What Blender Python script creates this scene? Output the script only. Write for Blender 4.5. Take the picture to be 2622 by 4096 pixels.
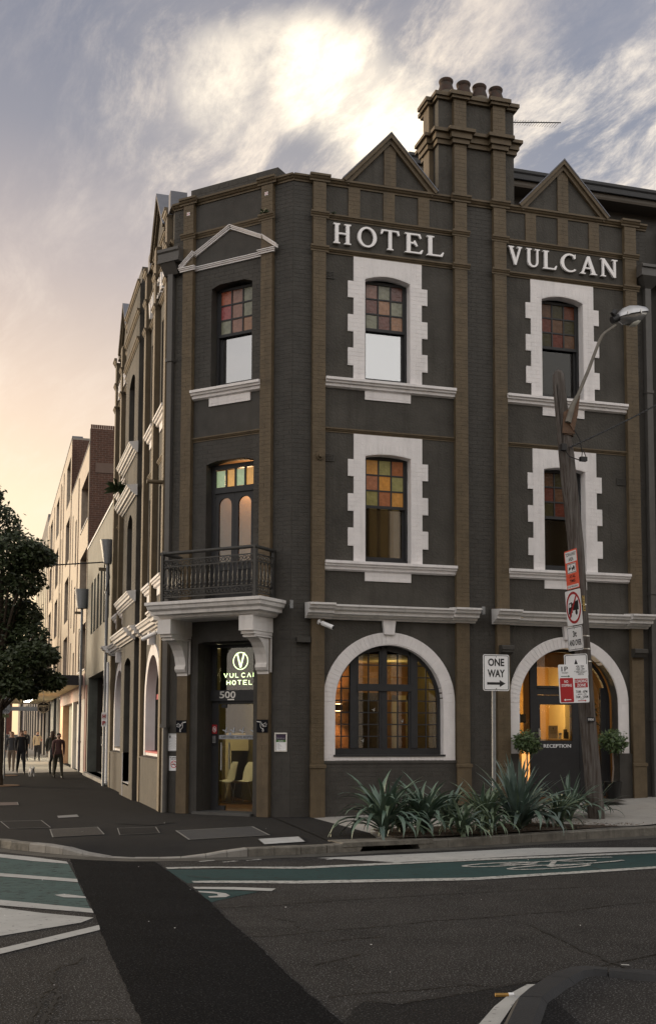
import bpy, bmesh, math, random
from mathutils import Vector, Matrix
from mathutils.geometry import tessellate_polygon
random.seed(7)
R = math.radians
for o in list(bpy.data.objects): bpy.data.objects.remove(o)
scn = bpy.context.scene
COL = scn.collection

# ------------------------------------------------------------------ camera
CAM = Vector((-5.523, -21.2046, 1.65))
cr = Vector((0.95880, -0.28406, 0.00348)); cu = Vector((-0.02578, -0.07480, 0.99687)); cf = Vector((0.28291, 0.95589, 0.07904))
cd = bpy.data.cameras.new('camera'); cam = bpy.data.objects.new('camera', cd); COL.objects.link(cam)
cam.matrix_world = Matrix(((cr.x, cu.x, -cf.x, CAM.x), (cr.y, cu.y, -cf.y, CAM.y), (cr.z, cu.z, -cf.z, CAM.z), (0, 0, 0, 1)))
cd.sensor_fit = 'HORIZONTAL'; cd.sensor_width = 36; cd.lens = 4526.1 / 2622 * 36
cd.shift_y = 520.5 / 2622; cd.clip_end = 3000; cd.clip_start = .1
scn.camera = cam

# ------------------------------------------------------------------ sky
w = bpy.data.worlds.new('World'); scn.world = w; w.use_nodes = True
nt = w.node_tree; nt.nodes.clear()
def N(t, **k):
    n = nt.nodes.new(t)
    for a, b in k.items(): setattr(n, a, b)
    return n
def L(a, b): nt.links.new(a, b)
def mth(op, a, b=None, c=None, clamp=False):
    n = N('ShaderNodeMath', operation=op, use_clamp=clamp)
    for i, v in enumerate((a, b, c)):
        if v is None: continue
        if isinstance(v, (int, float)): n.inputs[i].default_value = v
        else: L(v, n.inputs[i])
    return n.outputs[0]
def mix(f, a, b):
    n = N('ShaderNodeMix', data_type='RGBA')
    if isinstance(f, (int, float)): n.inputs[0].default_value = f
    else: L(f, n.inputs[0])
    for i, v in ((6, a), (7, b)):
        if isinstance(v, tuple): n.inputs[i].default_value = (*v, 1)
        else: L(v, n.inputs[i])
    return n.outputs[2]
def sstep(x, a, b):
    n = N('ShaderNodeMapRange', interpolation_type='SMOOTHSTEP')
    L(x, n.inputs[0]); n.inputs[1].default_value = a; n.inputs[2].default_value = b
    return n.outputs[0]
SUN_ELEV, SUN_AZ = R(6), R(-46)      # azimuth measured from +Y towards +X: low sun down the side street, behind thin cloud
sky = N('ShaderNodeTexSky', sky_type='NISHITA', sun_disc=False, sun_elevation=SUN_ELEV, sun_rotation=SUN_AZ)
bg1 = N('ShaderNodeBackground'); bg1.inputs[1].default_value = .05; stn = N('ShaderNodeMix', data_type='RGBA', blend_type='MULTIPLY'); stn.inputs[0].default_value = 1; L(sky.outputs[0], stn.inputs[6]); stn.inputs[7].default_value = (1, .82, .62, 1); L(stn.outputs[2], bg1.inputs[0])
tc = N('ShaderNodeTexCoord'); sx = N('ShaderNodeSeparateXYZ'); L(tc.outputs['Generated'], sx.inputs[0])
dx, dy, dz = sx.outputs
up = mth('MAXIMUM', dz, 0.0)
def dotd(v):
    n = N('ShaderNodeVectorMath', operation='DOT_PRODUCT'); L(tc.outputs['Generated'], n.inputs[0])
    n.inputs[1].default_value = Vector(v).normalized(); return n.outputs['Value']
warm = sstep(dotd((-.42, .90, .12)), .62, .985)
def ramp(stops):
    n = N('ShaderNodeValToRGB'); L(up, n.inputs[0]); e = n.color_ramp.elements
    e[0].position, e[0].color = stops[0][0], (*stops[0][1], 1); e[1].position, e[1].color = stops[-1][0], (*stops[-1][1], 1)
    for p_, c_ in stops[1:-1]: q = e.new(p_); q.color = (*c_, 1)
    return n.outputs[0]
rw = ramp([(0, (.86, .63, .38)), (.20, (.80, .61, .42)), (.28, (.68, .50, .38)), (.38, (.42, .335, .31)), (.48, (.22, .205, .24)), (.60, (.125, .135, .19))])
rc_ = ramp([(0, (.50, .42, .36)), (.25, (.43, .37, .35)), (.38, (.29, .265, .29)), (.47, (.155, .16, .21)), (.60, (.115, .125, .185))])
g2 = mix(warm, rc_, rw)
g2 = mix(mth('MULTIPLY', sstep(dotd((.75, .6, .45)), .86, .99), .6), g2, (.22, .235, .30))
# cirrus drawn on a high layer
den = mth('ADD', up, .22)
px = mth('DIVIDE', dx, den); py = mth('DIVIDE', dy, den)
cb = N('ShaderNodeCombineXYZ'); L(px, cb.inputs[0]); L(py, cb.inputs[1])
wn = N('ShaderNodeTexNoise'); wn.inputs['Scale'].default_value = 1.3; wn.inputs['Detail'].default_value = 3; L(cb.outputs[0], wn.inputs[0])
wv = N('ShaderNodeVectorMath', operation='MULTIPLY_ADD'); L(wn.outputs['Color'], wv.inputs[0]); wv.inputs[1].default_value = (.30, .30, 0); L(cb.outputs[0], wv.inputs[2])
def cirrus(rot, sc, scale, det, rough):
    m0 = N('ShaderNodeMapping'); L(wv.outputs[0], m0.inputs[0]); m0.inputs['Rotation'].default_value = (0, 0, R(rot))
    mp = N('ShaderNodeMapping'); L(m0.outputs[0], mp.inputs[0]); mp.inputs['Scale'].default_value = (sc[0], sc[1], 1)
    n = N('ShaderNodeTexNoise'); n.inputs['Scale'].default_value = scale; n.inputs['Detail'].default_value = det; n.inputs['Roughness'].default_value = rough
    L(mp.outputs[0], n.inputs[0]); return n.outputs['Fac']
c1 = sstep(cirrus(-24, (2.9, .85), 1.3, 12, .66), .46, .74)
c2 = sstep(cirrus(-12, (3.0, 1.0), 3.4, 10, .7), .44, .76)
c3 = sstep(cirrus(20, (1.4, 1.0), 1.1, 5, .55), .38, .60)
cl = mth('MULTIPLY', mth('ADD', mth('MULTIPLY', c1, .7), mth('MULTIPLY', c2, .5)), mth('ADD', mth('MULTIPLY', c3, .8), .2), clamp=True)
cl = mth('MULTIPLY', mth('MULTIPLY', cl, sstep(up, .06, .34)), mth('SUBTRACT', 1.0, mth('MULTIPLY', sstep(up, .44, .57), .45)))
sky_c = mix(mth('MULTIPLY', cl, .95), g2, (.78, .66, .56))
# thin cloud lit through by the hidden sun: one soft elongated bank
def glow(v, a, b): return sstep(dotd(v), a, b)
gl = None
for v_, a_ in (((.165, .845, .508), .9986), ((.200, .833, .517), .9986), ((.230, .825, .515), .9984), ((.262, .822, .505), .9982), ((.292, .82, .490), .9984), ((.318, .824, .474), .9990)):
    g_ = mth('MULTIPLY', glow(Vector(v_).normalized(), a_, 1.0), .5 if v_[0] < .21 else (.85 if v_[0] < .24 else 1.0)); gl = g_ if gl is None else mth('MAXIMUM', gl, g_)
wisp = sstep(cirrus(-14, (2.6, 1.0), 2.6, 12, .7), .38, .64)
halo = mth('MULTIPLY', glow((.24, .82, .505), .978, 1.0), mth('ADD', mth('MULTIPLY', c2, .7), .10))
sky_c = mix(halo, sky_c, (1.0, .84, .66))
gsum = mth('MULTIPLY', mth('ADD', mth('MULTIPLY', wisp, .95), mth('MULTIPLY', gl, .42)), mth('POWER', gl, .9), clamp=True)
sky_c = mix(gsum, sky_c, (1.30, 1.12, .86))
wl = mth('MULTIPLY', sstep(dotd((.47, .76, .44)), .990, .9995), c2)
sky_c = mix(mth('MULTIPLY', wl, .9), sky_c, (1.1, .95, .76))
# sky out of view: grey overhead, rear half brightened to add light on the facades
over = mix(sstep(up, .62, .95), sky_c, (.42, .40, .38))
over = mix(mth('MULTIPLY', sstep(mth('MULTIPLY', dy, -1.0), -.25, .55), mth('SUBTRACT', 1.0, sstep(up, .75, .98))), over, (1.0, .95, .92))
grd = mix(sstep(dz, -.02, 0.0), (.05, .047, .045), over)
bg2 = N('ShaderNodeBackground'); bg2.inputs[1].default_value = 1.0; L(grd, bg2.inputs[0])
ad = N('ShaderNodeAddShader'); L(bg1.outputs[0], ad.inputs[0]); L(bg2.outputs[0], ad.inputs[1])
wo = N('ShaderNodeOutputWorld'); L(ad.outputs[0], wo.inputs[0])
# ------------------------------------------------------------------ sun (soft, behind cloud)
sd = bpy.data.lights.new('sun', 'SUN'); sd.energy = 2.0; sd.angle = R(12); sd.color = (1, .84, .62)
sun = bpy.data.objects.new('sun', sd); COL.objects.link(sun)
sv = Vector((math.sin(SUN_AZ) * math.cos(SUN_ELEV), math.cos(SUN_AZ) * math.cos(SUN_ELEV), math.sin(SUN_ELEV)))
sun.rotation_euler = (-sv).to_track_quat('-Z', 'Y').to_euler()
vs = scn.view_settings; vs.view_transform = 'Standard'; vs.look = 'None'; vs.exposure = .38; vs.gamma = 1; vs.use_curve_mapping = False
scn.render.engine = 'CYCLES'
scn.cycles.max_bounces = 6; scn.cycles.transparent_max_bounces = 16

# ------------------------------------------------------------------ materials
MATS = {}
def mat(name, col, rough=.8, var=.15, vs_=3.0, bump=0.0, bs=40.0, spec=.5, metal=0.0, col2=None, dirt=0.0, emit=None, es=1.0, speck=0.0, stretch=None):
    if name in MATS: return MATS[name]
    m = bpy.data.materials.new(name); m.use_nodes = True; t = m.node_tree; b = t.nodes['Principled BSDF']
    b.inputs['Roughness'].default_value = rough; b.inputs['Specular IOR Level'].default_value = spec; b.inputs['Metallic'].default_value = metal
    tcn = t.nodes.new('ShaderNodeTexCoord'); src = tcn.outputs['Object']
    geo = t.nodes.new('ShaderNodeNewGeometry'); src = geo.outputs['Position']
    if stretch:
        src = tcn.outputs['Object']
        mp = t.nodes.new('ShaderNodeMapping'); mp.inputs['Scale'].default_value = stretch; t.links.new(src, mp.inputs[0]); src = mp.outputs[0]
    n = t.nodes.new('ShaderNodeTexNoise'); n.inputs['Scale'].default_value = vs_; n.inputs['Detail'].default_value = 6; n.inputs['Roughness'].default_value = .62
    t.links.new(src, n.inputs[0])
    mr = t.nodes.new('ShaderNodeMapRange'); mr.inputs[1].default_value = .3; mr.inputs[2].default_value = .7; t.links.new(n.outputs['Fac'], mr.inputs[0])
    mx = t.nodes.new('ShaderNodeMix'); mx.data_type = 'RGBA'; t.links.new(mr.outputs[0], mx.inputs[0])
    c2 = col2 or tuple(min(1, c * (1 + var)) for c in col); c1_ = tuple(c * (1 - var) for c in col) if not col2 else col
    mx.inputs[6].default_value = (*c1_, 1); mx.inputs[7].default_value = (*c2, 1)
    out = mx.outputs[2]
    if dirt:
        d = t.nodes.new('ShaderNodeTexNoise'); d.inputs['Scale'].default_value = 1.1; d.inputs['Detail'].default_value = 9; d.inputs['Roughness'].default_value = .7
        mp = t.nodes.new('ShaderNodeMapping'); mp.inputs['Scale'].default_value = (4.5, 4.5, .38); t.links.new(geo.outputs['Position'], mp.inputs[0]); t.links.new(mp.outputs[0], d.inputs[0])
        r2 = t.nodes.new('ShaderNodeMapRange'); r2.inputs[1].default_value = .5; r2.inputs[2].default_value = .72; r2.inputs[4].default_value = dirt; t.links.new(d.outputs['Fac'], r2.inputs[0])
        m2 = t.nodes.new('ShaderNodeMix'); m2.data_type = 'RGBA'; t.links.new(r2.outputs[0], m2.inputs[0]); t.links.new(out, m2.inputs[6]); m2.inputs[7].default_value = (.035, .03, .024, 1)
        out = m2.outputs[2]
    if speck:
        v = t.nodes.new('ShaderNodeTexNoise'); v.inputs['Scale'].default_value = 70; v.inputs['Detail'].default_value = 2; t.links.new(geo.outputs['Position'], v.inputs[0])
        r3 = t.nodes.new('ShaderNodeMapRange'); r3.inputs[1].default_value = .57; r3.inputs[2].default_value = .72; t.links.new(v.outputs['Fac'], r3.inputs[0])
        m3 = t.nodes.new('ShaderNodeMix'); m3.data_type = 'RGBA'; t.links.new(r3.outputs[0], m3.inputs[0]); t.links.new(out, m3.inputs[6])
        m3.inputs[7].default_value = (*[min(1, c + speck) for c in col], 1); out = m3.outputs[2]
    t.links.new(out, b.inputs['Base Color'])
    if bump:
        bn = t.nodes.new('ShaderNodeTexNoise'); bn.inputs['Scale'].default_value = bs; bn.inputs['Detail'].default_value = 5; t.links.new(src, bn.inputs[0])
        bu = t.nodes.new('ShaderNodeBump'); bu.inputs['Strength'].default_value = bump; bu.inputs['Distance'].default_value = .02; t.links.new(bn.outputs['Fac'], bu.inputs['Height']); t.links.new(bu.outputs[0], b.inputs['Normal'])
    if emit:
        b.inputs['Emission Color'].default_value = (*emit, 1); b.inputs['Emission Strength'].default_value = es
    MATS[name] = m; return m
def glass(name, tint=(1, 1, 1), refl=1.5, rough=.02, minr=.06):
    m = bpy.data.materials.new(name); m.use_nodes = True; t = m.node_tree; t.nodes.clear()
    o = t.nodes.new('ShaderNodeOutputMaterial'); tr = t.nodes.new('ShaderNodeBsdfTransparent'); tr.inputs[0].default_value = (*tint, 1)
    g = t.nodes.new('ShaderNodeBsdfGlossy'); g.inputs['Roughness'].default_value = rough; g.inputs[0].default_value = (.9, .9, .9, 1)
    f = t.nodes.new('ShaderNodeFresnel'); f.inputs[0].default_value = refl
    mm = t.nodes.new('ShaderNodeMath'); mm.operation = 'MAXIMUM'; mm.inputs[1].default_value = minr; t.links.new(f.outputs[0], mm.inputs[0])
    x = t.nodes.new('ShaderNodeMixShader'); t.links.new(mm.outputs[0], x.inputs[0]); t.links.new(tr.outputs[0], x.inputs[1]); t.links.new(g.outputs[0], x.inputs[2]); t.links.new(x.outputs[0], o.inputs[0])
    MATS[name] = m; return m

GREY = mat('dark_grey_paint', (.061, .057, .051), .62, .18, 3, .3, 60, .25, dirt=.35)
PLAS = mat('grey_painted_render', (.064, .059, .051), .68, .26, 1.6, .6, 22, .25, dirt=.6)
BROWN = mat('brown_paint', (.118, .088, .053), .55, .18, 4, .25, 60, .3, dirt=.35)
WHITE = mat('white_paint', (.80, .77, .765), .6, .06, 4, .2, 60, .3, dirt=.16)
CORN = mat('pale_grey_moulding', (.70, .68, .665), .6, .06, 3, .2, 50, .4, dirt=.28)
FRAME = mat('charcoal_joinery', (.034, .034, .036), .5, .1, 8, 0, 40, .3)
IRON = mat('black_ironwork', (.035, .034, .032), .5, .15, 10, .1, 80, .5)
PIPE = mat('pipe_paint', (.085, .080, .074), .5, .1, 6, 0, 40, .5)
LEAD = mat('lead_flashing', (.13, .135, .16), .5, .12, 4, .2, 20, .5)
POT = mat('terracotta', (.075, .040, .030), .8, .3, 9, .3, 30, .3, col2=(.045, .042, .036))
MATG = glass('matt_glass', (.5, .48, .44), 1.45, .06, .035)
STEEL = mat('brushed_steel', (.55, .54, .52), .35, .05, 20, 0, 40, .5, metal=.9)
GALV = mat('galvanised_steel', (.26, .265, .27), .5, .15, 25, .1, 60, .5, metal=.5)
DARKROOM = mat('dark_interior', (.03, .027, .024), .9, .1)
BLIND = mat('pale_blind', (.50, .52, .55), .8, .05)
SWHITE = mat('sign_white', (.88, .88, .89), .5, .02); SBLACK = mat('sign_black', (.012, .012, .014), .5, .05)
SRED = mat('sign_red', (.42, .015, .02), .5, .05); SORANGE = mat('sign_orange', (.85, .13, .07), .5, .04, emit=None)
GLASS = glass('clear_glass', (.93, .93, .91), 1.5, .01, .05)
MIRRORG = glass('reflecting_glass', (.5, .52, .55), 1.55, .02, .42)
DARKG = glass('dim_reflecting_glass', (.40, .38, .33), 1.5, .02, .15)

# ------------------------------------------------------------------ mesh helpers
class Fr:
    def __init__(s, o, u, n): s.o, s.u, s.n = Vector(o), Vector(u).normalized(), Vector(n).normalized()
    def p(s, u, n, z): return s.o + s.u * u + s.n * n + Vector((0, 0, z))
XH, YH = -2.07, 2.07
W0 = Fr((0, 0, 0), (1, 0, 0), (0, 1, 0))                 # world axes
FR = Fr((0, 0, 0), (1, 0, 0), (0, -1, 0))                # right facade
FD = Fr((XH, YH, 0), (1, -1, 0), (-1, -1, 0)); DW = 2.927 # splayed corner
FH = Fr((XH, 0, 0), (0, 1, 0), (-1, 0, 0))               # side street facade
SPLIT = set('string_course dado panel_rib chimney_pilaster chimney_band parapet_block chimney_mortar recess_panel wall_tile cable_box inner_column white_pier window_bay far_column fin post rail_bar handrail reveal porch_reveal inner_floor clip jamb'.split())
class MB:
    def __init__(s): s.v = []; s.f = []; s.m = []; s.cm = 0; s.pc = []
    def add(s, vs, fs):
        b = len(s.v); s.pc.append((b, len(s.f))); s.v += [Vector(q) for q in vs]; s.f += [tuple(i + b for i in f) for f in fs]; s.m += [s.cm] * len(fs); return s
    def box(s, u0, u1, n0, n1, z0, z1, fr=W0):
        vs = [fr.p(u, n, z) for z in (z0, z1) for n in (n0, n1) for u in (u0, u1)]
        return s.add(vs, [(0, 1, 3, 2), (4, 6, 7, 5), (0, 4, 5, 1), (2, 3, 7, 6), (0, 2, 6, 4), (1, 5, 7, 3)])
    def slab(s, out, n0, n1, fr=W0, holes=(), back=True):
        """outline in (u,z) given thickness n0..n1, with holes cut through"""
        loops = [list(out)] + [list(h) for h in holes]; flat = [q for l in loops for q in l]
        tri = tessellate_polygon([[Vector((a, b, 0)) for a, b in l] for l in loops]); k = len(flat)
        vs = [fr.p(a, n1, b) for a, b in flat] + [fr.p(a, n0, b) for a, b in flat]
        fs = [tuple(t) for t in tri]
        if back: fs += [tuple(i + k for i in reversed(t)) for t in tri]
        b = 0
        for l in loops:
            c = len(l)
            for i in range(c): j = (i + 1) % c; fs.append((b + i, b + j, b + j + k, b + i + k))
            b += c
        return s.add(vs, fs)
    def flat(s, pts, z, th=.0):
        tri = tessellate_polygon([[Vector((a, b, 0)) for a, b in pts]])
        return s.add([(a, b, z) for a, b in pts], [tuple(t) for t in tri])
    def prof(s, u0, u1, pr, fr=W0, cap=True):
        """(n,z) profile swept along u"""
        k = len(pr); vs = [fr.p(u0, n, z) for n, z in pr] + [fr.p(u1, n, z) for n, z in pr]
        fs = [(i, (i + 1) % k, (i + 1) % k + k, i + k) for i in range(k)]
        if cap:
            tri = tessellate_polygon([[Vector((a, b, 0)) for a, b in pr]]); fs += [tuple(t) for t in tri] + [tuple(i + k for i in t) for t in tri]
        return s.add(vs, fs)
    def tube(s, pts, r, seg=8, closed=False):
        pts = [Vector(q) for q in pts]; n = len(pts); rs = r if isinstance(r, (list, tuple)) else [r] * n
        rings = []; pv = None
        for i, q in enumerate(pts):
            a = pts[i - 1] if i > 0 else (pts[-1] if closed else q); c = pts[(i + 1) % n] if (i < n - 1 or closed) else q
            d = (c - a).normalized()
            if pv is None: pv = d.orthogonal().normalized()
            x = (pv - d * pv.dot(d)); x = x.normalized() if x.length > 1e-6 else d.orthogonal().normalized(); pv = x; y = d.cross(x)
            rings.append([q + (x * math.cos(2 * math.pi * k / seg) + y * math.sin(2 * math.pi * k / seg)) * rs[i] for k in range(seg)])
        vs = [q for r_ in rings for q in r_]; fs = []
        for i in range(n if closed else n - 1):
            j = (i + 1) % n
            for k in range(seg): l = (k + 1) % seg; fs.append((i * seg + k, i * seg + l, j * seg + l, j * seg + k))
        if not closed: fs += [tuple(reversed(range(seg))), tuple((n - 1) * seg + k for k in range(seg))]
        return s.add(vs, fs)
    def lathe(s, c, pr, seg=16):
        c = Vector(c); vs = []; fs = []
        for r_, z in pr:
            for k in range(seg): a = 2 * math.pi * k / seg; vs.append(c + Vector((r_ * math.cos(a), r_ * math.sin(a), z)))
        for i in range(len(pr) - 1):
            for k in range(seg): l = (k + 1) % seg; fs.append((i * seg + k, i * seg + l, (i + 1) * seg + l, (i + 1) * seg + k))
        fs += [tuple(reversed(range(seg))), tuple((len(pr) - 1) * seg + k for k in range(seg))]
        return s.add(vs, fs)
    def text(s, st, u0, u1, z0, z1, n0, n1, fr=W0, bold=.0, rev=False):
        vs, fs = text2d(st, bold, n1 - n0)
        xs = [q[0] for q in vs]; ys = [q[1] for q in vs]; a, b, c, d = min(xs), max(xs), min(ys), max(ys)
        def U(x): t = (x - a) / (b - a); return u1 + (u0 - u1) * t if rev else u0 + (u1 - u0) * t
        return s.add([fr.p(U(x), n0 + (n1 - n0) * (1 if h > 0 else 0), z0 + (z1 - z0) * (y - c) / (d - c)) for x, y, h in vs], fs)
    def mesh(s, name, ms, smooth=False, org=Vector((0, 0, 0))):
        me = bpy.data.meshes.new(name); me.from_pydata([q - org for q in s.v], [], s.f)
        for m in (ms if isinstance(ms, (list, tuple)) else [ms]): me.materials.append(m)
        if any(s.m): me.polygons.foreach_set('material_index', s.m)
        bm = bmesh.new(); bm.from_mesh(me); bmesh.ops.recalc_face_normals(bm, faces=bm.faces); bm.to_mesh(me); bm.free()
        if smooth:
            me.polygons.foreach_set('use_smooth', [True] * len(me.polygons)); me.set_sharp_from_angle(angle=R(40))
        return me
    def build(s, name, ms, parent=None, smooth=False, kind=None, label=None, cat=None, group=None, local=False):
        if (name in SPLIT or name in ('cornice', 'scrollwork_')) and len(s.pc) > 1:
            pc = s.pc + [(len(s.v), len(s.f))]; o = None
            for (v0, f0), (v1, f1) in zip(pc, pc[1:]):
                q = MB(); q.add(s.v[v0:v1], [tuple(i - v0 for i in f) for f in s.f[f0:f1]])
                if f1 > f0: o = q.build(name, ms, parent, smooth, kind, label, cat, group, local)
            return o
        org = ORG.get(parent.as_pointer(), Vector()) if (parent and not local) else Vector()
        o = bpy.data.objects.new(name, s.mesh(name, ms, smooth, org)); COL.objects.link(o)
        if parent: o.parent = parent
        ORG[o.as_pointer()] = org
        tag(o, label, cat, group, kind); return o
ORG = {}
def tag(o, label=None, cat=None, group=None, kind=None):
    if label: o['label'] = label
    if cat: o['category'] = cat
    if group: o['group'] = group
    if kind: o['kind'] = kind
    return o
def thing(name, label, cat, loc=(0, 0, 0), group=None, rz=0):
    o = bpy.data.objects.new(name, None); COL.objects.link(o); o.location = loc; o.rotation_euler = (0, 0, rz); o.empty_display_size = .1
    ORG[o.as_pointer()] = Vector(loc); return tag(o, label, cat, group)
def struct(o): o['kind'] = 'structure'; return o
def copy_tree(o, parent=None):
    c = o.copy(); COL.objects.link(c); c.parent = parent
    for ch in KIDS(o): copy_tree(ch, c)
    return c
def KIDS(o): return [x for x in bpy.data.objects if x.parent == o]
_T = {}
def text2d(st, bold, depth):
    k = (st, bold)
    if k in _T: return _T[k]
    cu_ = bpy.data.curves.new('t', 'FONT'); cu_.body = st; cu_.extrude = .05; cu_.offset = bold; cu_.resolution_u = 3; cu_.align_x = 'CENTER'
    ob = bpy.data.objects.new('t', cu_); COL.objects.link(ob)
    bpy.context.view_layer.update(); dg = bpy.context.evaluated_depsgraph_get()
    me = bpy.data.meshes.new_from_object(ob.evaluated_get(dg)); vs = [(v.co.x, v.co.y, v.co.z) for v in me.vertices]; fs = [tuple(f.vertices) for f in me.polygons]
    bpy.data.objects.remove(ob); bpy.data.curves.remove(cu_); bpy.data.meshes.remove(me)
    _T[k] = (vs, fs); return _T[k]
def arc(cx, cz, rx, rz, a0, a1, n): return [(cx + rx * math.cos(R(a0 + (a1 - a0) * i / n)), cz + rz * math.sin(R(a0 + (a1 - a0) * i / n))) for i in range(n + 1)]

# bricks: real pieces, gathered then split into the largest 300 and the rest
BRK = {}
def bricks(key, fr, u0, u1, z0, z1, n, m, c=.0862, ln=.24, ends=None, zoff=0.0):
    """courses between z0 and z1; ends(zmid)->list of (u0,u1) free intervals"""
    k0 = math.ceil((z0 - zoff) / c - .35); k1 = int((z1 - zoff) / c + .35)
    L_ = BRK.setdefault(key, [])
    for k in range(k0, k1):
        za = max(z0, zoff + k * c); zb = min(z1, zoff + (k + 1) * c)
        if zb - za < .03: continue
        for (a, b) in (ends((za + zb) / 2) if ends else [(u0, u1)]):
            if b - a < .05: continue
            x = a; first = True
            while x < b - .02:
                l = (ln / 2 if (k % 2 and first) else ln); first = False
                if k % 3 == 0: l *= .98
                e = min(b, x + l)
                if b - e < .06: e = b
                L_.append((fr, x, e, za, zb, n, m)); x = e
def flush_bricks(key, parent, limit=300, th=.012, j=.0035, name='brick'):
    cache = {}; L_ = BRK.pop(key, [])
    L_.sort(key=lambda q: (q[0].p((q[1] + q[2]) / 2, q[5], (q[3] + q[4]) / 2) - CAM).length)
    rnd = random.Random(5); org = ORG[parent.as_pointer()]; rest = {}
    for i, (fr, a, b, za, zb, n, m) in enumerate(L_):
        pr = rnd.uniform(0, .003)
        if i < limit:
            kk = (round(b - a, 2), round(zb - za, 2), m.name)
            if kk not in cache:
                l, h = (b - a) / 2 - j, (zb - za) / 2 - j
                cache[kk] = MB().add([(x, y, z) for z in (-h, h) for y in (-th, .004) for x in (-l, l)], [(0, 1, 3, 2), (4, 6, 7, 5), (0, 4, 5, 1), (2, 3, 7, 6), (0, 2, 6, 4), (1, 5, 7, 3)]).mesh(name, m)
            o = bpy.data.objects.new(name, cache[kk]); COL.objects.link(o); o.parent = parent
            c = fr.p((a + b) / 2, n - .0015 + pr * .5, (za + zb) / 2) - org; x = fr.u; y = fr.n
            if x.cross(y).z < 0: x = -x
            o.matrix_basis = Matrix(((x.x, y.x, 0, c.x), (x.y, y.y, 0, c.y), (0, 0, 1, c.z), (0, 0, 0, 1)))
        else:
            q = rest.setdefault(m.name, (MB(), m))[0]
            vs = [fr.p(u, nn, z) for z in (za + j, zb - j) for nn in (n - .004, n + .0025 + pr * .5) for u in (a + j, b - j)]
            q.add(vs, [(4, 6, 7, 5), (0, 1, 3, 2), (2, 3, 7, 6), (0, 2, 6, 4), (1, 5, 7, 3)])
    for k, (q, m) in rest.items():
        me = bpy.data.meshes.new(name + '_facing'); me.from_pydata([v - org for v in q.v], [], q.f); me.materials.append(m)
        o = bpy.data.objects.new(name + '_facing', me); COL.objects.link(o); o.parent = parent; o['kind'] = 'stuff'

# ================================================================== HOTEL
hotel = thing('hotel_building', 'three storey corner hotel painted dark grey and brown with white window surrounds and gables', 'hotel')
Z1, Z2, Z3 = 12.81, 12.07, 11.36      # string course heights
P = hotel
def sub(name, m, mb, par=None, **k): return mb.build(name, m, par or P, **k)
def seg_arch(u0, u1, zs, rise, n=10):
    """outline of an opening head from (u1,zs) over to (u0,zs)"""
    return [(u0 + (u1 - u0) * (1 - i / n), zs + rise * (1 - (2 * i / n - 1) ** 2)) for i in range(n + 1)]
def opening(u0, u1, z0, zs, rise): return [(u0, z0), (u1, z0)] + seg_arch(u0, u1, zs, rise)
def half_arch(c, r, z0, zc, rz=None, n=28): return [(c - r, z0), (c + r, z0)] + arc(c, zc, r, rz or r, 0, 180, n)
def rect(a, b, c, d): return [(a, c), (b, c), (b, d), (a, d)]
def band(mb, u0, u1, zt, n0, fr, h=.10, d=.07):
    """small moulded string course: top lip, cavetto, bead"""
    mb.prof(u0, u1, [(n0, zt), (n0 + d, zt), (n0 + d, zt - h * .3), (n0 + d * .75, zt - h * .38), (n0 + d * .55, zt - h * .62), (n0 + d * .25, zt - h * .75), (n0 + d * .25, zt - h), (n0, zt - h)], fr)
def cap_band(mb, u0, u1, zt, n0, fr, h=.10, d=.07):
    band(mb, u0 - d, u1 + d, zt, n0, fr, h, d)
def cornice(mb, u0, u1, zt, n0, fr, d=.30, h=.29):
    mb.prof(u0, u1, [(n0, zt + .035), (n0 + d, zt), (n0 + d, zt - h * .14), (n0 + d * .92, zt - h * .17), (n0 + d * .86, zt - h * .36), (n0 + d * .70, zt - h * .42), (n0 + d * .68, zt - h * .66),
                     (n0 + d * .45, zt - h * .70), (n0 + d * .40, zt - h * .84), (n0 + d * .22, zt - h * .90), (n0 + d * .18, zt - h), (n0, zt - h)], fr)
def sill(mb, u0, u1, zt, n0, fr, d=.16, h=.19):
    mb.prof(u0, u1, [(n0, zt + .01), (n0 + d, zt), (n0 + d, zt - h * .28), (n0 + d * .8, zt - h * .32), (n0 + d * .74, zt - h * .52), (n0 + d * .5, zt - h * .58), (n0 + d * .45, zt - h * .86), (n0 + .02, zt - h), (n0, zt - h)], fr)

# ---- walls (render base planes with the openings cut through) ----
PT = .0   # wall plane
wr = MB()
holes = [opening(1.50, 2.48, 8.69, 10.82, .10), opening(1.51, 2.49, 5.01, 7.17, .06), half_arch(2.02, 1.145, 1.19, 2.24),
         opening(5.45, 6.44, 8.71, 10.86, .10), opening(5.46, 6.44, 5.02, 7.18, .06), half_arch(5.975, 1.155, .22, 2.26)]
wr.slab(rect(.0, 8.02, -.3, 12.72), -.24, 0, FR, holes)
sub('wall', PLAS, wr)
wd = MB()
wd.slab(rect(.0, DW, -.3, 12.72), -.24, 0, FD, [opening(.98, 1.97, 8.69, 10.80, .10), opening(.90, 2.04, 4.2, 7.10, .08), opening(.75, 2.08, -.1, 3.42, .08)])
sub('wall', GREY, wd)
wh = MB()
hh = []
for yc in (3.28, 4.97, 10.31, 11.95): hh += [rect(yc - .45, yc + .45, 8.69, 10.85), rect(yc - .45, yc + .45, 5.01, 7.1)]
hh += [half_arch(4.2, 1.12, 1.19, 2.24), half_arch(11.1, 1.12, 1.19, 2.24)]
wh.slab(rect(YH, 13.05, -.3, 12.72), -.24, 0, FH, hh)
sub('wall', PLAS, wh)
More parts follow.
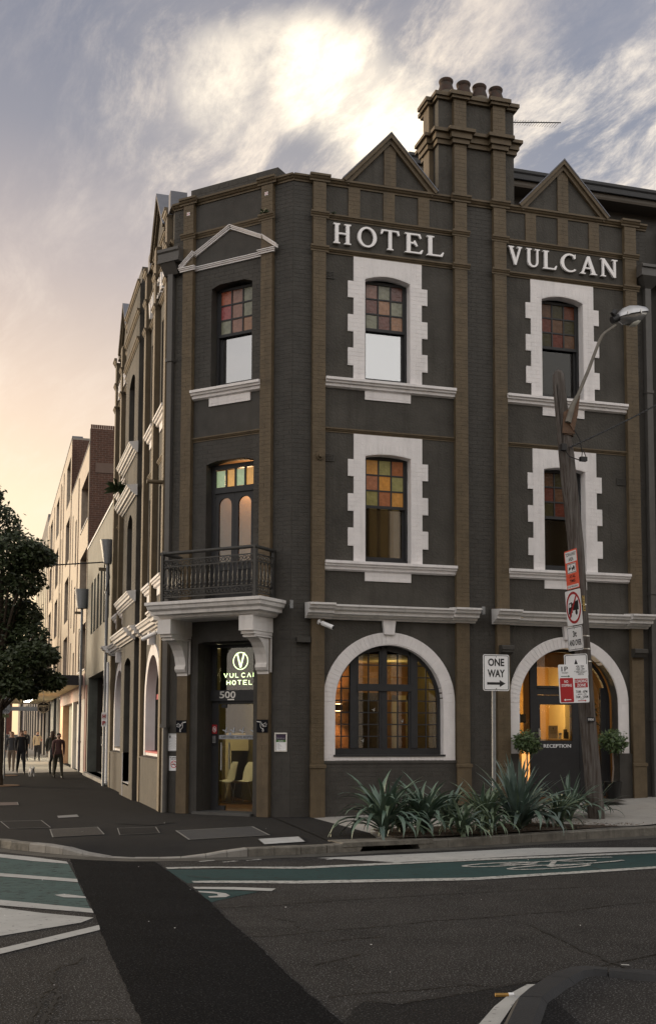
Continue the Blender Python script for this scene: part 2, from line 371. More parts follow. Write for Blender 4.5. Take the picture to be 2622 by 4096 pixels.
# far flank and back so the block is solid from other positions, and a flat roof
bk = MB(); bk.box(8.02, 8.3, 0, 13.0, -.3, 12.7); bk.box(XH + .24, 8.3, 12.8, 13.05, -.3, 12.7); bk.box(-.2, 8.02, .5, 12.8, 12.2, 12.35); bk.box(XH + .3, -.2, 2.6, 12.8, 12.2, 12.35)
sub('wall', GREY, bk)
# floors inside, so windows do not look through the block
fl = MB()
for z in (3.9, 7.95): fl.box(.1, 8.0, .3, 12.7, z, z + .1); fl.box(XH + .3, .1, 2.3, 12.7, z, z + .1)
sub('inner_floor', DARKROOM, fl)

# ---- pilasters ----
def pilaster(fr, u0, u1, d=.10, top=12.72, base=True, key='h', m=BROWN, caps=True, cornice_z=True, par=None, z0=-.3):
    mb = MB(); mb.box(u0, u1, 0.0, d, z0, top, fr)
    if base: mb.box(u0 - .012, u1 + .012, d, d + .03, z0, .95, fr); mb.prof(u0 - .03, u1 + .03, [(d, 1.02), (d + .05, 1.0), (d + .05, .95), (d, .95)], fr)
    o = sub('pilaster', m, mb)
    bricks(key, fr, u0, u1, (1.03 if base else z0 + .1), 3.85 if cornice_z else top, d, m)
    if cornice_z: bricks(key, fr, u0, u1, 4.2, top, d, m)
    if caps:
        cb_ = MB()
        for z in (Z2, Z3): cap_band(cb_, u0, u1, z, d, fr, .12, .055)
        sub('string_course', BROWN, cb_)
    return o
for a, b in ((.39, .655), (3.435, 3.715), (4.325, 4.61), (7.43, 7.715)): pilaster(FR, a, b)
for a, b in ((.31, .565), (2.235, 2.50)): pilaster(FD, a, b, base=False, cornice_z=False, caps=False, z0=-.2)
sc = MB()
for a, b in ((.31, .565), (2.235, 2.50)): cap_band(sc, a, b, Z2, .10, FD, .12, .055)
band(sc, .565, 2.235, Z2, 0, FD, .12, .06)
sub('string_course', BROWN, sc)
for a, b in ((2.29, 2.56), (4.0, 4.29), (5.62, 5.93), (9.35, 9.64), (10.98, 11.28), (12.56, 12.86)):
    mid = a in (4.0, 10.98)
    mb = MB(); mb.box(a, b, 0, .12, 4.2 if mid else -.3, 12.72, FH); sub('pilaster', BROWN, mb)
    bricks('h', FH, a, b, 4.25, 12.7, .12, BROWN)
    if not mid: bricks('h', FH, a, b, 0, 3.8, .12, BROWN)
    cb_ = MB(); cap_band(cb_, a, b, Z2, .12, FH, .12, .055); cap_band(cb_, a, b, Z3, .12, FH, .12, .055); sub('string_course', BROWN, cb_)

# ---- brick facing of the plain strips ----
for a, b in ((.005, .385), (3.72, 4.32), (7.72, 8.0)): bricks('h', FR, a, b, 0, 12.65, 0, GREY)
bricks('h', FR, .67, 3.42, .05, 1.05, .05, GREY)
for a, b in ((.02, .305), (2.505, DW - .004)): bricks('h', FD, a, b, 0, 12.65, 0, GREY)
def dn(z): return [(.57, .98), (1.97, 2.23)] if 8.69 < z < 10.87 else [(.57, 2.23)]
bricks('h', FD, 0, 0, 8.7, 11.2, 0, GREY, ends=dn)
def dn2(z): return [(.57, .90), (2.04, 2.23)] if z < 7.15 else [(.57, 2.23)]
bricks('h', FD, 0, 0, 4.3, 7.58, 0, GREY, ends=dn2)
def dn3(z): return [(.57, .75), (2.08, 2.23)] if z < 3.46 else [(.57, 2.23)]
bricks('h', FD, 0, 0, .05, 3.75, 0, GREY, ends=dn3)

# ---- dado under the arched windows ----
dd = MB(); dd.box(.655, 3.435, 0, .05, -.3, 1.06, FR); dd.prof(.655, 3.47, [(0, 1.10), (.07, 1.07), (.07, 1.03), (.05, 1.03), (0, 1.03)], FR)
dd.box(4.61, 4.82, 0, .05, -.3, 1.21, FR); dd.box(7.13, 7.43, 0, .05, -.3, 1.21, FR)
sub('dado', GREY, dd)
dd = MB(); dd.box(2.56, 5.62, 0, .10, -.3, 1.06, FH); dd.prof(2.56, 5.62, [(0, 1.10), (.12, 1.06), (.12, 1.03), (0, 1.03)], FH)
dd.box(9.64, 12.56, 0, .10, -.3, 1.06, FH); dd.prof(9.64, 12.56, [(0, 1.10), (.12, 1.06), (.12, 1.03), (0, 1.03)], FH)
sub('dado', PLAS, dd)
bricks('h', FH, 2.58, 3.4, .05, .78, .10, PLAS)

# ---- parapet, string courses, gables, panel ribs ----
par = MB()
for a, b in ((.0, .39), (.655, 3.435), (3.715, 4.325), (4.61, 7.43), (7.715, 8.02)): band(par, a, b, Z1, 0, FR, .13, .09)
for a, b in ((.655, 3.435), (4.61, 7.43)):
    for z in (Z2, Z3): band(par, a, b, z, 0, FR)
for a, b in ((.39, .655), (3.435, 3.715), (4.325, 4.61), (7.43, 7.715)): cap_band(par, a, b, Z1 + .02, .10, FR, .14, .08)
for a, b in ((.655, 3.435), (4.61, 7.43)): band(par, a, b, 7.69, 0, FR, .09, .05)
band(par, 0, .31, Z1, 0, FD, .13, .09); band(par, .565, 2.235, Z1, 0, FD, .13, .09); band(par, 2.50, DW + .03, Z1, 0, FD, .13, .09)
for a, b in ((.31, .565), (2.235, 2.50)): cap_band(par, a, b, Z1 + .02, .10, FD, .14, .08)
band(par, .565, 2.235, 7.69, 0, FD, .09, .05)
for a, b in ((YH, 2.29), (2.56, 4.0), (4.29, 5.62), (9.64, 10.98), (11.28, 12.56)):
    for z in (Z1, Z2, Z3): band(par, a, b, z, 0, FH)
    band(par, a, b, 7.69, 0, FH, .09, .05)
for a, b in ((2.29, 2.56), (5.62, 5.93), (9.35, 9.64), (12.56, 12.86)): cap_band(par, a, b, Z1 + .02, .12, FH, .16, .08)
sub('string_course', BROWN, par)
rb = MB()
for c in (1.27, 2.02, 2.78, 5.22, 5.98, 6.73): rb.box(c - .125, c + .125, 0, .025, Z2, Z1 - .13, FR); bricks('h', FR, c - .125, c + .125, Z2 + .01, Z1 - .13, .025, BROWN)
for c in (2.04, 5.99): rb.box(c - .13, c + .13, -.1, .03, Z1, 13.72, FR); bricks('h', FR, c - .13, c + .13, Z1 + .02, 13.6, .03, BROWN)
for yc in (4.12, 11.13):
    for q in (-1.0, -.5, 0, .5, 1.0): rb.box(yc + q - .1, yc + q + .1, 0, .025, Z2, Z1 - .12, FH)
sub('panel_rib', BROWN, rb)
def gable(fr, c, hw, z0, za, n0=-.30):
    g = MB(); g.slab([(c - hw, z0 - .1), (c + hw, z0 - .1), (c + hw, z0), (c, za - .08), (c - hw, z0)], n0, 0, fr); sub('gable', PLAS, g)
    for s in (-1, 1):
        k = MB(); a = (c + s * (hw + .02), z0); b = (c, za)
        d = Vector((b[0] - a[0], b[1] - a[1])).normalized(); nn = Vector((-d.y, d.x)) * s
        def q(t, off): return (a[0] + (b[0] - a[0]) * t + nn.x * off, a[1] + (b[1] - a[1]) * t + nn.y * off)
        k.slab([q(0, 0), (b[0], b[1] + .0), (b[0], b[1] - .20), q(0, .15)] if s > 0 else [q(0, 0), (b[0], b[1]), (b[0], b[1] - .20), q(0, .15)], -.02, .07, fr)
        k.slab([q(0, 0), (b[0], b[1]), (b[0], b[1] - .09), q(0, .065)], .07, .12, fr)
        sub('gable_coping', BROWN, k)
        l = MB(); l.slab([q(0, -.025), (b[0], b[1] + .035), (b[0], b[1] + .003), q(0, -.003)], n0 - .04, .13, fr); sub('gable_flashing', LEAD, l)
gable(FR, 2.04, 1.0, Z1 + .02, 13.93); gable(FR, 5.99, 1.05, Z1 + .02, 13.96)
gable(FH, 4.12, 1.05, Z1 + .02, 14.0, -.75); gable(FH, 11.13, 1.05, Z1 + .02, 14.0, -.75)
blk = MB(); blk.box(.41, 2.55, -.5, -.02, 12.75, 13.06, FD); sub('parapet_block', GREY, blk); bricks('h', FD, .42, 2.54, 12.86, 13.05, -.02, GREY)
blk = MB(); blk.box(2.29, 2.56, -.3, .06, 12.85, 13.25, FH); blk.box(5.62, 5.93, -.3, .06, 12.85, 13.25, FH); blk.box(9.35, 9.64, -.3, .06, 12.85, 13.25, FH); blk.box(12.56, 12.86, -.3, .06, 12.85, 13.25, FH)
sub('parapet_block', LEAD, blk)

# ---- white pediment on the splay ----
pd = MB()
def strip2(mb, a, b, h, n0, n1, fr):
    a, b = Vector(a), Vector(b); d = (b - a).normalized(); nn = Vector((-d.y, d.x)) * h
    if nn.y < 0: nn = -nn
    mb.slab([tuple(a), tuple(b), tuple(b + nn), tuple(a + nn)], n0, n1, fr)
for k, (h0, h1, n1) in enumerate(((0, .032, .035), (.034, .062, .055), (.064, .080, .075))):
    for s in (-1, 1):
        A = (1.44 + s * .90, 11.55 + h0); B = (1.44, 11.985 + h0 * 1.05); strip2(pd, A, B, h1 - h0, 0, n1, FD)
        A = (1.44 + s * 1.19, 11.30 + h0); B = (1.44 + s * .84, 11.55 + h0 + .02); strip2(pd, A, B, h1 - h0, .1, n1 + .10, FD)
    for (a, b, n0, e) in ((.57, 2.23, 0, 0), (.27, .60, .10, .1), (2.21, 2.54, .10, .1)):
        pd.box(a - n1 * .5 * (n0 > 0), b + n1 * .5 * (n0 > 0), n0, n0 + n1, 11.25 + h0, 11.25 + h1, FD)
sub('pediment', WHITE, pd)
# terracotta-pattern tiles on the pilaster heads
tl = MB(); tl.box(.40, .47, .10, .108, 12.46, 12.53, FD); tl.box(2.32, 2.39, .10, .108, 12.46, 12.53, FD); sub('wall_tile', SWHITE, tl)
tl = MB()
for c in (.435, 2.355):
    for a, b in ((0, .022), (0, -.022), (.022, 0), (-.022, 0)): tl.box(c + a - .009, c + a + .009, .108, .110, 12.495 + b - .009, 12.495 + b + .009, FD)
sub('tile_print', SRED, tl)

# ---- quoined white surrounds with their bricks ----
def surround(fr, u0, u1, z0, zt, a, b, zs, rise, phase=0):
    """white brick surround: outline stepped by four-course blocks"""
    top_blk = 10.745 if zt > 9 else 7.08
    out = [(u0, z0), (a, z0)] + list(reversed(seg_arch(a, b, zs, rise))) + [(b, z0), (u1, z0)]
    zb = top_blk - .345 * 5; r = []
    st = []
    for k in range(3): st.append((top_blk - .70 * k - .345, top_blk - .70 * k))
    for lo, hi in reversed(st): r += [(u1, lo), (u1 + .125, lo), (u1 + .125, hi), (u1, hi)]
    l = []
    for lo, hi in st: l += [(u0, hi), (u0 - .12, hi), (u0 - .12, lo), (u0, lo)]
    poly = out + r + [(u1, zt), (u0, zt)] + l
    mb = MB(); mb.slab(poly, 0, .022, fr); sub('window_surround', WHITE, mb)
    def ends(z):
        e0, e1 = u0, u1
        for lo, hi in st:
            if lo < z < hi: e0, e1 = u0 - .12, u1 + .125
        if z < zs + rise * .0 : return [(e0, a), (b, e1)]
        if z < top_blk + .0: return [(e0, a), (b, e1)]
        return [(u0, a - .12), (b + .12, u1)] if z < zt else []
    bricks('w', fr, 0, 0, z0, zt, .022, WHITE, ends=ends, zoff=top_blk % .0862)
    # fanned arch bricks over the opening
    n = 13
    for i in range(n):
        ua = a - .10 + (b - a + .20) * i / n; ub = a - .10 + (b - a + .20) * (i + 1) / n
        for (lo, hi) in ((0, .21), (.21, .42)):
            t = ((ua + ub) / 2 - a) / (b - a); base = zs + rise * max(0, 1 - (2 * t - 1) ** 2) + .01
            if base + hi > zt: continue
            BRK['w'].append((fr, ua, ub, base + lo, base + hi, .022, WHITE))
    # white reveals
    rv = MB()
    rv.box(b - .006, b + .001, -.22, .02, z0, zs, fr); rv.box(a - .001, a + .006, -.22, .02, z0, zs, fr)
    ar = seg_arch(a, b, zs, rise); rv.slab(ar + [(p_[0], p_[1] - .006) for p_ in reversed(ar)], -.22, .02, fr)
    sub('window_reveal', WHITE, rv)
surround(FR, 1.26, 2.73, 8.69, 11.26, 1.50, 2.48, 10.82, .10)
surround(FR, 1.27, 2.73, 5.01, 7.60, 1.51, 2.49, 7.17, .06)
surround(FR, 5.20, 6.69, 8.71, 11.26, 5.45, 6.44, 10.86, .10)
surround(FR, 5.21, 6.70, 5.02, 7.60, 5.46, 6.44, 7.18, .06)
for zt, u0, u1 in ((8.69, .66, 3.44), (5.01, .66, 3.44), (8.70, 4.60, 7.43), (5.015, 4.60, 7.43)):
    s_ = MB(); sill(s_, u0, u1, zt, 0, FR); sub('window_sill', WHITE, s_)
    c = 1.995 if u0 < 1 else 5.945
    ap = MB(); ap.box(c - .49, c + .49, 0, .022, zt - .37, zt - .19, FR); sub('sill_apron', WHITE, ap)
    bricks('w', FR, c - .49, c + .49, zt - .36, zt - .19, .022, WHITE)
s_ = MB(); sill(s_, .56, 2.24, 8.67, 0, FD); sub('window_sill', WHITE, s_)
ap = MB(); ap.box(.96, 1.96, 0, .03, 8.31, 8.48, FD); sub('sill_apron', WHITE, ap); bricks('w', FD, .96, 1.96, 8.31, 8.48, .03, WHITE)
for a, b in ((2.56, 4.0), (4.29, 5.62), (9.64, 10.98), (11.28, 12.56)):
    for zt in (8.67, 5.0):
        s_ = MB(); sill(s_, a + .02, b - .02, zt, 0, FH, d=.15); sub('window_sill', WHITE, s_)
        ap = MB(); ap.box((a + b) / 2 - .42, (a + b) / 2 + .42, 0, .03, zt - .37, zt - .19, FH); sub('sill_apron', WHITE, ap)

# ---- sash windows ----
STG = {}
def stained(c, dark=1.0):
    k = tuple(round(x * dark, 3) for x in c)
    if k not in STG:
        m = mat('stained_glass_%d' % len(STG), k, .14, .25, 9, .35, 22, .5 if dark == 1.0 else .2, emit=k if dark == 1.25 else None, es=.16); STG[k] = m  # brightened panes also glow: room light put into the glass colour
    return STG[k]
OR, PK, RD, GN, OL = (.30, .16, .09), (.25, .13, .095), (.14, .058, .045), (.21, .21, .15), (.13, .11, .045)
def sash(fr, u0, u1, z0, zt, n, cols, lower, dark=1.0, ratio=.53, cell=3, curtain_or_reflection=None):
    """three by three stained panes over one plain pane; frame is the part, panes its children"""
    f = MB(); t = .055; zm = z0 + (zt - z0) * ratio
    f.box(u0, u0 + t, n - .06, n, z0, zt, fr); f.box(u1 - t, u1, n - .06, n, z0, zt, fr); f.box(u0 + t, u1 - t, n - .06, n, zt - t, zt, fr); f.box(u0 + t, u1 - t, n - .06, n, z0, z0 + .06, fr)
    f.box(u0 + t, u1 - t, n - .05, n - .008, zm - .03, zm + .03, fr)
    f.box(u0 + t, u0 + t + .04, n - .05, n - .01, zm + .03, zt - t, fr); f.box(u1 - t - .04, u1 - t, n - .05, n - .01, zm + .03, zt - t, fr)
    f.box(u0 + t, u0 + t + .05, n - .11, n - .065, z0 + .06, zm - .03, fr); f.box(u1 - t - .05, u1 - t, n - .11, n - .065, z0 + .06, zm - .03, fr); f.box(u0 + t + .05, u1 - t - .05, n - .11, n - .065, z0 + .06, z0 + .13, fr)
    a, b, c, d = u0 + t + .04, u1 - t - .04, zm + .03, zt - t; g = .03
    cw = (b - a - g * 2) / 3; ch = (d - c - g * 2) / 3
    for i in (1, 2):
        f.box(a + i * cw + (i - 1) * g, a + i * (cw + g), n - .045, n - .012, c, d, fr)
        for j in range(3): f.box(a + j * (cw + g), a + j * (cw + g) + cw, n - .044, n - .013, c + i * ch + (i - 1) * g, c + i * (ch + g), fr)
    fo = sub('window', FRAME, f)
    for j in range(3):
        for i in range(3):
            q = MB(); x = a + i * (cw + g); z = d - ch - j * (ch + g); q.box(x, x + cw, n - .034, n - .028, z, z + ch, fr); q.build('pane', stained(cols[j][i], dark), fo)
    q = MB(); q.box(u0 + t + .05, u1 - t - .05, n - .09, n - .085, z0 + .13, zm - .03, fr); q.build('pane', lower, fo)
    if curtain_or_reflection:
        q = MB(); q.box(u0 + .02, u1 - .02, n - .30, n - .29, z0, zt, fr); q.build('blind', curtain_or_reflection, fo)
    return fo
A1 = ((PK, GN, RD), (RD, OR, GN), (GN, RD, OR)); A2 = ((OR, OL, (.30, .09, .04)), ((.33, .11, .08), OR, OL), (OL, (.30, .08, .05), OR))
LIT = (.55, .27, .07)
sash(FR, 1.50, 2.48, 8.72, 10.86, -.18, A1, MIRRORG, curtain_or_reflection=BLIND)
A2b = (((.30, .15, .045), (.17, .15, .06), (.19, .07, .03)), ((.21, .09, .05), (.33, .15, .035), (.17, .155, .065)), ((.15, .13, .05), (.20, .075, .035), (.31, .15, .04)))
sash(FR, 1.51, 2.49, 5.04, 7.20, -.18, A2b, DARKG, 1.25, curtain_or_reflection=mat('brown_curtain', (.12, .085, .04), .9, .2, 5, emit=(.16, .11, .04), es=.5))  # curtain's faint glow stands in for room light behind the window
sash(FR, 5.45, 6.44, 8.74, 10.90, -.18, A2, MATG, .40, curtain_or_reflection=mat('grey_curtain', (.10, .092, .08), .9, .1))
sash(FR, 5.46, 6.44, 5.05, 7.21, -.18, A2, MATG, .34, curtain_or_reflection=MATS['grey_curtain'])
sash(FD, .98, 1.97, 8.72, 10.84, -.20, (((.36, .10, .05), PK, GN), ((.30, .07, .07), PK, GN), (GN, PK, OR)), MIRRORG, curtain_or_reflection=BLIND)
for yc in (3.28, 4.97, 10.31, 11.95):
    for z0, zt in ((8.69, 10.85), (5.01, 7.1)): sash(FH, yc - .45, yc + .45, z0, zt, -.16, A2, DARKG, .3, curtain_or_reflection=MATS['grey_curtain'])
# pale strips behind the first floor window imitate fins reflected from across the street
cf_ = MB()
for x in (1.66, 1.90, 2.14, 2.38): cf_.box(x, x + .07, -.40, -.38, 5.1, 6.3, FR)
sub('curtain', mat('pale_curtain', (.28, .27, .24), .9, .1), cf_)

# ---- first floor balcony doors ----
bd = MB(); n = -.20
bd.box(.90, 1.0, n - .08, n, 4.2, 7.12, FD); bd.box(1.94, 2.04, n - .08, n, 4.2, 7.12, FD); bd.box(1.0, 1.94, n - .08, n, 7.02, 7.12, FD); bd.box(1.0, 1.94, n - .08, n + .03, 6.52, 6.64, FD)
for c in (1.245, 1.47, 1.705): bd.box(c - .02, c + .02, n - .06, n - .01, 6.64, 7.02, FD)
bf = sub('balcony_door', FRAME, bd)
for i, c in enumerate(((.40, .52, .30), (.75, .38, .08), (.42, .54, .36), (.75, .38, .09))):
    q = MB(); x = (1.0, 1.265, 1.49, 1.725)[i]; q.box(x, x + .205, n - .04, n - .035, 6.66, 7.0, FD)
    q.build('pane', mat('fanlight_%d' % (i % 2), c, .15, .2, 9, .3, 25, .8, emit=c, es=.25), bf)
for a, b in ((1.0, 1.468), (1.472, 1.94)):
    c = (a + b) / 2; d = MB()
    hole = [(c - .155, 5.1)] + [(c + .155, 5.1)] + arc(c, 6.27, .155, .155, 0, 180, 12)
    d.slab(rect(a, b, 4.2, 6.52), n - .05, n - .005, FD, [hole, rect(c - .14, c + .14, 4.45, 4.92)]); d.box(c - .14, c + .14, n - .045, n - .03, 4.45, 4.92, FD); d.box(c - .09, c + .09, n - .03, n - .018, 4.52, 4.85, FD)
    do = d.build('door_leaf', FRAME, bf)
    q = MB(); q.slab(hole, n - .032, n - .028, FD); q.build('pane', GLASS, bf)
rm = MB(); rm.box(.5, 2.5, -1.0, -.95, 4.0, 7.5, FD)
sub('room_wall', mat('warm_lit_wall', (.60, .36, .19), .9, .1), rm)
ld = bpy.data.lights.new('room_lamp', 'POINT'); ld.energy = 16; ld.color = (1, .66, .36); ld.shadow_soft_size = .15; lo = bpy.data.objects.new('room_lamp', ld); COL.objects.link(lo); lo.location = FD.p(1.45, -.65, 6.9)

# ---- balcony slab, brackets ----
sl = MB()
pr = [(0, 4.22), (.95, 4.20), (.95, 4.14), (.92, 4.12), (.90, 4.06), (.84, 4.02), (.83, 3.96), (.72, 3.94), (.70, 3.90), (.64, 3.87), (0, 3.87)]
def ring(k):
    nn, z = pr[k]; e = 1.36 - (.95 - nn) * .9 if nn > .3 else None
    return nn, z, e
c0 = 1.46; vs = []; fs = []
for k in range(1, 10):
    nn, z, e = ring(k); e = 1.36 - (.95 - nn) * .78
    vs += [FD.p(c0 - e, -.05, z), FD.p(c0 - e, nn, z), FD.p(c0 + e, nn, z), FD.p(c0 + e, -.05, z)]
for k in range(8):
    for j in range(3): fs.append((k * 4 + j, k * 4 + j + 1, k * 4 + j + 5, k * 4 + j + 4))
fs += [(0, 1, 2, 3), (32, 33, 34, 35)]
sl.add(vs, fs); sub('balcony_slab', CORN, sl)
for a, b in ((.30, .575), (2.225, 2.505)):
    k = MB(); k.box(a - .02, b + .02, 0, .74, 3.58, 3.87, FD); k.box(a - .005, b + .005, 0, .68, 3.52, 3.58, FD)
    cv = [(0, 3.52), (.62, 3.52), (.62, 3.46), (.56, 3.46)] + [(.56 - .40 * math.sin(R(t)), 3.46 - .40 * (1 - math.cos(R(t))) * 1.55) for t in range(15, 91, 15)] + [(.15, 2.98), (.19, 2.96), (.20, 2.90), (.17, 2.85), (.11, 2.82), (.11, 2.77), (0, 2.77)]
    k.prof(a + .01, b - .01, cv, FD); sub('bracket', CORN, k)
    k = MB()
    for s, e in ((-1, a - .004), (1, b + .004)):
        k.prof(e - .018, e + .018, [(.04, 3.50), (.60, 3.50), (.60, 3.47), (.07, 3.47), (.07, 2.80), (.04, 2.80)], FD)
    sub('bracket_rim', CORN, k)

# ---- balustrade ----
bl = thing('balcony_balustrade', 'black cast iron balustrade of slim balusters and scrollwork on the white balcony over the entrance', 'balustrade', FD.p(1.46, .7, 4.22))
k = MB(); H0, H1 = 4.22, 5.19; BN = .72; b0, b1 = .37, 2.55
for u in (b0, b1): k.box(u - .03, u + .03, BN - .03, BN + .03, H0, H1, FD); k.box(u - .03, u + .03, .02, .08, H0, H1, FD)
k.build('post', IRON, bl)
k = MB()
def rail(mb, a, b, r, fr_=FD): mb.tube([fr_.p(*a), fr_.p(*b)], r, 10)
for (a, b) in (((b0 - .05, BN, H1), (b1 + .05, BN, H1)), ((b0, BN + .04, H1), (b0, .0, H1)), ((b1, BN + .04, H1), (b1, .0, H1))): rail(k, a, b, .035)
k.build('handrail', IRON, bl, smooth=True)
k = MB()
for z in (5.05, 4.92, 4.45, 4.31):
    k.box(b0 + .03, b1 - .03, BN - .012, BN + .012, z - .012, z + .012, FD)
    for u in (b0, b1): k.box(u - .012, u + .012, .08, BN - .03, z - .012, z + .012, FD)
k.build('rail_bar', IRON, bl)
balp = [(.008, 0), (.026, .01), (.03, .03), (.012, .05), (.026, .08), (.03, .10), (.012, .13), (.02, .17), (.024, .21), (.012, .30), (.02, .31), (.011, .33), (.010, .40), (.02, .415), (.024, .43), (.008, .45)]
bme = MB().lathe((0, 0, 0), balp, 8).mesh('baluster', IRON, True)
def place(me, name, par_, loc, M3=None):
    o = bpy.data.objects.new(name, me); COL.objects.link(o); o.parent = par_; o.location = Vector(loc) - ORG[par_.as_pointer()]
    if M3 is not None: o.matrix_basis = Matrix.Translation(o.location) @ M3
    return o
nb = 20
for i in range(nb): place(bme, 'baluster', bl, FD.p(b0 + .06 + (b1 - b0 - .12) * i / (nb - 1), BN, 4.46))
for u in (b0, b1):
    for i in range(5): place(bme, 'baluster', bl, FD.p(u, .13 + .52 * i / 4, 4.46))
k = MB()
def scroll(mb, P0, P1, z, r, s):
    n_ = 9; pts = []
    for i in range(n_ + 1):
        t = i / n_; a = t * 2 * math.pi * 1.15; q = r * (1 - .65 * t); c = P0.lerp(P1, .5)
        d = (P1 - P0).normalized(); pts.append(c + d * (math.cos(a) * q * s) + Vector((0, 0, z + math.sin(a) * q * (1 if s > 0 else -1))) - Vector((0, 0, c.z)))
    mb.tube(pts, .008, 5)
def scrolls(mb, A, B, n_, z, r):
    for i in range(n_):
        scroll(mb, A.lerp(B, i / n_), A.lerp(B, (i + 1) / n_), z, r, 1 if i % 2 else -1)
for z in (4.985, 4.38):
    scrolls(k, FD.p(b0 + .04, BN, 0), FD.p(b1 - .04, BN, 0), 26, z, .05)
    for u in (b0, b1): scrolls(k, FD.p(u, .1, 0), FD.p(u, BN - .04, 0), 7, z, .05)
for i in range(nb - 1):
    ua = b0 + .06 + (b1 - b0 - .12) * i / (nb - 1); ub = b0 + .06 + (b1 - b0 - .12) * (i + 1) / (nb - 1); c = (ua + ub) / 2; r_ = (ub - ua) / 2
    k.tube([FD.p(c + r_ * math.cos(R(t)), BN, 4.87 + r_ * .8 * math.sin(R(t))) for t in range(0, 181, 30)], .007, 5)
k.build('scrollwork', IRON, bl)

# ---- ground floor cornices ----
for a, b in ((.66, 3.43), (4.62, 7.42)):
    c = MB(); cornice(c, a - .05, b + .05, 4.12, 0, FR, .34, .27)
    for x0, x1 in ((a - .30, a + .04), (b - .04, b + .32)): cornice(c, x0 - .09, x1 + .09, 4.135, .04, FR, .40, .28)
    sub('cornice', CORN, c)
# side-street cornices, breaking forward over the pilasters
c = MB(); cornice(c, 2.5, 5.7, 4.12, 0, FH, .28, .27)
for x in (2.43, 5.77, 9.5, 12.7): cornice(c, x - .25, x + .25, 4.135, .05, FH, .36, .28)
cornice(c, 9.6, 12.6, 4.12, 0, FH, .28, .27)
sub('cornice', CORN, c)

# ---- arches: white ring, keystone ----
def arch_ring(fr, c, ro, ri, zb, zc, n=.03, flare=0):
    mb = MB(); o_ = arc(c, zc, ro, ro, 0, 180, 36); i_ = arc(c, zc, ri, ri, 180, 0, 36)
    mb.slab([(c + ro, zb)] + o_ + [(c - ro, zb), (c - ri, zb)] + i_ + [(c + ri, zb)], 0, n, fr); sub('arch_surround', WHITE, mb)
    rv = MB()
    i2 = arc(c, zc, ri - .006, ri - .006, 180, 0, 36)
    rv.slab([(c + ri, zb)] + arc(c, zc, ri, ri, 0, 180, 36) + [(c - ri, zb), (c - ri + .006, zb)] + i2 + [(c + ri - .006, zb)], -.2, n, fr); sub('arch_reveal', WHITE, rv)
arch_ring(FR, 2.03, 1.385, 1.14, 1.085, 2.24); arch_ring(FR, 5.99, 1.385, 1.15, 1.215, 2.26)
bricks('w', FR, 0, 0, 1.09, 2.24, .03, WHITE, ends=lambda z: [(.65, .885), (3.175, 3.41)])
bricks('w', FR, 0, 0, 1.22, 2.26, .03, WHITE, ends=lambda z: [(4.61, 4.835), (7.145, 7.37)])
# voussoir bricks of the two arches
for cx, zc in ((2.03, 2.24), (5.99, 2.26)):
    for i in range(44):
        a0, a1 = math.pi * i / 44, math.pi * (i + 1) / 44; q = []
        for rr in (1.155, 1.375):
            for a_ in (a0 + .0035, a1 - .0035): q.append((cx + rr * math.cos(a_), zc + rr * math.sin(a_)))
        o = MB().slab([q[0], q[2], q[3], q[1]], .031, .036 + random.random() * .003, FR).build('arch_brick', WHITE, P)
for cx, fr in ((2.0, FR), (5.98, FR), (4.2, FH), (11.1, FH)):
    k = MB(); k.slab([(cx - .105, 3.58), (cx + .105, 3.58), (cx + .135, 3.86), (cx - .135, 3.86)], .0, .09 if fr is FR else .14, fr); sub('keystone', WHITE, k)
arch_ring(FH, 4.2, 1.36, 1.12, 1.085, 2.24); arch_ring(FH, 11.1, 1.36, 1.12, 1.085, 2.24)

# ---- arched casement of the left bay ----
def arch_z(u, c=2.02, r=1.14, zc=2.24): return zc + math.sqrt(max(0, r * r - (u - c) ** 2))
n = -.13
f = MB()
i2 = arc(2.02, 2.24, 1.075, 1.075, 180, 0, 32)
f.slab([(3.16, 1.19)] + arc(2.02, 2.24, 1.14, 1.14, 0, 180, 32) + [(.88, 1.19), (.945, 1.19)] + i2 + [(3.095, 1.19)], n - .07, n, FR)
f.box(.945, 3.095, n - .07, n, 1.19, 1.325, FR)
def vbar(a, b, z0, z1=None, d=.0, nn=n): f.slab([(a, z0), (b, z0), (b, z1 or arch_z(b) - .02), (a, z1 or arch_z(a) - .02)], nn - .06 - d, nn + d, FR)
vbar(1.25, 1.39, 1.325, d=.02); vbar(2.525, 2.665, 1.325, d=.02); vbar(1.91, 1.975, 1.325, d=.01)
for a, b in ((1.86, 1.91), (1.975, 2.025), (1.39, 1.425), (2.48, 2.525)): vbar(a, b, 1.325)
f.box(1.39, 2.525, n - .07, n + .035, 2.46, 2.60, FR)
for a, b in ((1.39, 1.95), (1.96, 2.525)): f.slab([(a, 3.17 if a < 1.5 else 3.28), (b, 3.28 if a < 1.5 else 3.17), (b, 3.37 if a < 1.5 else 3.30), (a, 3.30 if a < 1.5 else 3.37)], n - .06, n - .004, FR)
for u in (1.075, 1.64, 2.255, 2.86): f.slab([(u - .011, 1.325), (u + .011, 1.325), (u + .011, arch_z(u + .011) - .03), (u - .011, arch_z(u - .011) - .03)], n - .045, n - .015, FR)
for kz in range(1, 9):
    z = 1.325 + .236 * kz
    for a, b in ((.945, 1.25), (1.425, 1.86), (2.025, 2.48), (2.665, 3.095)):
        if (a in (1.425, 2.025)) and kz in (5, 6, 8): continue
        if z > 2.24: hw = math.sqrt(max(0, 1.09 ** 2 - (z - 2.24) ** 2)); a = max(a, 2.02 - hw); b = min(b, 2.02 + hw)
        if b > a: f.box(a, b, n - .044, n - .016, z - .011, z + .011, FR)
fo = sub('arched_window', FRAME, f)
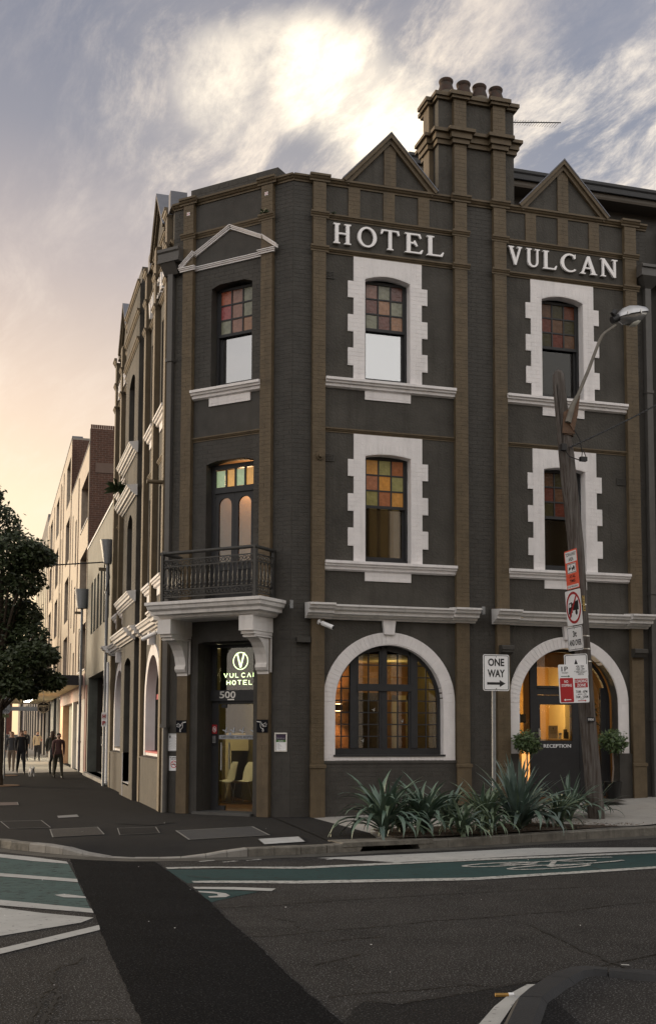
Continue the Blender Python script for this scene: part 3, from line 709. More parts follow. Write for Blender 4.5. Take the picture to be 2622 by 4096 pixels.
cols = ((.945, 1.064), (1.086, 1.25), (1.425, 1.629), (1.651, 1.86), (2.025, 2.244), (2.266, 2.48), (2.665, 2.849), (2.871, 3.095))
rows = [1.325 + .236 * k_ for k_ in range(9)]
for a, b in cols:
    for z0, z1 in zip(rows, rows[1:]):
        zl = min(arch_z(a, r=1.08), arch_z(b, r=1.08)); zh = max(arch_z(a, r=1.08), arch_z(b, r=1.08))
        if z0 + .011 > zh: continue
        z1_ = z1 - .011
        ou = [(a, z0 + .011), (b, z0 + .011), (b, max(z0 + .012, min(z1_, arch_z(b, r=1.08)))), (a, max(z0 + .012, min(z1_, arch_z(a, r=1.08))))]
        MB().slab(ou, n - .032, n - .029, FR).build('pane', GLASS, fo)
ls = MB(); ls.box(.86, 3.2, -.14, .045, 1.165, 1.20, FR); sub('arched_window_sill', FRAME, ls)
sb = MB(); sb.box(.885, 3.175, -.1, .015, 1.085, 1.165, FR); sub('brick_sill', WHITE, sb)
for i in range(26): MB().box(.89 + i * .088, .89 + i * .088 + .079, .0, .022, 1.09, 1.162, FR).build('sill_brick', WHITE, P)
# side-street arched windows
for c in (4.2, 11.1):
    f = MB(); f.slab([(c + 1.12, 1.19)] + arc(c, 2.24, 1.12, 1.12, 0, 180, 24) + [(c - 1.12, 1.19), (c - 1.05, 1.19)] + arc(c, 2.24, 1.05, 1.05, 180, 0, 24) + [(c + 1.05, 1.19)], -.3, -.24, FH)
    for u in (c - .7, c - .35, c, c + .35, c + .7): f.box(u - .02, u + .02, -.29, -.25, 1.19, 2.24 + math.sqrt(1.05 ** 2 - (u - c) ** 2), FH)
    for z in (1.25, 1.6, 1.95): f.box(c - 1.05, c + 1.05, -.285, -.255, z, z + .03, FH)
    fo = sub('arched_window', FRAME, f)
    f = MB(); f.slab(half_arch(c, 1.06, 1.19, 2.24), -.275, -.27, FH); f.build('pane', DARKG, fo)
    f = MB(); f.box(c - 1.05, c + 1.05, -.26, -.2, 2.38, 2.50, FH); f.build('red_transom', mat('red_trim', (.45, .05, .06), .6, .1), fo)
    f = MB(); f.slab(half_arch(c, 1.06, 1.19, 2.24), -.5, -.45, FH); f.build('blind', DARKROOM, fo)
    f = MB(); f.box(c - 1.12, c + 1.12, -.28, .02, 1.16, 1.20, FH); sub('arched_window_sill', MATS['red_trim'] if c < 5 else FRAME, f)
    f = MB(); f.box(c - 1.12, c + 1.12, -.1, .01, 1.085, 1.16, FH); sub('brick_sill', WHITE, f)

# ---- centre bay of the side street ----
cb2 = MB(); c = 7.64
cb2.slab(rect(6.25, 9.05, -.3, 12.72), -.02, .20, FH, [opening(6.98, 8.3, .35, 3.35, .14), opening(7.1, 8.2, 5.0, 6.9, .25), opening(7.05, 8.25, 8.7, 10.6, .2)])
sub('wall', PLAS, cb2); bricks('h', FH, 6.3, 6.95, 0, 12.7, .20, PLAS); bricks('h', FH, 8.35, 9.0, 0, 12.7, .20, PLAS)
mb = MB()
for z, d in ((8.69, .22), (7.62, .26), (5.02, .22)): cornice(mb, 6.15, 9.15, z, .20, FH, d, .24)
cornice(mb, 6.1, 9.2, 4.13, .20, FH, .3, .28)
sub('cornice', CORN, mb)
mb = MB()
for z in (Z1, Z2, Z3): band(mb, 6.2, 9.1, z, .20, FH, .13, .08)
sub('string_course', BROWN, mb)
mb = MB(); mb.box(6.25, 9.05, -.1, .16, 12.72, 13.15, FH); sub('parapet_block', GREY, mb)
mb = MB()
for a, b, z0, z1 in ((6.98, 8.3, .3, 3.5), (7.1, 8.2, 5, 7.2), (7.05, 8.25, 8.7, 10.9)): mb.box(a, b, -.25, -.15, z0, z1, FH)
sub('recess_panel', BROWN, mb)
mb = MB(); mb.box(6.98, 8.3, -.2, .2, .30, .36, FH); mb.box(8.3, 8.32, -.2, .22, 0, 1.1, FH); sub('door_step', CORN, mb)
# horn lamp discs
for u, z, fr in ((.545, 7.08, FR), (2.42, 6.9, FH)):
    k = MB(); k.tube([fr.p(u, .10, z), fr.p(u, .13, z)], .085, 18); k.tube([fr.p(u, .13, z), fr.p(u, .20 if fr is FR else .45, z)], .045, 14); so = k.build('wall_spotlight', BROWN, None, True)
    tag(so, 'round brown spotlight fixed on the pilaster left of the first floor window' if fr is FR else 'brown tubular spotlight sticking out from the side street pilaster above the balcony', 'wall light')

# ---- chimney ----
def ring_band(mb, x0, x1, y0, y1, zt, h, d): mb.box(x0 - d, x1 + d, y0 - d, y1 + d, zt - h, zt)
ch = MB(); CX0, CX1, CY0, CY1 = 3.13, 4.86, .02, .85
ch.box(CX0, CX1, CY0, CY1, 12.3, 15.0); sub('chimney', PLAS, ch)
ch = MB()
for a, b in ((3.435, 3.715), (4.325, 4.61)): ch.box(a, b, CY0 - .12, CY0, 12.85, 15.0); bricks('h', FR, a, b, 12.88, 14.0, .10, BROWN); bricks('h', FR, a, b, 14.2, 14.95, .10, BROWN)
ch.box(CX0 - .10, CX0, .30, .62, 12.7, 15.0); ch.box(CX1, CX1 + .06, .3, .7, 12.7, 15.0)
co = sub('chimney_pilaster', BROWN, ch)
ch = MB()
for zt, h, d in ((15.06, .08, .10), (14.98, .06, .06), (14.24, .07, .15), (14.17, .13, .09), (14.04, .10, .05)):
    ring_band(ch, CX0, CX1, CY0, CY1, zt, h, d)
    for a, b in ((3.435, 3.715), (4.325, 4.61)): ch.box(a - d, b + d, CY0 - .12 - d, CY0, zt - h + .002, zt + .003)
    ch.box(CX0 - .10 - d, CX0, .30 - d, .62 + d, zt - h + .002, zt + .003)
sub('chimney_band', BROWN, ch)
pp_ = [(.155, 0), (.17, .05), (.155, .14), (.125, .22), (.12, .26), (.135, .28), (.14, .31), (.125, .33), (.10, .33), (.10, .2)]
pme = MB().lathe((0, 0, 0), pp_, 18).mesh('chimney_pot', POT, True)
for x in (3.40, 3.80, 4.17, 4.55): place(pme, 'chimney_pot', P, (x, .24, 15.08), Matrix.Diagonal((1.12, 1.12, 1.3, 1)))
ch = MB()
for x in (3.40, 3.80, 4.17, 4.55): ch.lathe((x, .24, 15.0), [(.24, 0), (.22, .08), (.19, .2)], 12)
sub('chimney_mortar', mat('mortar_flaunching', (.12, .10, .075), .9, .3), ch)
an = thing('television_antenna', 'thin horizontal television antenna sticking out to the right of the chimney', 'antenna', (4.9, .6, 14.6))
k = MB(); k.tube([(5.0, .62, 15.04), (6.25, .5, 15.17)], .012, 6); k.tube([(5.0, .62, 13.2), (5.0, .62, 15.06)], .015, 6); k.build('boom', SBLACK, an)
for i in range(18):
    x = 5.15 + i * .062; MB().tube([(x, .49, 15.055 + i * .0065), (x, .72, 15.055 + i * .0065)], .004, 4).build('element', SBLACK, an)

# ---- rooftop addition behind the parapet ----
ra = thing('rooftop_addition', 'dark flat roofed rooftop storey set back behind the hotel gable', 'rooftop storey', (6.5, 3, 12.8), rz=0)
k = MB(); k.box(4.0, 15, 3.6, 3.8, 12.3, 15.0); k.build('wall', mat('dark_cladding', (.055, .05, .046), .7, .1), ra)
k = MB(); k.prof(3.6, 15, [(-3.0, 15.37), (-3.0, 15.30), (-3.03, 15.26), (-3.03, 15.16), (-3.0, 15.12), (-3.6, 15.12), (-4.6, 15.37)], FR); k.build('roof_edge', FRAME, ra)
k = MB(); k.prof(3.6, 15, [(-3.08, 15.12), (-3.08, 15.02), (-3.1, 14.97), (-3.6, 14.97), (-3.6, 15.12)], FR); k.build('fascia', mat('brown_fascia', (.085, .07, .055), .6, .1), ra)
for x in (5.1, 6.1, 7.3, 9.1):
    k = MB(); k.slab(rect(x - .6, x + .42, 14.2, 14.66), -3.58, -3.54, FR, [rect(x - .55, x - .1, 14.2, 14.60), rect(x - .05, x + .37, 14.2, 14.60)]); wn_ = k.build('window', FRAME, ra)
    k = MB(); k.box(x - .55, x + .37, -3.575, -3.57, 14.2, 14.6, FR); k.build('pane', DARKG, wn_)

# ---- lettering ----
def serif(ch):
    if ch == 'H': return .8, [[(0,0),(.3,0),(.3,.05),(.23,.08),(.23,.47),(.57,.47),(.57,.08),(.5,.05),(.5,0),(.8,0),(.8,.05),(.73,.08),(.73,.92),(.8,.95),(.8,1),(.5,1),(.5,.95),(.57,.92),(.57,.55),(.23,.55),(.23,.92),(.3,.95),(.3,1),(0,1),(0,.95),(.07,.92),(.07,.08),(0,.05)]]
    if ch == 'T': return .87, [[(.28,0),(.57,0),(.57,.05),(.5,.08),(.5,.93),(.72,.93),(.80,.76),(.86,.78),(.82,1),(.03,1),(-.01,.78),(.05,.76),(.13,.93),(.35,.93),(.35,.08),(.28,.05)]]
    if ch == 'E': return .75, [[(0,0),(.68,0),(.75,.2),(.7,.22),(.58,.08),(.23,.08),(.23,.48),(.38,.48),(.48,.36),(.53,.38),(.42,.66),(.37,.64),(.36,.56),(.23,.56),(.23,.92),(.55,.92),(.63,.77),(.68,.79),(.62,1),(0,1),(0,.95),(.08,.92),(.08,.08),(0,.05)]]
    if ch == 'L': return .72, [[(0,0),(.65,0),(.72,.22),(.67,.24),(.56,.08),(.23,.08),(.23,.92),(.31,.95),(.31,1),(0,1),(0,.95),(.07,.92),(.07,.08),(0,.05)]]
    if ch == 'O': return .86, [arc(.43,.5,.43,.51,0,348,30), arc(.43,.5,.28,.42,0,348,30)]
    if ch == 'C':
        o_ = arc(.45,.5,.45,.51,52,316,26); i_ = arc(.47,.5,.31,.42,312,56,24); return .8, [o_ + [(.80,.10),(.80,.2)][:0] + i_ + [(.62,.80),(.66,.74),(.74,.76),(.74,1.0),(.69,.98)]]
    if ch == 'U': return .8, [[(0,1),(0,.95),(.07,.92),(.07,.32)] + arc(.375,.32,.305,.33,180,360,12) + [(.68,.92),(.76,.95),(.76,1),(.48,1),(.48,.95),(.58,.92),(.58,.32)] + arc(.40,.32,.18,.23,360,180,12)[1:] + [(.22,.92),(.3,.95),(.3,1)]]
    if ch == 'V': return .8, [[(0,1),(0,.95),(.06,.93),(.36,0),(.46,0),(.74,.93),(.8,.95),(.8,1),(.52,1),(.52,.95),(.62,.92),(.45,.3),(.24,.92),(.33,.95),(.33,1)]]
    if ch == 'A': return .88, [[(0,0),(.28,0),(.28,.05),(.19,.08),(.26,.3),(.55,.3),(.62,.08),(.53,.05),(.53,0),(.88,0),(.88,.05),(.8,.08),(.5,1),(.38,1),(.08,.08),(0,.05)], [(.29,.38),(.52,.38),(.405,.74)]]
    if ch == 'N': return .86, [[(0,0),(.26,0),(.26,.05),(.17,.08),(.17,.75),(.66,0),(.77,0),(.77,.92),(.86,.95),(.86,1),(.58,1),(.58,.95),(.67,.92),(.67,.27),(.2,1),(0,1),(0,.95),(.08,.92),(.08,.08),(0,.05)]]
LT = mat('white_letter', (.88, .86, .86), .4, .02)
def letters(fr, spec, z0, z1, n0, n1, rev=False):
    for ch_, a, b in spec:
        wd_, loops = serif(ch_)
        def q(p_): x = p_[0] / wd_; x = 1 - x if rev else x; return (a + (b - a) * x, z0 + (z1 - z0) * p_[1])
        mb = MB(); ll = [[q(p_) for p_ in l] for l in loops]; mb.slab(ll[0], n0, n1, fr, ll[1:]); sub('letter', LT, mb)
letters(FR, (('H', .82, 1.19), ('O', 1.33, 1.74), ('T', 1.83, 2.24), ('E', 2.35, 2.75), ('L', 2.83, 3.21)), 11.47, 11.89, .02, .07)
letters(FR, (('V', 4.67, 4.99), ('U', 5.09, 5.42), ('L', 5.48, 5.81), ('C', 5.90, 6.28), ('A', 6.36, 6.77), ('N', 6.86, 7.27)), 11.51, 11.91, .02, .07)
def rl(y0, word, w_, gap):
    out = []; y = y0
    for c_ in word: out.append((c_, y - w_, y)); y -= w_ + gap
    return out
letters(FH, rl(5.45, 'VULCAN', .36, .09), 11.47, 11.9, .02, .09, True)
letters(FH, rl(12.3, 'HOTEL', .38, .1), 11.47, 11.9, .02, .09, True)

# ---- vents, downpipes, boxes ----
for u0, z0 in ((.66, 10.745), (.665, 7.01), (7.18, 10.68), (7.2, 6.95)):
    v = MB(); v.slab(rect(u0, u0 + .2, z0, z0 + .15), 0, .02, FR, [rect(u0 + .02 + .028 * i, u0 + .037 + .028 * i, z0 + .02 + .03 * j, z0 + .038 + .03 * j) for i in range(6) for j in range(4)])
    v.box(u0, u0 + .2, 0, .003, z0, z0 + .15, FR); sub('air_vent', GREY, v)
v = MB(); v.box(.10, .37, 0, .12, 3.38, 3.49, FR); v.box(4.37, 4.62, .1, .24, 3.28, 3.36, FR); v.prof(4.36, 4.63, [(.10, 3.42), (.24, 3.42), (.26, 3.40), (.26, 3.33), (.22, 3.30), (.18, 3.24), (.10, 3.24)], FR); v.prof(7.42, 7.73, [(.10, 3.42), (.24, 3.42), (.26, 3.40), (.26, 3.33), (.22, 3.30), (.18, 3.24), (.10, 3.24)], FR); v.box(.96, 1.04, 0, 0, 0, 0, FR)
sub('cable_box', GREY, v)
pb = thing('downpipe', 'square rainwater head and dark downpipe in the recess between corner splay and side street', 'downpipe', FD.p(.08, .1, 0))
k = MB(); k.prof(-.22, .32, [(0, 11.76), (.30, 11.76), (.30, 11.70), (.27, 11.67), (.27, 11.55), (.29, 11.52), (.29, 11.47), (0, 11.47)], FD); k.build('rainwater_head', PIPE, pb)
k = MB(); k.prof(-.16, .2, [(0, 11.47), (.27, 11.47), (.12, 11.25), (0, 11.25)], FD); k.build('hopper', PIPE, pb)
k = MB(); k.box(-.06, .07, .02, .13, 9.4, 11.3, FD); k.box(-.055, .065, .02, .125, 1.75, 9.4, FD); k.tube([FD.p(.005, .07, 0), FD.p(.005, .07, 1.76)], .065, 12); k.build('pipe', PIPE, pb)
for z in (1.72, 9.38, 5.3): MB().box(-.075, .085, .0, .15, z, z + .07, FD).build('pipe_collar', PIPE, pb)
pb = thing('downpipe', 'rainwater hopper and downpipe at the right hand edge of the hotel front', 'downpipe', (7.96, -.1, .3))
k = MB(); k.prof(7.71, 8.3, [(0, 11.80), (.34, 11.80), (.36, 11.77), (.36, 11.73), (.32, 11.72), (.32, 11.55), (0, 11.55)], FR)
k.add([FR.p(7.74, 0, 11.55), FR.p(7.74, .32, 11.55), FR.p(8.27, .32, 11.55), FR.p(8.27, 0, 11.55), FR.p(7.9, 0, 11.33), FR.p(7.9, .14, 11.33), FR.p(8.06, .14, 11.33), FR.p(8.06, 0, 11.33)], [(0, 1, 5, 4), (1, 2, 6, 5), (2, 3, 7, 6), (4, 5, 6, 7)])
k.build('rainwater_head', PIPE, pb)
k = MB(); k.box(7.9, 8.04, .02, .14, .25, 11.4, FR); k.build('pipe', PIPE, pb)
for z in (1.9, 4.6, 9.0): MB().box(7.885, 8.055, 0, .16, z, z + .06, FR).build('pipe_collar', PIPE, pb)
# neighbouring wing of the hotel just inside the frame
k = MB(); k.box(8.3, 16, .0, .4, -.2, 12.7); k.box(8.32, 8.6, -.3, 0, -.2, 12.75); sub('wall', GREY, k)
# small plants rooting on ledges
def tuft(name, label, cat, loc, n_, s, m):
    k = MB(); rnd = random.Random(hash(label) % 999)
    for i in range(n_):
        a = rnd.uniform(0, 6.28); l = s * rnd.uniform(.5, 1); d = Vector((math.cos(a) * l * .8, math.sin(a) * l * .8, l * rnd.uniform(.1, .9))); p0 = Vector(loc); sd_ = d.cross(Vector((0, 0, 1))).normalized() * s * .08
        k.add([p0 - sd_ * .4, p0 + sd_ * .4, p0 + d * .6 + sd_, p0 + d + Vector((0, 0, -l * .3)), p0 + d * .6 - sd_], [(0, 1, 2, 3, 4)])
    o = k.build(name, m); tag(o, label, cat); return o
LEAFD = mat('weed_leaf', (.045, .07, .03), .6, .3, 9)
tuft('ledge_weed', 'small green weed growing on the string course of the right corner pilaster', 'weed', FD.p(2.33, .16, 12.08), 30, .16, LEAFD)
tuft('ledge_weed', 'tiny weed on the string course above the letter H of HOTEL', 'weed', FR.p(.82, .06, 12.07), 16, .09, LEAFD)
tuft('ledge_fern', 'green fern growing from the moulding high on the side street facade', 'fern', FH.p(9.3, .35, 8.1), 60, .55, LEAFD)

# ================================================================== ENTRANCE AND ROOMS
n = -.5
f = MB()
f.box(.70, .93, n - .06, n, .02, 2.27, FD); f.box(.72, .86, n - .05, n + .02, 2.27, 3.5, FD); f.box(2.02, 2.12, n - .06, n, .02, 3.5, FD)
f.box(.70, 2.12, n - .05, n + .05, 2.27, 2.49, FD); f.box(.86, 2.02, n - .05, n, 3.36, 3.5, FD); f.box(.93, 2.02, n - .05, n - .01, 2.21, 2.27, FD)
ef = sub('entrance_frame', FRAME, f)
MB().box(.86, 2.02, n - .03, n - .025, 2.49, 3.36, FD).build('pane', GLASS, ef)
f = MB(); f.box(.70, .76, -.5, -.24, -.1, 3.5, FD); f.box(2.08, 2.14, -.5, -.24, -.1, 3.5, FD); f.box(.7, 2.14, -.5, -.24, 3.42, 3.5, FD); sub('porch_reveal', GREY, f)
f = MB(); f.box(.72, 2.1, -.5, .12, -.1, .045, FD); sub('doorstep', mat('dark_stone', (.07, .07, .068), .7, .15, 5, .2, 40), f)
ed = MB(); ed.box(.935, 2.01, n - .025, n - .013, .07, 2.2, FD); eo = sub('glass_door', GLASS, ed)
f = MB(); f.box(.93, 1.10, n - .04, n + .0, .05, .14, FD); f.box(1.0, 1.12, n - .04, n, 2.13, 2.2, FD); f.build('patch_fitting', FRAME, eo)
f = MB(); f.tube([FD.p(1.045, n + .06, .86), FD.p(1.045, n + .06, 1.42)], .018, 10); f.tube([FD.p(1.14, n - .09, .88), FD.p(1.14, n - .09, 1.42)], .018, 10)
for z in (.95, 1.33): f.tube([FD.p(1.045, n + .06, z), FD.p(1.045, n - .0, z)], .008, 6)
f.build('pull_handle', STEEL, eo)
f = MB(); f.box(.937, 2.01, n - .012, n - .010, 1.49, 1.575, FD); f.build('door_strip', mat('strip_grey', (.38, .39, .41), .6, .02), eo)
f = MB(); f.text('CAFE CLOSED - HOTEL RECEPTION OPEN', 1.0, 1.93, 1.508, 1.558, n - .010, n - .008, FD, .01); f.build('door_text', SBLACK, eo)
def bird(mb, fr, u, z, s, nn, mir=1, th=.003):
    for pl in ([(0, .1), (.25, .15), (.6, .02), (1.1, -.1), (.62, -.08), (.45, -.3), (.25, -.75), (.2, -.3), (.05, -.15)], [(.2, .08), (.5, .85), (.72, .95), (.6, .4), (.5, .05)], [(.15, .1), (-.15, .35), (-.65, .3), (-.3, .05), (0, -.05)]):
        mb.slab([(u + a * s * mir, z + b * s) for a, b in pl], nn, nn + th, fr)
f = MB()
for u in (1.10, 1.29, 1.51, 1.77, 1.93): bird(f, FD, u - .03, 1.655, .085, n - .013)
f.box(1.18, 1.24, n - .012, n - .01, 1.565, 1.62, FD); f.build('bird_transfer', mat('transfer_grey', (.45, .47, .5), .6, .02), eo)
for i, (u, ch_) in enumerate(((1.03, '5'), (1.165, '0'), (1.30, '0'))):
    MB().text(ch_, u - .045, u + .075, 2.325, 2.465, n + .05, n + .062, FD, .01).build('house_number', STEEL, ef)
MB().box(1.18, 1.34, n + .05, n + .056, 2.285, 2.31, FD).build('name_plate', STEEL, ef)
nn_ = n + .012
ns = thing('neon_sign', 'glowing pale green neon sign, ringed V over VULCAN HOTEL, above the entrance door', 'neon sign', FD.p(1.4, n, 2.6))
NEON = mat('neon_tube', (.9, 1, .7), .4, .0, emit=(.78, 1.0, .48), es=2.6)
k = MB(); n2 = n - .08
k.tube([FD.p(1.40 + .175 * math.cos(R(t)), n2, 3.09 + .175 * math.sin(R(t))) for t in range(0, 360, 12)], .008, 8, True); k.build('neon_ring', NEON, ns)
k = MB(); k.slab([(1.30, 3.255), (1.33, 3.255), (1.40, 3.00), (1.47, 3.255), (1.50, 3.255), (1.415, 2.955), (1.385, 2.955)], n2 - .006, n2 + .006, FD); k.build('neon_letter', NEON, ns)
def neon_word(wd_, u0, cw, gap, z0, h):
    G_ = {'V': [[(0, 1), (.5, 0), (1, 1)]], 'U': [[(0, 1), (0, .35), (.15, .1), (.5, 0), (.85, .1), (1, .35), (1, 1)]], 'L': [[(0, 1), (0, 0), (.8, 0)]], 'C': [[(1, .85), (.7, 1), (.35, .98), (.05, .7), (.05, .3), (.35, .02), (.7, 0), (1, .15)]],
          'A': [[(0, 0), (.5, 1), (1, 0)]], 'N': [[(0, 0), (0, 1), (1, 0), (1, 1)]], 'H': [[(0, 0), (0, 1)], [(1, 0), (1, 1)], [(0, .5), (1, .5)]], 'O': [[(.5 + .5 * math.cos(R(t)), .5 + .5 * math.sin(R(t))) for t in range(0, 361, 30)]], 'T': [[(0, 1), (1, 1)], [(.5, 1), (.5, 0)]], 'E': [[(1, 1), (0, 1), (0, 0), (1, 0)], [(0, .5), (.8, .5)]]}
    for i, c_ in enumerate(wd_):
        k = MB()
        for l in G_[c_]: k.tube([FD.p(u0 + i * (cw + gap) + a * cw, n2, z0 + b * h) for a, b in l], .0075, 6)
        k.build('neon_letter', NEON, ns)
neon_word('VULCAN', 1.0, .082, .06, 2.755, .085); neon_word('HOTEL', 1.07, .08, .055, 2.605, .085)
nl = bpy.data.lights.new('neon_glow', 'POINT'); nl.energy = .25; nl.color = (.75, 1, .4); nl.shadow_soft_size = .1; lo = bpy.data.objects.new('neon_glow', nl); COL.objects.link(lo); lo.location = FD.p(1.4, n - .22, 2.95)

# cafe interior
WARMW = mat('cafe_wall', (.15, .12, .045), .9, .1, 3); WOODF = mat('cafe_floor', (.16, .075, .03), .5, .25, 4, .1, 20, .4)
r_ = MB(); r_.flat([(.1, .3), (3.6, .3), (3.6, 8), (-1.75, 8), (-1.75, 2.3)], .03); sub('inner_floor', WOODF, r_)
r_ = MB(); r_.box(.28, .34, .26, 8, 0, 3.8); r_.box(XH + .26, .3, 7.6, 7.7, 0, 3.8); sub('room_wall', WARMW, r_)
r_ = MB(); r_.box(-1.35, -1.0, 6.4, 6.5, 1.1, 3.0); r_.box(-.7, -.5, 5.0, 5.1, 1.4, 2.7); sub('wall_picture', DARKROOM, r_)
MB().add([FD.p(1.4, n - .36, 2.50), FD.p(2.1, n - .36, 2.50), FD.p(2.1, n - .36, 3.5), FD.p(.8, n - .36, 3.5), FD.p(.8, n - .36, 2.50)], [(0, 1, 2, 3, 4)])
f = MB(); f.box(.72, 2.1, n - .40, n - .36, 2.45, 3.6, FD); sub('dark_lining', mat('dark_green_lining', (.006, .008, .004), .6, .3, 6, spec=.1), f)
fp = thing('console_counter', 'cream open console counter inside the cafe behind the glass door', 'counter', (-.35, 3.3, .03))
CREAM = mat('cream_board', (.60, .52, .36), .6, .05)
f = MB(); f.box(-.28, .27, 4.9, 5.3, 1.2, 1.52); f.box(-.28, -.14, 4.9, 5.3, .03, 1.2); f.build('carcass', CREAM, fp)
f = MB(); f.box(-.26, .2, 4.92, 5.2, 1.525, 1.61); o = f.build('newspaper_stack', mat('newsprint', (.42, .33, .22), .8, .3, 30)); tag(o, 'pile of newspapers lying on the cream console counter', 'newspapers')
CHW = mat('white_plastic', (.82, .80, .70), .35, .02)
def cafe_chair():
    t = thing('cafe_chair', 'white moulded cafe chair nearest the glass door', 'chair', (0, 0, 0), 'white chairs at the cafe table')
    k = MB(); prf = [(.24, .44), (.20, .46), (.08, .445), (-.08, .43), (-.18, .45), (-.22, .52), (-.235, .62), (-.26, .74), (-.30, .84)]; vs = []; fs = []
    wds = [.20, .21, .215, .21, .19, .19, .20, .18, .13]
    for i, (a, z) in enumerate(prf):
        for j in range(7):
            s_ = -1 + j / 3; vs.append((a + (.03 if i > 4 else 0) * s_ * s_, wds[i] * s_, z + (.02 if i < 5 else 0) * s_ * s_))
    nv = len(vs); vs += [(x - (.012 if i >= 35 else 0), y, z - (.012 if i < 35 else 0)) for i, (x, y, z) in enumerate(vs)]
    for i in range(8):
        for j in range(6):
            a = i * 7 + j; fs.append((a, a + 1, a + 8, a + 7)); fs.append((nv + a + 7, nv + a + 8, nv + a + 1, nv + a))
    k.add(vs, fs); k.build('seat_shell', CHW, t, True, local=True)
    k = MB()
    for s_ in (-.19, .19): k.tube([(-.12, s_ * .8, .43), (-.2, s_, .02), (.22, s_, .02), (.14, s_ * .8, .43)], .008, 6)
    k.build('leg_frame', STEEL, t, local=True); return t
c0_ = cafe_chair(); base = Vector((-.17, 3.95, .03)); c0_.scale = (1.25, 1.2, 1.1); c0_.location = base; c0_.rotation_euler = (0, 0, R(196))
for i, (dx_, dy_, lb) in enumerate(((-.30, .45, 'white moulded cafe chair second from the glass door'), (-.72, 1.35, 'white moulded cafe chair third from the glass door, behind the table'), (-.52, 1.75, 'white moulded cafe chair farthest inside behind the red folded cloth'))):
    c = copy_tree(c0_); c['label'] = lb; c.location = base + Vector((dx_, dy_, 0)); c.rotation_euler = (0, 0, R(190 - 8 * i))
tb = thing('cafe_table', 'small pale cafe table inside the glass door', 'table', (-.95, 2.75, .03))
f = MB(); f.box(-1.3, -.50, 4.5, 4.95, .80, .825); f.build('tabletop', CREAM, tb); f = MB(); f.tube([(-.95, 4.7, .03), (-.95, 4.7, .80)], .03, 10); f.build('pedestal', STEEL, tb)
f = MB(); f.box(-1.2, -.66, 4.55, 4.8, .826, .87); tag(f.build('folded_cloth', mat('red_cloth', (.6, .03, .03), .8, .1)), 'red folded cloth lying on the cafe table', 'cloth')
def plight(nm, loc, e, col, s=.1):
    d_ = bpy.data.lights.new(nm, 'POINT'); d_.energy = e; d_.color = col; d_.shadow_soft_size = s; o = bpy.data.objects.new(nm, d_); COL.objects.link(o); o.location = loc; return o
plight('cafe_ceiling_lamp', (-.6, 3.3, 2.9), 60, (1, .86, .5), .2)
# room behind the arched window
COPPER = mat('copper_wallpaper', (.30, .15, .07), .6, .35, 3.5, .1, 20, .5)
r_ = MB(); r_.box(.34, 3.45, 2.3, 2.36, 0, 3.8); sub('room_wall', COPPER, r_)
r_ = MB(); r_.box(3.4, 3.45, .26, 2.3, 0, 3.8); sub('room_wall', mat('olive_wall', (.12, .10, .035), .8, .1), r_)
r_ = MB(); r_.box(.34, 3.45, .26, 2.3, 3.15, 3.2); r_.box(XH + .26, .34, 2.9, 7.6, 3.6, 3.65); sub('room_ceiling', mat('warm_ceiling', (.5, .42, .25), .9, .05), r_)
r_ = MB()
for a in (2.9, 3.22): r_.box(a, a + .10, 2.24, 2.3, 0, 2.45)
r_.box(2.9, 3.32, 2.24, 2.3, 2.35, 2.45); sub('inner_doorframe', mat('pale_doorframe', (.6, .5, .3), .7, .05), r_)
r_ = MB(); r_.box(1.9, 2.75, 2.2, 2.29, .6, 2.5); sub('wall_picture', mat('dark_tapestry', (.03, .02, .012), .8, .6, 8), r_)
sk = thing('wall_sconce', 'round copper wall lamp glowing up and down inside the arched window', 'wall lamp', (1.62, 2.2, 2.16))
k = MB(); k.tube([(1.62, 2.28, 2.16), (1.62, 2.14, 2.16)], .03, 10); k.lathe((1.62, 2.1, 2.10), [(.085, 0), (.09, .02), (.09, .12), (.085, .14)], 16); k.build('shade', mat('dark_copper', (.15, .06, .03), .4, .1, metal=.6), sk, True)
k = MB(); k.lathe((1.62, 2.1, 2.095), [(.07, 0), (.07, .004)], 14); k.lathe((1.62, 2.1, 2.245), [(.07, 0), (.07, .004)], 14); k.build('bulb', mat('warm_bulb', (1, .7, .3), .5, emit=(1, .62, .28), es=14), sk)
for z, rx in ((2.32, 0), (2.02, 1)):
    d_ = bpy.data.lights.new('sconce_spot', 'SPOT'); d_.energy = 22; d_.color = (1, .55, .24); d_.spot_size = R(95); d_.spot_blend = .8; d_.shadow_soft_size = .04
    o = bpy.data.objects.new('sconce_spot', d_); COL.objects.link(o); o.location = (1.62, 2.08, z); o.rotation_euler = (R(180) if rx == 0 else 0, 0, 0)
plight('arched_room_lamp', (2.6, 1.4, 2.9), 6.5, (1, .75, .3), .15)
r_ = MB(); r_.box(1.0, 1.7, 1.2, 1.8, 1.0, 1.05); r_.box(1.3, 1.4, 1.45, 1.55, .02, 1.0); tag(r_.build('window_table', mat('brown_table', (.15, .07, .03), .4, .1)), 'brown high table inside the arched window', 'table')
r_ = MB(); r_.lathe((1.5, 1.5, 1.05), [(.03, 0), (.03, .12), (.012, .17), (.012, .22)], 10); tag(r_.build('bottle', SBLACK), 'small dark bottle standing on the brown window table', 'bottle')
b_ = MB()
for u, z, s in ((1.73, 2.08, .05), (2.33, 1.86, .05), (1.5, 1.47, .05)): bird(b_, FR, u, z, s, -.128, 1, .001)
sub('bird_transfer', mat('etched_white', (.35, .35, .33), .6), b_)

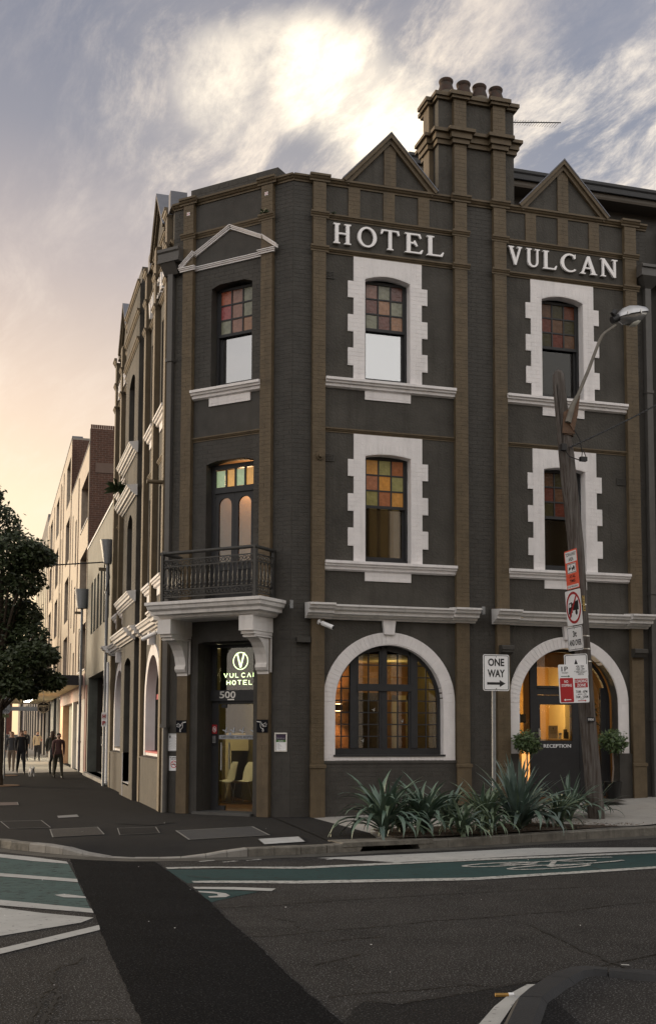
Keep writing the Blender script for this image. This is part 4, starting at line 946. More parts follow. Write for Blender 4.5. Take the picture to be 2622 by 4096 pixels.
# reception
n = -.35
f = MB()
f.box(4.83, 4.90, n - .06, n, .3, 3.0, FR); f.box(5.28, 5.44, n - .06, n, .3, 3.28, FR); f.box(6.42, 6.55, n - .06, n, .3, 3.3, FR); f.box(5.44, 6.42, n - .06, n, 2.44, 2.61, FR); f.box(5.44, 6.42, n - .06, n + .02, 2.58, 2.63, FR)
f.slab([(7.14, .3)] + arc(5.975, 2.26, 1.165, 1.165, 0, 180, 32) + [(4.81, .3), (4.88, .3)] + arc(5.975, 2.26, 1.09, 1.09, 180, 0, 32) + [(7.06, .3)], n - .07, n + .01, FR)
f.box(6.93, 7.06, n - .06, n, .3, 2.6, FR)
rf = sub('reception_frame', FRAME, f)
d = MB(); d.slab(rect(5.445, 6.415, .3, 2.435), n - .05, n - .01, FR, [rect(5.507, 6.26, 1.475, 2.235)]); do = sub('reception_door', FRAME, d)
MB().box(5.50, 6.27, n - .032, n - .028, 1.47, 2.24, FR).build('pane', GLASS, do)
MB().text('RECEPTION', 5.578, 6.214, 1.33, 1.405, n - .01, n - .002, FR, .012).build('door_lettering', SWHITE, do)
k = MB(); k.box(5.455, 5.485, n - .01, n + .01, 1.58, 1.73, FR); k.tube([FR.p(5.47, n + .0, 1.69), FR.p(5.47, n + .05, 1.69), FR.p(5.47, n + .05, 1.55), FR.p(5.47, n, 1.55)], .01, 8); k.build('handle', STEEL, do)
for a, b, z0, z1 in ((4.90, 5.28, .3, 3.1), (5.44, 6.42, 2.63, 3.3), (6.55, 6.93, .3, 3.2)): MB().box(a, b, n - .032, n - .028, z0, z1, FR).build('pane', GLASS, rf)
REC = mat('reception_wall', (.60, .36, .12), .8, .06, 2); r_ = MB()
r_.box(4.3, 7.6, 3.3, 3.4, .3, 3.8); sub('room_wall', REC, r_); r_ = MB(); r_.box(7.6, 8.0, 3.3, 3.4, .3, 3.8); r_.box(4.3, 4.36, .4, 3.3, .3, 3.8); r_.box(7.94, 8.0, .4, 3.3, .3, 3.8); sub('room_wall', mat('brown_side_wall', (.10, .055, .02), .8, .1), r_)  # dimness at the room's edges put into a darker wall colour
r_ = MB(); r_.box(4.3, 8.0, .26, 3.4, .22, .3); sub('inner_floor', WOODF, r_)
r_ = MB(); r_.box(4.3, 8.0, .26, 3.4, 3.45, 3.5); r_.box(4.9, 7, 1.5, 1.8, 3.1, 3.45); sub('room_ceiling', mat('brown_ceiling', (.22, .11, .04), .8, .1), r_)
r_ = MB(); r_.box(5.68, 5.82, 1.2, 1.5, .3, 3.4); sub('inner_column', mat('pale_column', (.75, .62, .34), .7, .05), r_)
r_ = MB(); r_.box(7.24, 7.36, 2.5, 3.3, .3, 3.4); r_.box(7.45, 7.6, 2.5, 3.3, .3, 3.4); sub('inner_column', MATS['pale_column'], r_)
rd = thing('reception_desk', 'reception desk glowing in warm light behind the door glass', 'desk', (6.2, 1.4, .3))
r_ = MB(); r_.box(5.85, 6.9, 1.25, 1.7, .3, 1.50); r_.build('carcass', REC, rd)
r_ = MB(); r_.box(6.19, 6.41, 1.3, 1.33, 1.51, 1.80); st_ = r_.build('card_stand', mat('card_cream', (.85, .70, .45), .7)); tag(st_, 'cream card stand with a small V emblem on the reception desk', 'card stand')
r_ = MB(); r_.slab([(6.28, 1.76), (6.29, 1.76), (6.30, 1.735), (6.31, 1.76), (6.32, 1.76), (6.305, 1.72), (6.295, 1.72)], -1.3, -1.297, FR)
for z in (1.70, 1.68, 1.65, 1.63): r_.box(6.24, 6.36, -1.3, -1.297, z, z + .004, FR)
r_.build('card_print', MATS['brown_table'], st_)
r_ = MB(); r_.box(6.6, 6.7, 1.35, 1.4, 1.51, 1.66); r_.box(6.63, 6.67, 1.35, 1.45, 1.51, 1.72); tag(r_.build('card_terminal', SBLACK), 'small black terminal on the reception desk', 'terminal')
r_ = MB(); r_.box(6.43, 6.49, 1.3, 1.32, 1.51, 1.57); r_.box(6.44, 6.51, 1.3, 1.32, 1.585, 1.64); tag(r_.build('card_stickers', SWHITE), 'small white card notices on the reception desk beside the card stand', 'notices')
pl_ = thing('pendant_lamp', 'small bare glowing pendant bulb inside the reception window', 'pendant lamp', (5.74, 1.30, 2.85))
k = MB(); k.tube([(5.74, 1.30, 3.45), (5.74, 1.30, 2.95)], .006, 6); k.lathe((5.74, 1.30, 2.9), [(.02, 0), (.022, .06)], 10); k.build('cord', STEEL, pl_)
k = MB(); k.lathe((5.74, 1.30, 2.84), [(.01, 0), (.032, .02), (.036, .04), (.02, .065)], 12); k.build('bulb', mat('bright_bulb', (1, .8, .5), .5, emit=(1, .70, .35), es=40), pl_, True)
plight('reception_ceiling_lamp', (6.5, 2.2, 2.3), 34, (1, .66, .27), .2); plight('reception_bulb', (5.74, 1.1, 2.8), 4, (1, .7, .35), .04)  # unseen fill light behind the desk, added to brighten the back wall
us = thing('up_light_column', 'mottled column glowing orange behind the glass left of the reception door', 'lit column', (5.34, .65, .3))
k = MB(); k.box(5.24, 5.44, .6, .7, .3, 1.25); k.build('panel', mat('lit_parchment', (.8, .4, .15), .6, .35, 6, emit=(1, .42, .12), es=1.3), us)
k = MB(); k.box(6.62, 6.85, .42, .43, 1.35, 1.95); po = k.build('menu_poster', mat('poster_paper', (.30, .28, .24), .7, .05)); tag(po, 'printed menu poster with dark pictures inside the glass right of the reception door', 'poster')
k = MB(); k.box(6.69, 6.82, .415, .42, 1.70, 1.83); k.slab(half_arch(6.76, .05, 1.50, 1.60), -.42, -.415, FR); k.box(6.64, 6.72, .415, .42, 1.87, 1.92); k.build('poster_print', SBLACK, po)
k = MB(); k.box(5.06, 5.20, .41, .42, 1.85, 2.03); tag(k.build('stars_notice', SBLACK), 'small black notice inside the glass left of the reception door', 'notice')
orc = thing('orchid', 'white orchid spray standing inside the glass left of the reception door', 'orchid', (5.15, .55, 1.5))
k = MB(); k.tube([(5.30, .55, 1.3), (5.27, .55, 1.6), (5.32, .55, 1.85), (5.38, .55, 1.95)], .004, 5); k.build('stem', LEAFD, orc)
for i in range(9):
    x, z = 5.22 + (i % 5) * .038, 1.62 + i * .037; k = MB(); k.slab([(x + .022 * math.cos(t * 1.047) * (1 if t % 2 else .5), z + .022 * math.sin(t * 1.047) * (1 if t % 2 else .5)) for t in range(6)], -.56, -.55, FR); k.build('flower', mat('orchid_white', (.8, .65, .45), .6), orc)

# things on the splay wall
BPL = mat('black_plaque', (.004, .005, .009), .6, .02, spec=.1)
for u, z, mir, lb in ((.44, 1.745, -1, 'square black plaque with a white line drawing of a hummingbird left of the entrance'), (2.365, 1.755, 1, 'square black plaque with a white line drawing of a hummingbird right of the entrance')):
    k = MB(); k.box(u - .125, u + .125, .105, .12, z - .125, z + .125, FD); q = k.build('bird_plaque', BPL); tag(q, lb, 'plaque', 'hummingbird plaques')
    k = MB(); s = .12
    for l in ([(-1, .75), (-.3, .7), (-.1, .5), (0, .2), (.1, .1)], [(-1, .72), (-.45, .6), (-.25, .4)], [(-.35, .35), (-.3, -.1), (-.1, -.4), (.1, -.5), (.25, -.35)], [(-.05, .2), (.3, .35), (.7, .55), (.6, .3), (.95, .35), (.75, .1), (.9, 0), (.55, -.1), (.3, -.1), (.1, -.05)], [(.2, -.4), (.15, -.65), (0, -.8), (.15, -.85), (.1, -.95), (.3, -.85), (.28, -.55)], [(0, .1), (.3, .2), (.2, .02), (.5, .12)]):
        k.tube([FD.p(u + a * s * mir, .122, z + b * s) for a, b in l], .0035, 5)
    k.build('bird_drawing', SWHITE, q)
def framed(fr, u0, u1, z0, z1, lb, inner, bw=.025, n0=0.0):
    t = thing('framed_notice', lb, 'framed notice', fr.p((u0 + u1) / 2, n0, z0))
    k = MB(); k.slab(rect(u0, u1, z0, z1), n0, n0 + .03, fr, [rect(u0 + bw, u1 - bw, z0 + bw, z1 - bw)]); k.build('frame', STEEL if inner else mat('frame_white', (.6, .6, .6), .5), t)
    k = MB(); k.box(u0 + bw, u1 - bw, n0, n0 + .012, z0 + bw, z1 - bw, fr); pp = k.build('paper', SWHITE, t); return t, pp
t, pp = framed(FD, .035, .30, 1.245, 1.60, 'white framed printed menu sheet on the splay wall above the no smoking sign', 0)
k = MB(); k.box(.075, .105, .012, .014, 1.51, 1.56, FD)
for i in range(14): wv_ = .05 + .05 * ((i * 7) % 3) / 2; k.box(.1675 - wv_, .1675 + wv_, .012, .0135, 1.53 - i * .0185, 1.533 - i * .0185, FD)
k.build('print', SBLACK, pp)
fx0, fx1 = DW - .336, DW - .053
t, pp = framed(FD, fx0, fx1, 1.262, 1.628, 'silver framed notice with purple and green header right of the entrance', 1)
k = MB(); k.box(fx0 + .03, fx1 - .03, .012, .014, 1.49, 1.60, FD); k.build('purple_header', mat('purple_print', (.035, .018, .05), .6), pp)
k = MB(); k.box(fx0 + .03, fx1 - .03, .012, .0145, 1.445, 1.489, FD); k.build('green_band', mat('green_print', (.06, .16, .04), .6), pp)
k = MB(); k.text('Excellent', fx0 + .085, fx1 - .085, 1.458, 1.478, .0145, .016, FD, .01); k.text('Hygiene and food safety', fx0 + .05, fx1 - .05, 1.515, 1.528, .014, .0155, FD); k.build('header_text', SWHITE, pp)
k = MB()
for i in range(7): k.box(fx0 + .05, fx0 + .10 + .02 * ((i * 5) % 4), .012, .0135, 1.42 - i * .018, 1.423 - i * .018, FD)
k.build('print', SBLACK, pp)
k = MB(); k.box(.07, .305, 0, .006, .845, 1.14, FD); q = k.build('no_smoking_sign', SWHITE); tag(q, 'white NO SMOKING sign with red prohibition ring low on the splay wall', 'sign')
k = MB(); k.text('NO SMOKING', .085, .29, 1.103, 1.125, .006, .008, FD, .02); k.text('WITHIN 4 METRES', .11, .265, 1.083, 1.094, .006, .008, FD, .02); k.text('OF ENTRY OR EXIT', .11, .265, 1.066, 1.077, .006, .008, FD, .02)
k.box(.135, .235, .006, .008, .962, .978, FD)
k.tube([FD.p(.2, .007, .99), FD.p(.21, .007, 1.0), FD.p(.19, .007, 1.01), FD.p(.215, .007, 1.025)], .004, 4); k.build('print', SBLACK, q)
k = MB(); k.slab(arc(.1875, .975, .075, .075, 0, 348, 30), .008, .010, FD, [arc(.1875, .975, .062, .062, 0, 348, 30)]); strip2(k, (.14, 1.02), (.235, .93), .011, .008, .0105, FD); k.build('red_ring', mat('sign_bright_red', (.6, .02, .03), .5), q)
k = MB(); k.box(.775, .905, -.499, -.49, 1.36, 1.79, FD); q = k.build('age_sign', SBLACK); tag(q, 'narrow red and black age limit sign on the left of the door frame', 'sign')
k = MB(); k.box(.78, .90, -.49, -.488, 1.60, 1.785, FD); k.build('red_panel', SRED, q)
k = MB(); k.slab(arc(.84, 1.69, .045, .06, 0, 345, 24), -.488, -.486, FD, [arc(.84, 1.69, .035, .05, 0, 345, 24)]); k.text('18', .82, .86, 1.665, 1.715, -.488, -.486, FD, .03); strip2(k, (.81, 1.73), (.87, 1.65), .009, -.488, -.4855, FD)
for i in range(6): k.box(.79, .87, -.49, -.488, 1.42 + i * .025, 1.425 + i * .025, FD)
k.build('print', SWHITE, q)
def cctv(nm, lb, P0, P1, r=.045):
    t = thing(nm, lb, 'security camera', P0); P0, P1 = Vector(P0), Vector(P1); d = (P1 - P0).normalized()
    k = MB(); k.tube([P0, P0 + Vector((0, 0, -.0)) + d * .03], .05, 14); k.tube([P0 + d * .03, P0 + d * .10], .018, 8); k.build('bracket', SWHITE, t, True)
    k = MB(); k.tube([P0 + d * .08, P1], r, 14); k.build('housing', SWHITE, t, True)
    k = MB(); k.tube([P1 - d * .002, P1 + d * .012], r * .8, 14); k.build('lens', SBLACK, t, True)
cctv('security_camera', 'white bullet security camera at the left end of the cornice over the arched window', (.53, -.10, 3.79), (.76, -.32, 3.66))
cctv('security_camera', 'white bullet security camera under the side street cornice beside the keystone', FH.p(2.6, .12, 3.75), FH.p(2.95, .42, 3.60))
for nm, lb, p_ in (('cornice_camera', 'small cylindrical grey fitting on the right end of the balcony slab', FR.p(-.02, .12, 4.12)), ('cornice_camera', 'small cylindrical grey fitting at the right end of the left shopfront cornice', FR.p(3.97, .22, 4.12))):
    k = MB(); k.tube([p_ + Vector((0, 0, -.09)), p_ + Vector((0, 0, .07))], .035, 12); k.tube([p_, p_ + Vector((0, .15, 0))], .012, 6); q = k.build(nm, GALV, None, True); tag(q, lb, 'wall fitting')
flush_bricks('w', P, 150, name='brick'); flush_bricks('h', P, 150, name='brick')

# ================================================================== GROUND
def worn(name, col, amt, base=(.030, .028, .026), sc=14):
    m = mat(name, col, .85, .1, 3, .3, 120, .12); t = m.node_tree; b = t.nodes['Principled BSDF']; src = b.inputs['Base Color'].links[0].from_socket
    g = t.nodes.new('ShaderNodeNewGeometry'); n = t.nodes.new('ShaderNodeTexNoise'); n.inputs['Scale'].default_value = sc; n.inputs['Detail'].default_value = 10; n.inputs['Roughness'].default_value = .75
    mp = t.nodes.new('ShaderNodeMapping'); mp.inputs['Scale'].default_value = (.7, 1.6, 1); t.links.new(g.outputs['Position'], mp.inputs[0]); t.links.new(mp.outputs[0], n.inputs[0])
    r = t.nodes.new('ShaderNodeMapRange'); r.inputs[1].default_value = amt; r.inputs[2].default_value = amt + .05; t.links.new(n.outputs['Fac'], r.inputs[0])
    x = t.nodes.new('ShaderNodeMix'); x.data_type = 'RGBA'; t.links.new(r.outputs[0], x.inputs[0]); t.links.new(src, x.inputs[6]); x.inputs[7].default_value = (*base, 1); t.links.new(x.outputs[2], b.inputs['Base Color']); return m
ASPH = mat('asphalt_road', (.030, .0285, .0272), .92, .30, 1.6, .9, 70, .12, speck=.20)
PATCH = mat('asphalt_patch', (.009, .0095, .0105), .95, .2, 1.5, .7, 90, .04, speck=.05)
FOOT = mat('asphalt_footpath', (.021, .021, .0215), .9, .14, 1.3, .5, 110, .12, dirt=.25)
CONC = mat('concrete_path', (.34, .325, .30), .85, .10, 1.2, .3, 60, .35, dirt=.2)
KERB = mat('kerb_stone', (.155, .145, .125), .85, .35, 4, .7, 30, .35, dirt=.6)
RWHITE = worn('road_white', (.40, .40, .385), .59); RWORN = worn('road_white_worn', (.42, .42, .40), .53, sc=22); RGREEN = worn('road_green', (.030, .060, .060), .57, sc=9)
RGREEN2 = worn('road_green_faded', (.066, .102, .098), .55, sc=9)
ZR = -.13
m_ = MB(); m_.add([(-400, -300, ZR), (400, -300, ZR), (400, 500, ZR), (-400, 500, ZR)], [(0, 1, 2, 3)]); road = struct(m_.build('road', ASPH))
def paint(name, pts, mm, lift, label=None):
    m_ = MB(); m_.flat(pts, ZR + lift); o = m_.build(name, mm, road); ORG[o.as_pointer()] = Vector(); return o
patch = [(-4.43,-4.9),(-4.462,-6.078),(-4.486,-7.163),(-4.504,-8.531),(-4.509,-9.661),(-4.547,-10.769),(-4.562,-11.689),(-4.576,-12.766),(-4.593,-13.564),(-4.64,-20),(-3.35,-20),(-3.40,-14.719),(-3.418,-14.351),(-3.41,-14.045),(-3.412,-13.644),(-3.397,-12.943),(-3.346,-11.734),(-3.344,-10.75),(-3.289,-9.338),(-3.306,-7.873),(-3.317,-6.614),(-3.348,-5.3)]
def jag(pts, a=.009, st=.10):
    rnd = random.Random(3); out = []
    for i, p_ in enumerate(pts):
        q = pts[(i + 1) % len(pts)]; l = math.dist(p_, q); k = max(1, min(60, int(l / st)))
        for j in range(k): out.append((p_[0] + (q[0] - p_[0]) * j / k + rnd.uniform(-a, a), p_[1] + (q[1] - p_[1]) * j / k + rnd.uniform(-a, a)))
    return out
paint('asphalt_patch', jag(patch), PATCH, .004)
paint('tar_patch', jag([(-3.42,-14.44),(-3.14,-13.96),(-2.92,-14.09),(-2.05,-13.81),(-1.67,-13.68),(-1.9,-14.3),(-2.3,-16),(-3.38,-16)], .01), mat('asphalt_tar_patch', (.019, .0185, .0185), .92, .2, 1.5, .7, 90, .08, speck=.08), .003)
paint('green_lane', [(-9,-1.6),(-5.95,-3.847),(-5.363,-4.514),(-4.489,-5.536),(-4.493,-7.161),(-5.375,-6.336),(-5.893,-5.885),(-9,-3.2)], RGREEN2, .002)
paint('green_lane', [(-9,-3.5),(-5.88,-6.2),(-5.378,-6.657),(-4.504,-7.456),(-4.526,-9.489),(-5.392,-8.691),(-5.826,-8.321),(-9,-5.6)], RGREEN2, .0025)
paint('green_lane', [(-3.323,-6.473),(-1.635,-6.827),(-1.639,-6.851),(.895,-6.62),(3.906,-6.40),(5.46,-6.22),(14,-5.0),(14,-6.7),(4.337,-7.78),(2.972,-7.87),(.1,-8.4),(-1.4,-8.2),(-1.962,-8.1),(-2.514,-8.09),(-3.276,-7.843)], RGREEN, .002)
paint('green_lane', [(-3.263,-8.42),(-2.87,-8.579),(-2.632,-8.765),(-2.971,-9.06),(-3.303,-9.41)], RGREEN, .003)
paint('lane_line', [(-9,-1.35),(-5.958,-3.484),(-5.36,-4.059),(-4.931,-4.571),(-4.501,-5.277),(-4.489,-5.536),(-4.948,-5.081),(-5.363,-4.514),(-5.948,-3.847),(-9,-1.6)], RWHITE, .007)
paint('lane_line', [(-9,-3.2),(-5.893,-5.885),(-5.375,-6.336),(-4.493,-7.161),(-4.504,-7.456),(-5.378,-6.657),(-5.884,-6.2),(-9,-3.5)], RWHITE, .007)
paint('lane_line', [(-9,-5.5),(-5.827,-8.289),(-5.391,-8.66),(-4.518,-9.519),(-4.52,-9.793),(-5.394,-9.052),(-5.815,-8.73),(-9,-5.9)], RWHITE, .007)
paint('chevron_paint', [(-9,-6.0),(-5.815,-8.9),(-5.395,-9.21),(-4.999,-9.663),(-4.544,-10.075),(-4.682,-10.324),(-5.406,-10.839),(-5.751,-11.071),(-9,-14)], RWHITE, .006)
paint('lane_line', [(-9,-14.4),(-5.73,-11.811),(-5.411,-11.435),(-4.533,-10.508),(-4.547,-10.769),(-5.412,-11.673),(-5.724,-12.045),(-9,-15)], RWHITE, .007)
paint('painted_arrow', [(-4.825,-8.444),(-4.721,-8.389),(-4.513,-8.643),(-4.512,-8.772),(-4.736,-8.648)], RWHITE, .007)
paint('lane_line', [(-3.3,-6.27),(-2.861,-6.30),(-1.587,-6.657),(1.01,-6.363),(4.069,-6.148),(5.658,-5.967),(14,-4.7),(14,-4.95),(5.46,-6.2),(3.906,-6.36),(.895,-6.58),(-1.639,-6.87),(-2.6,-6.5),(-3.3,-6.44)], RWORN, .007)
paint('lane_line', [(-3.2,-7.70),(-2.975,-7.72),(-1.985,-8.0),(.17,-8.269),(3.001,-7.818),(4.372,-7.712),(14,-6.4),(14,-6.65),(4.234,-7.899),(2.872,-8.02),(.064,-8.49),(-2.0,-8.25),(-2.968,-7.93),(-3.2,-7.85)], RWORN, .007)
paint('taper_paint', [(-1.083,-5.724),(.824,-5.50),(2.514,-5.223),(4.277,-5.60),(5.482,-5.85),(14,-4.4),(14,-4.5),(5.439,-5.9),(4.144,-5.98),(1.586,-6.25),(-.108,-6.56)], RWHITE, .007)
paint('lane_line', [(-3.274,-8.201),(-2.821,-8.341),(-2.393,-8.583),(-2.488,-8.769),(-2.863,-8.545),(-3.273,-8.364)], RWHITE, .007)
paint('painted_symbol', [(-3.276,-8.557),(-3.125,-8.65),(-3.015,-8.816),(-3.002,-8.986),(-3.072,-9.098),(-3.242,-9.084),(-3.241,-8.99),(-3.13,-8.97),(-3.111,-8.824),(-3.282,-8.659)], RWHITE, .008)
paint('lane_line', [(-3.4,-15.9),(-2.733,-14.841),(-2.357,-14.325),(-2.08,-14.0),(-1.857,-13.793),(-1.788,-13.805),(-2.16,-14.23),(-2.605,-14.877),(-3.2,-15.9)], RWHITE, .007)
paint('lane_line', [(-.927,-13.634),(-.861,-13.629),(-.819,-13.748)], RWHITE, .007)
# faded stop-line ticks by the ramp
for a in ((-2.75, -5.75), (-2.45, -5.9), (-2.1, -5.8), (-1.0, -5.95), (-.6, -6.1)): paint('old_line', jag([a, (a[0] + .22, a[1] + .10), (a[0] + .20, a[1] + .17), (a[0] - .03, a[1] + .05)], .01, .04), RWORN, .0065)
# bicycle symbol painted on the lane: two wheels, frame and bars, stretched along the lane
bs = MB()
def ell(cx, cy, rx, ry, w_, n_=40, a0=0, a1=360): return [(cx + rx * math.cos(R(a0 + (a1 - a0) * i / n_)), cy + ry * math.sin(R(a0 + (a1 - a0) * i / n_))) for i in range(n_ + 1)]
def ribbon(mb, pts, w_, z):
    vs = []; fs = []
    for i, p_ in enumerate(pts):
        a = pts[max(0, i - 1)]; b = pts[min(len(pts) - 1, i + 1)]; d = Vector((b[0] - a[0], b[1] - a[1])).normalized() * w_ / 2
        vs += [(p_[0] - d.y, p_[1] + d.x, z), (p_[0] + d.y, p_[1] - d.x, z)]
    for i in range(len(pts) - 1): fs.append((i * 2, i * 2 + 1, i * 2 + 3, i * 2 + 2))
    mb.add(vs, fs)
def lane(u, v): return (.55 + u * 2.3 + v * .1, -6.98 + u * .10 + v * -.95 + .25 * u)
for i, l in enumerate((ell(.22, .2, .24, .17, .1), ell(.42, .72, .27, .17, .1), [(.22, .2), (.62, .15), (.78, .6), (.42, .72)], [(.62, .15), (.42, .72)], [(.22, .2), (.5, .68)], [(.62, .15), (.9, .02), (1.06, .1)], [(.78, .6), (.95, .55), (1.02, .5)], [(.6, .1), (.85, .4)])):
    ribbon(bs, [lane(*q) for q in l], .07, ZR + .009 + i * .0006)
bs.build('bicycle_symbol', RWORN, road)
CRK = mat('crack_dark', (.004, .004, .004), .95, .2)
cracks = [[(-4.805,-11.982),(-4.877,-12.215),(-4.982,-12.251),(-5.047,-12.446),(-5.067,-12.702),(-5.052,-12.987),(-5.147,-13.191),(-5.183,-13.399),(-5.196,-13.573),(-5.236,-13.786),(-5.3,-14.2)], [(-5.059,-13.118),(-5.045,-13.251),(-5.091,-13.455),(-5.129,-13.705),(-5.2,-14.1)], [(-5.151,-13.891),(-4.924,-13.944),(-4.604,-13.991)],
 [(-3.337,-9.769),(-3.006,-9.758),(-2.673,-9.761),(-2.425,-9.679),(-2.084,-9.618),(-1.0,-9.5),(1.5,-9.3)], [(-3.391,-11.435),(-3.09,-11.444),(-2.884,-11.392),(-2.585,-11.308),(-2.253,-11.278),(-1.946,-11.222),(-1.466,-11.073),(-1.017,-11.044),(-.52,-10.943),(.096,-10.879),(.716,-10.643),(3,-10.3)],
 [(-.697,-11.504),(-.745,-11.874),(-.78,-12.294),(-.858,-12.801),(-.842,-13.075),(-.882,-13.176),(-.871,-13.588)], [(-3.318,-13.782),(-3.059,-13.726),(-2.657,-13.726),(-2.255,-13.681),(-2.044,-13.789),(-1.668,-13.667),(-1.24,-13.485),(-.898,-13.298),(-.2,-13.0)], [(-3.107,-13.916),(-2.929,-14.087),(-2.55,-13.965),(-2.081,-13.799)], [(-2.738,-11.826),(-2.43,-11.757),(-2.13,-11.734)],
 [(-2.9,-10.5),(-2.75,-10.8),(-2.8,-11.1),(-2.7,-11.4)], [(-2.6,-12.4),(-3.2,-12.8)], [(-1.9,-7.9),(-2.9,-7.6),(-3.2,-7.2)]]
for i, l in enumerate(cracks):
    rnd = random.Random(i); pts = []
    for a, b in zip(l, l[1:]):
        k = max(2, int(math.dist(a, b) / .05))
        for j in range(k): pts.append((a[0] + (b[0] - a[0]) * j / k + rnd.uniform(-.012, .012), a[1] + (b[1] - a[1]) * j / k + rnd.uniform(-.012, .012)))
    m_ = MB(); vs = []; fs = []
    for j, (x, y) in enumerate(pts):
        w_ = rnd.uniform(.005, .017); d = Vector((pts[min(j + 1, len(pts) - 1)][0] - pts[max(j - 1, 0)][0], pts[min(j + 1, len(pts) - 1)][1] - pts[max(j - 1, 0)][1])).normalized() * w_
        vs += [(x - d.y, y + d.x, ZR + .0105 + i * .0003), (x + d.y, y - d.x, ZR + .0105 + i * .0003)]
    m_.add(vs, [(j * 2, j * 2 + 1, j * 2 + 3, j * 2 + 2) for j in range(len(pts) - 1)]); m_.build('crack', CRK, road)

# kerb line: (x, y, top z)
KL = [(-7.0,60,0),(-7.0,6,0),(-6.9,0,0),(-6.7,-1.4,0),(-6.31,-2.28,0),(-5.75,-2.85,0),(-5.354,-3.196,0),(-5.203,-3.49,0),(-4.95,-3.82,0),(-4.723,-4.133,0),(-4.5,-4.42,-.02),(-4.25,-4.68,-.075),(-3.936,-4.967,-.112),(-3.604,-5.163,-.118),(-3.25,-5.26,-.118),(-2.944,-5.31,-.112),(-2.6,-5.35,-.075),(-2.3,-5.36,-.03),(-2.0,-5.348,0),(-1.6,-5.29,0),(-1.2,-5.26,0),(-.79,-5.2,0),(-.5,-5.13,.01),(.1,-5.03,.01),(.95,-4.92,.01),(1.25,-4.86,.01),(1.9,-4.70,.01),(2.861,-4.454,.02),(4.0,-4.2,.02),(5.519,-3.85,.03),(7.665,-3.3,.08),(12,-2.2,.2),(30,2.5,.9)]
KW = .16
def offs(i, d):
    a = Vector(KL[max(0, i - 1)][:2]); b = Vector(KL[min(len(KL) - 1, i + 1)][:2]); t = (b - a).normalized(); n_ = Vector((-t.y, t.x))
    return Vector(KL[i][:2]) + n_ * d
m_ = MB()
for i in range(len(KL) - 1):       # gutter strip along the kerb foot
    a, b = offs(i, -.28), offs(i + 1, -.28); c, d = offs(i, 0), offs(i + 1, 0); m_.add([(a.x, a.y, ZR + .004), (b.x, b.y, ZR + .004), (d.x, d.y, ZR + .012), (c.x, c.y, ZR + .012)], [(0, 1, 2, 3)])
gut = m_.build('gutter', mat('gutter_concrete', (.085, .08, .07), .9, .3, 3, .4, 40, .3, dirt=.4), road)
kerb = MB().add([(offs(i, q).x, offs(i, q).y, ZR - .05) for i in range(len(KL)) for q in (.03, KW - .02)], [(i * 2, i * 2 + 1, i * 2 + 3, i * 2 + 2) for i in range(len(KL) - 1)]).build('kerb', KERB); struct(kerb)
rk = random.Random(11)
def kseg(P0, P1, z0, z1, inn0, inn1, mm=KERB, g=.004):
    P0, P1 = Vector(P0), Vector(P1); t = (P1 - P0); l = t.length; t /= l; P0_, P1_ = P0 + t * g, P1 - t * g; i0, i1 = inn0 + t * g, inn1 - t * g
    bz = rk.uniform(-.003, .003); e = .018
    vs = [(P0_.x, P0_.y, ZR - .04), (P1_.x, P1_.y, ZR - .04), (P1_.x, P1_.y, max(ZR + .008, z1 - e)), (P0_.x, P0_.y, max(ZR + .008, z0 - e))]
    f0 = P0_ + (i0 - P0_) * .12; f1 = P1_ + (i1 - P1_) * .12
    vs += [(f1.x, f1.y, z1 + bz), (f0.x, f0.y, z0 + bz), (i1.x, i1.y, z1 + bz), (i0.x, i0.y, z0 + bz), (i1.x, i1.y, ZR - .04), (i0.x, i0.y, ZR - .04)]
    k = MB(); k.add(vs, [(0, 1, 2, 3), (3, 2, 4, 5), (5, 4, 6, 7), (7, 6, 8, 9), (0, 3, 5, 7, 9), (1, 8, 6, 4, 2)]); k.build('kerb_stone', mm, kerb)
KC = mat('kerb_concrete', (.27, .26, .24), .85, .2, 3, .5, 40, .35, dirt=.35)
i = 1
while i < len(KL) - 1:
    a, b = KL[i], KL[i + 1]
    if -.6 < a[0] < .94: i += 1; continue          # the drain inlet stands here
    L_ = math.dist(a[:2], b[:2]); nseg = max(1, round(L_ / 1.1)) if L_ > 1.4 else 1
    if L_ > 20: nseg = 12
    for j in range(nseg):
        t0, t1 = j / nseg, (j + 1) / nseg; A0, A1 = Vector(a[:2]), Vector(b[:2]); I0, I1 = offs(i, KW), offs(i + 1, KW)
        kseg(A0.lerp(A1, t0), A0.lerp(A1, t1), a[2] + (b[2] - a[2]) * t0, a[2] + (b[2] - a[2]) * t1, I0.lerp(I1, t0), I0.lerp(I1, t1), KC if -5.0 < a[0] < -2.0 else KERB, .004)
    i += 1
# drain inlet: lintel slab over a dark mouth
dr = thing('drain_inlet', 'long concrete kerb drain inlet with a dark mouth in front of the leftmost plants', 'drain inlet', (.2, -4.9, 0))
A, B = Vector((-.5, -5.13)), Vector((.95, -4.92)); t = (B - A).normalized(); nn2 = Vector((-t.y, t.x)); LF = Fr((A.x, A.y, 0), (t.x, t.y, 0), (-nn2.x, -nn2.y, 0)); LL = (B - A).length
k = MB(); k.box(-.04, LL + .02, -.50, .01, -.045, .018, LF); k.build('lintel', KERB, dr)
k = MB(); k.slab([(-.04, -.17), (.22, -.17), (.30, -.045), (-.04, -.045)], -.4, .0, LF); k.slab([(LL - .16, -.17), (LL + .02, -.17), (LL + .02, -.045), (LL - .24, -.045)], -.4, .0, LF); k.build('jamb', KERB, dr)
k = MB(); k.box(.2, LL - .15, -.45, -.40, -.17, -.045, LF); k.box(0.1, LL - .05, -.4, 0, -.19, -.16, LF); k.build('pit', DARKROOM, dr)
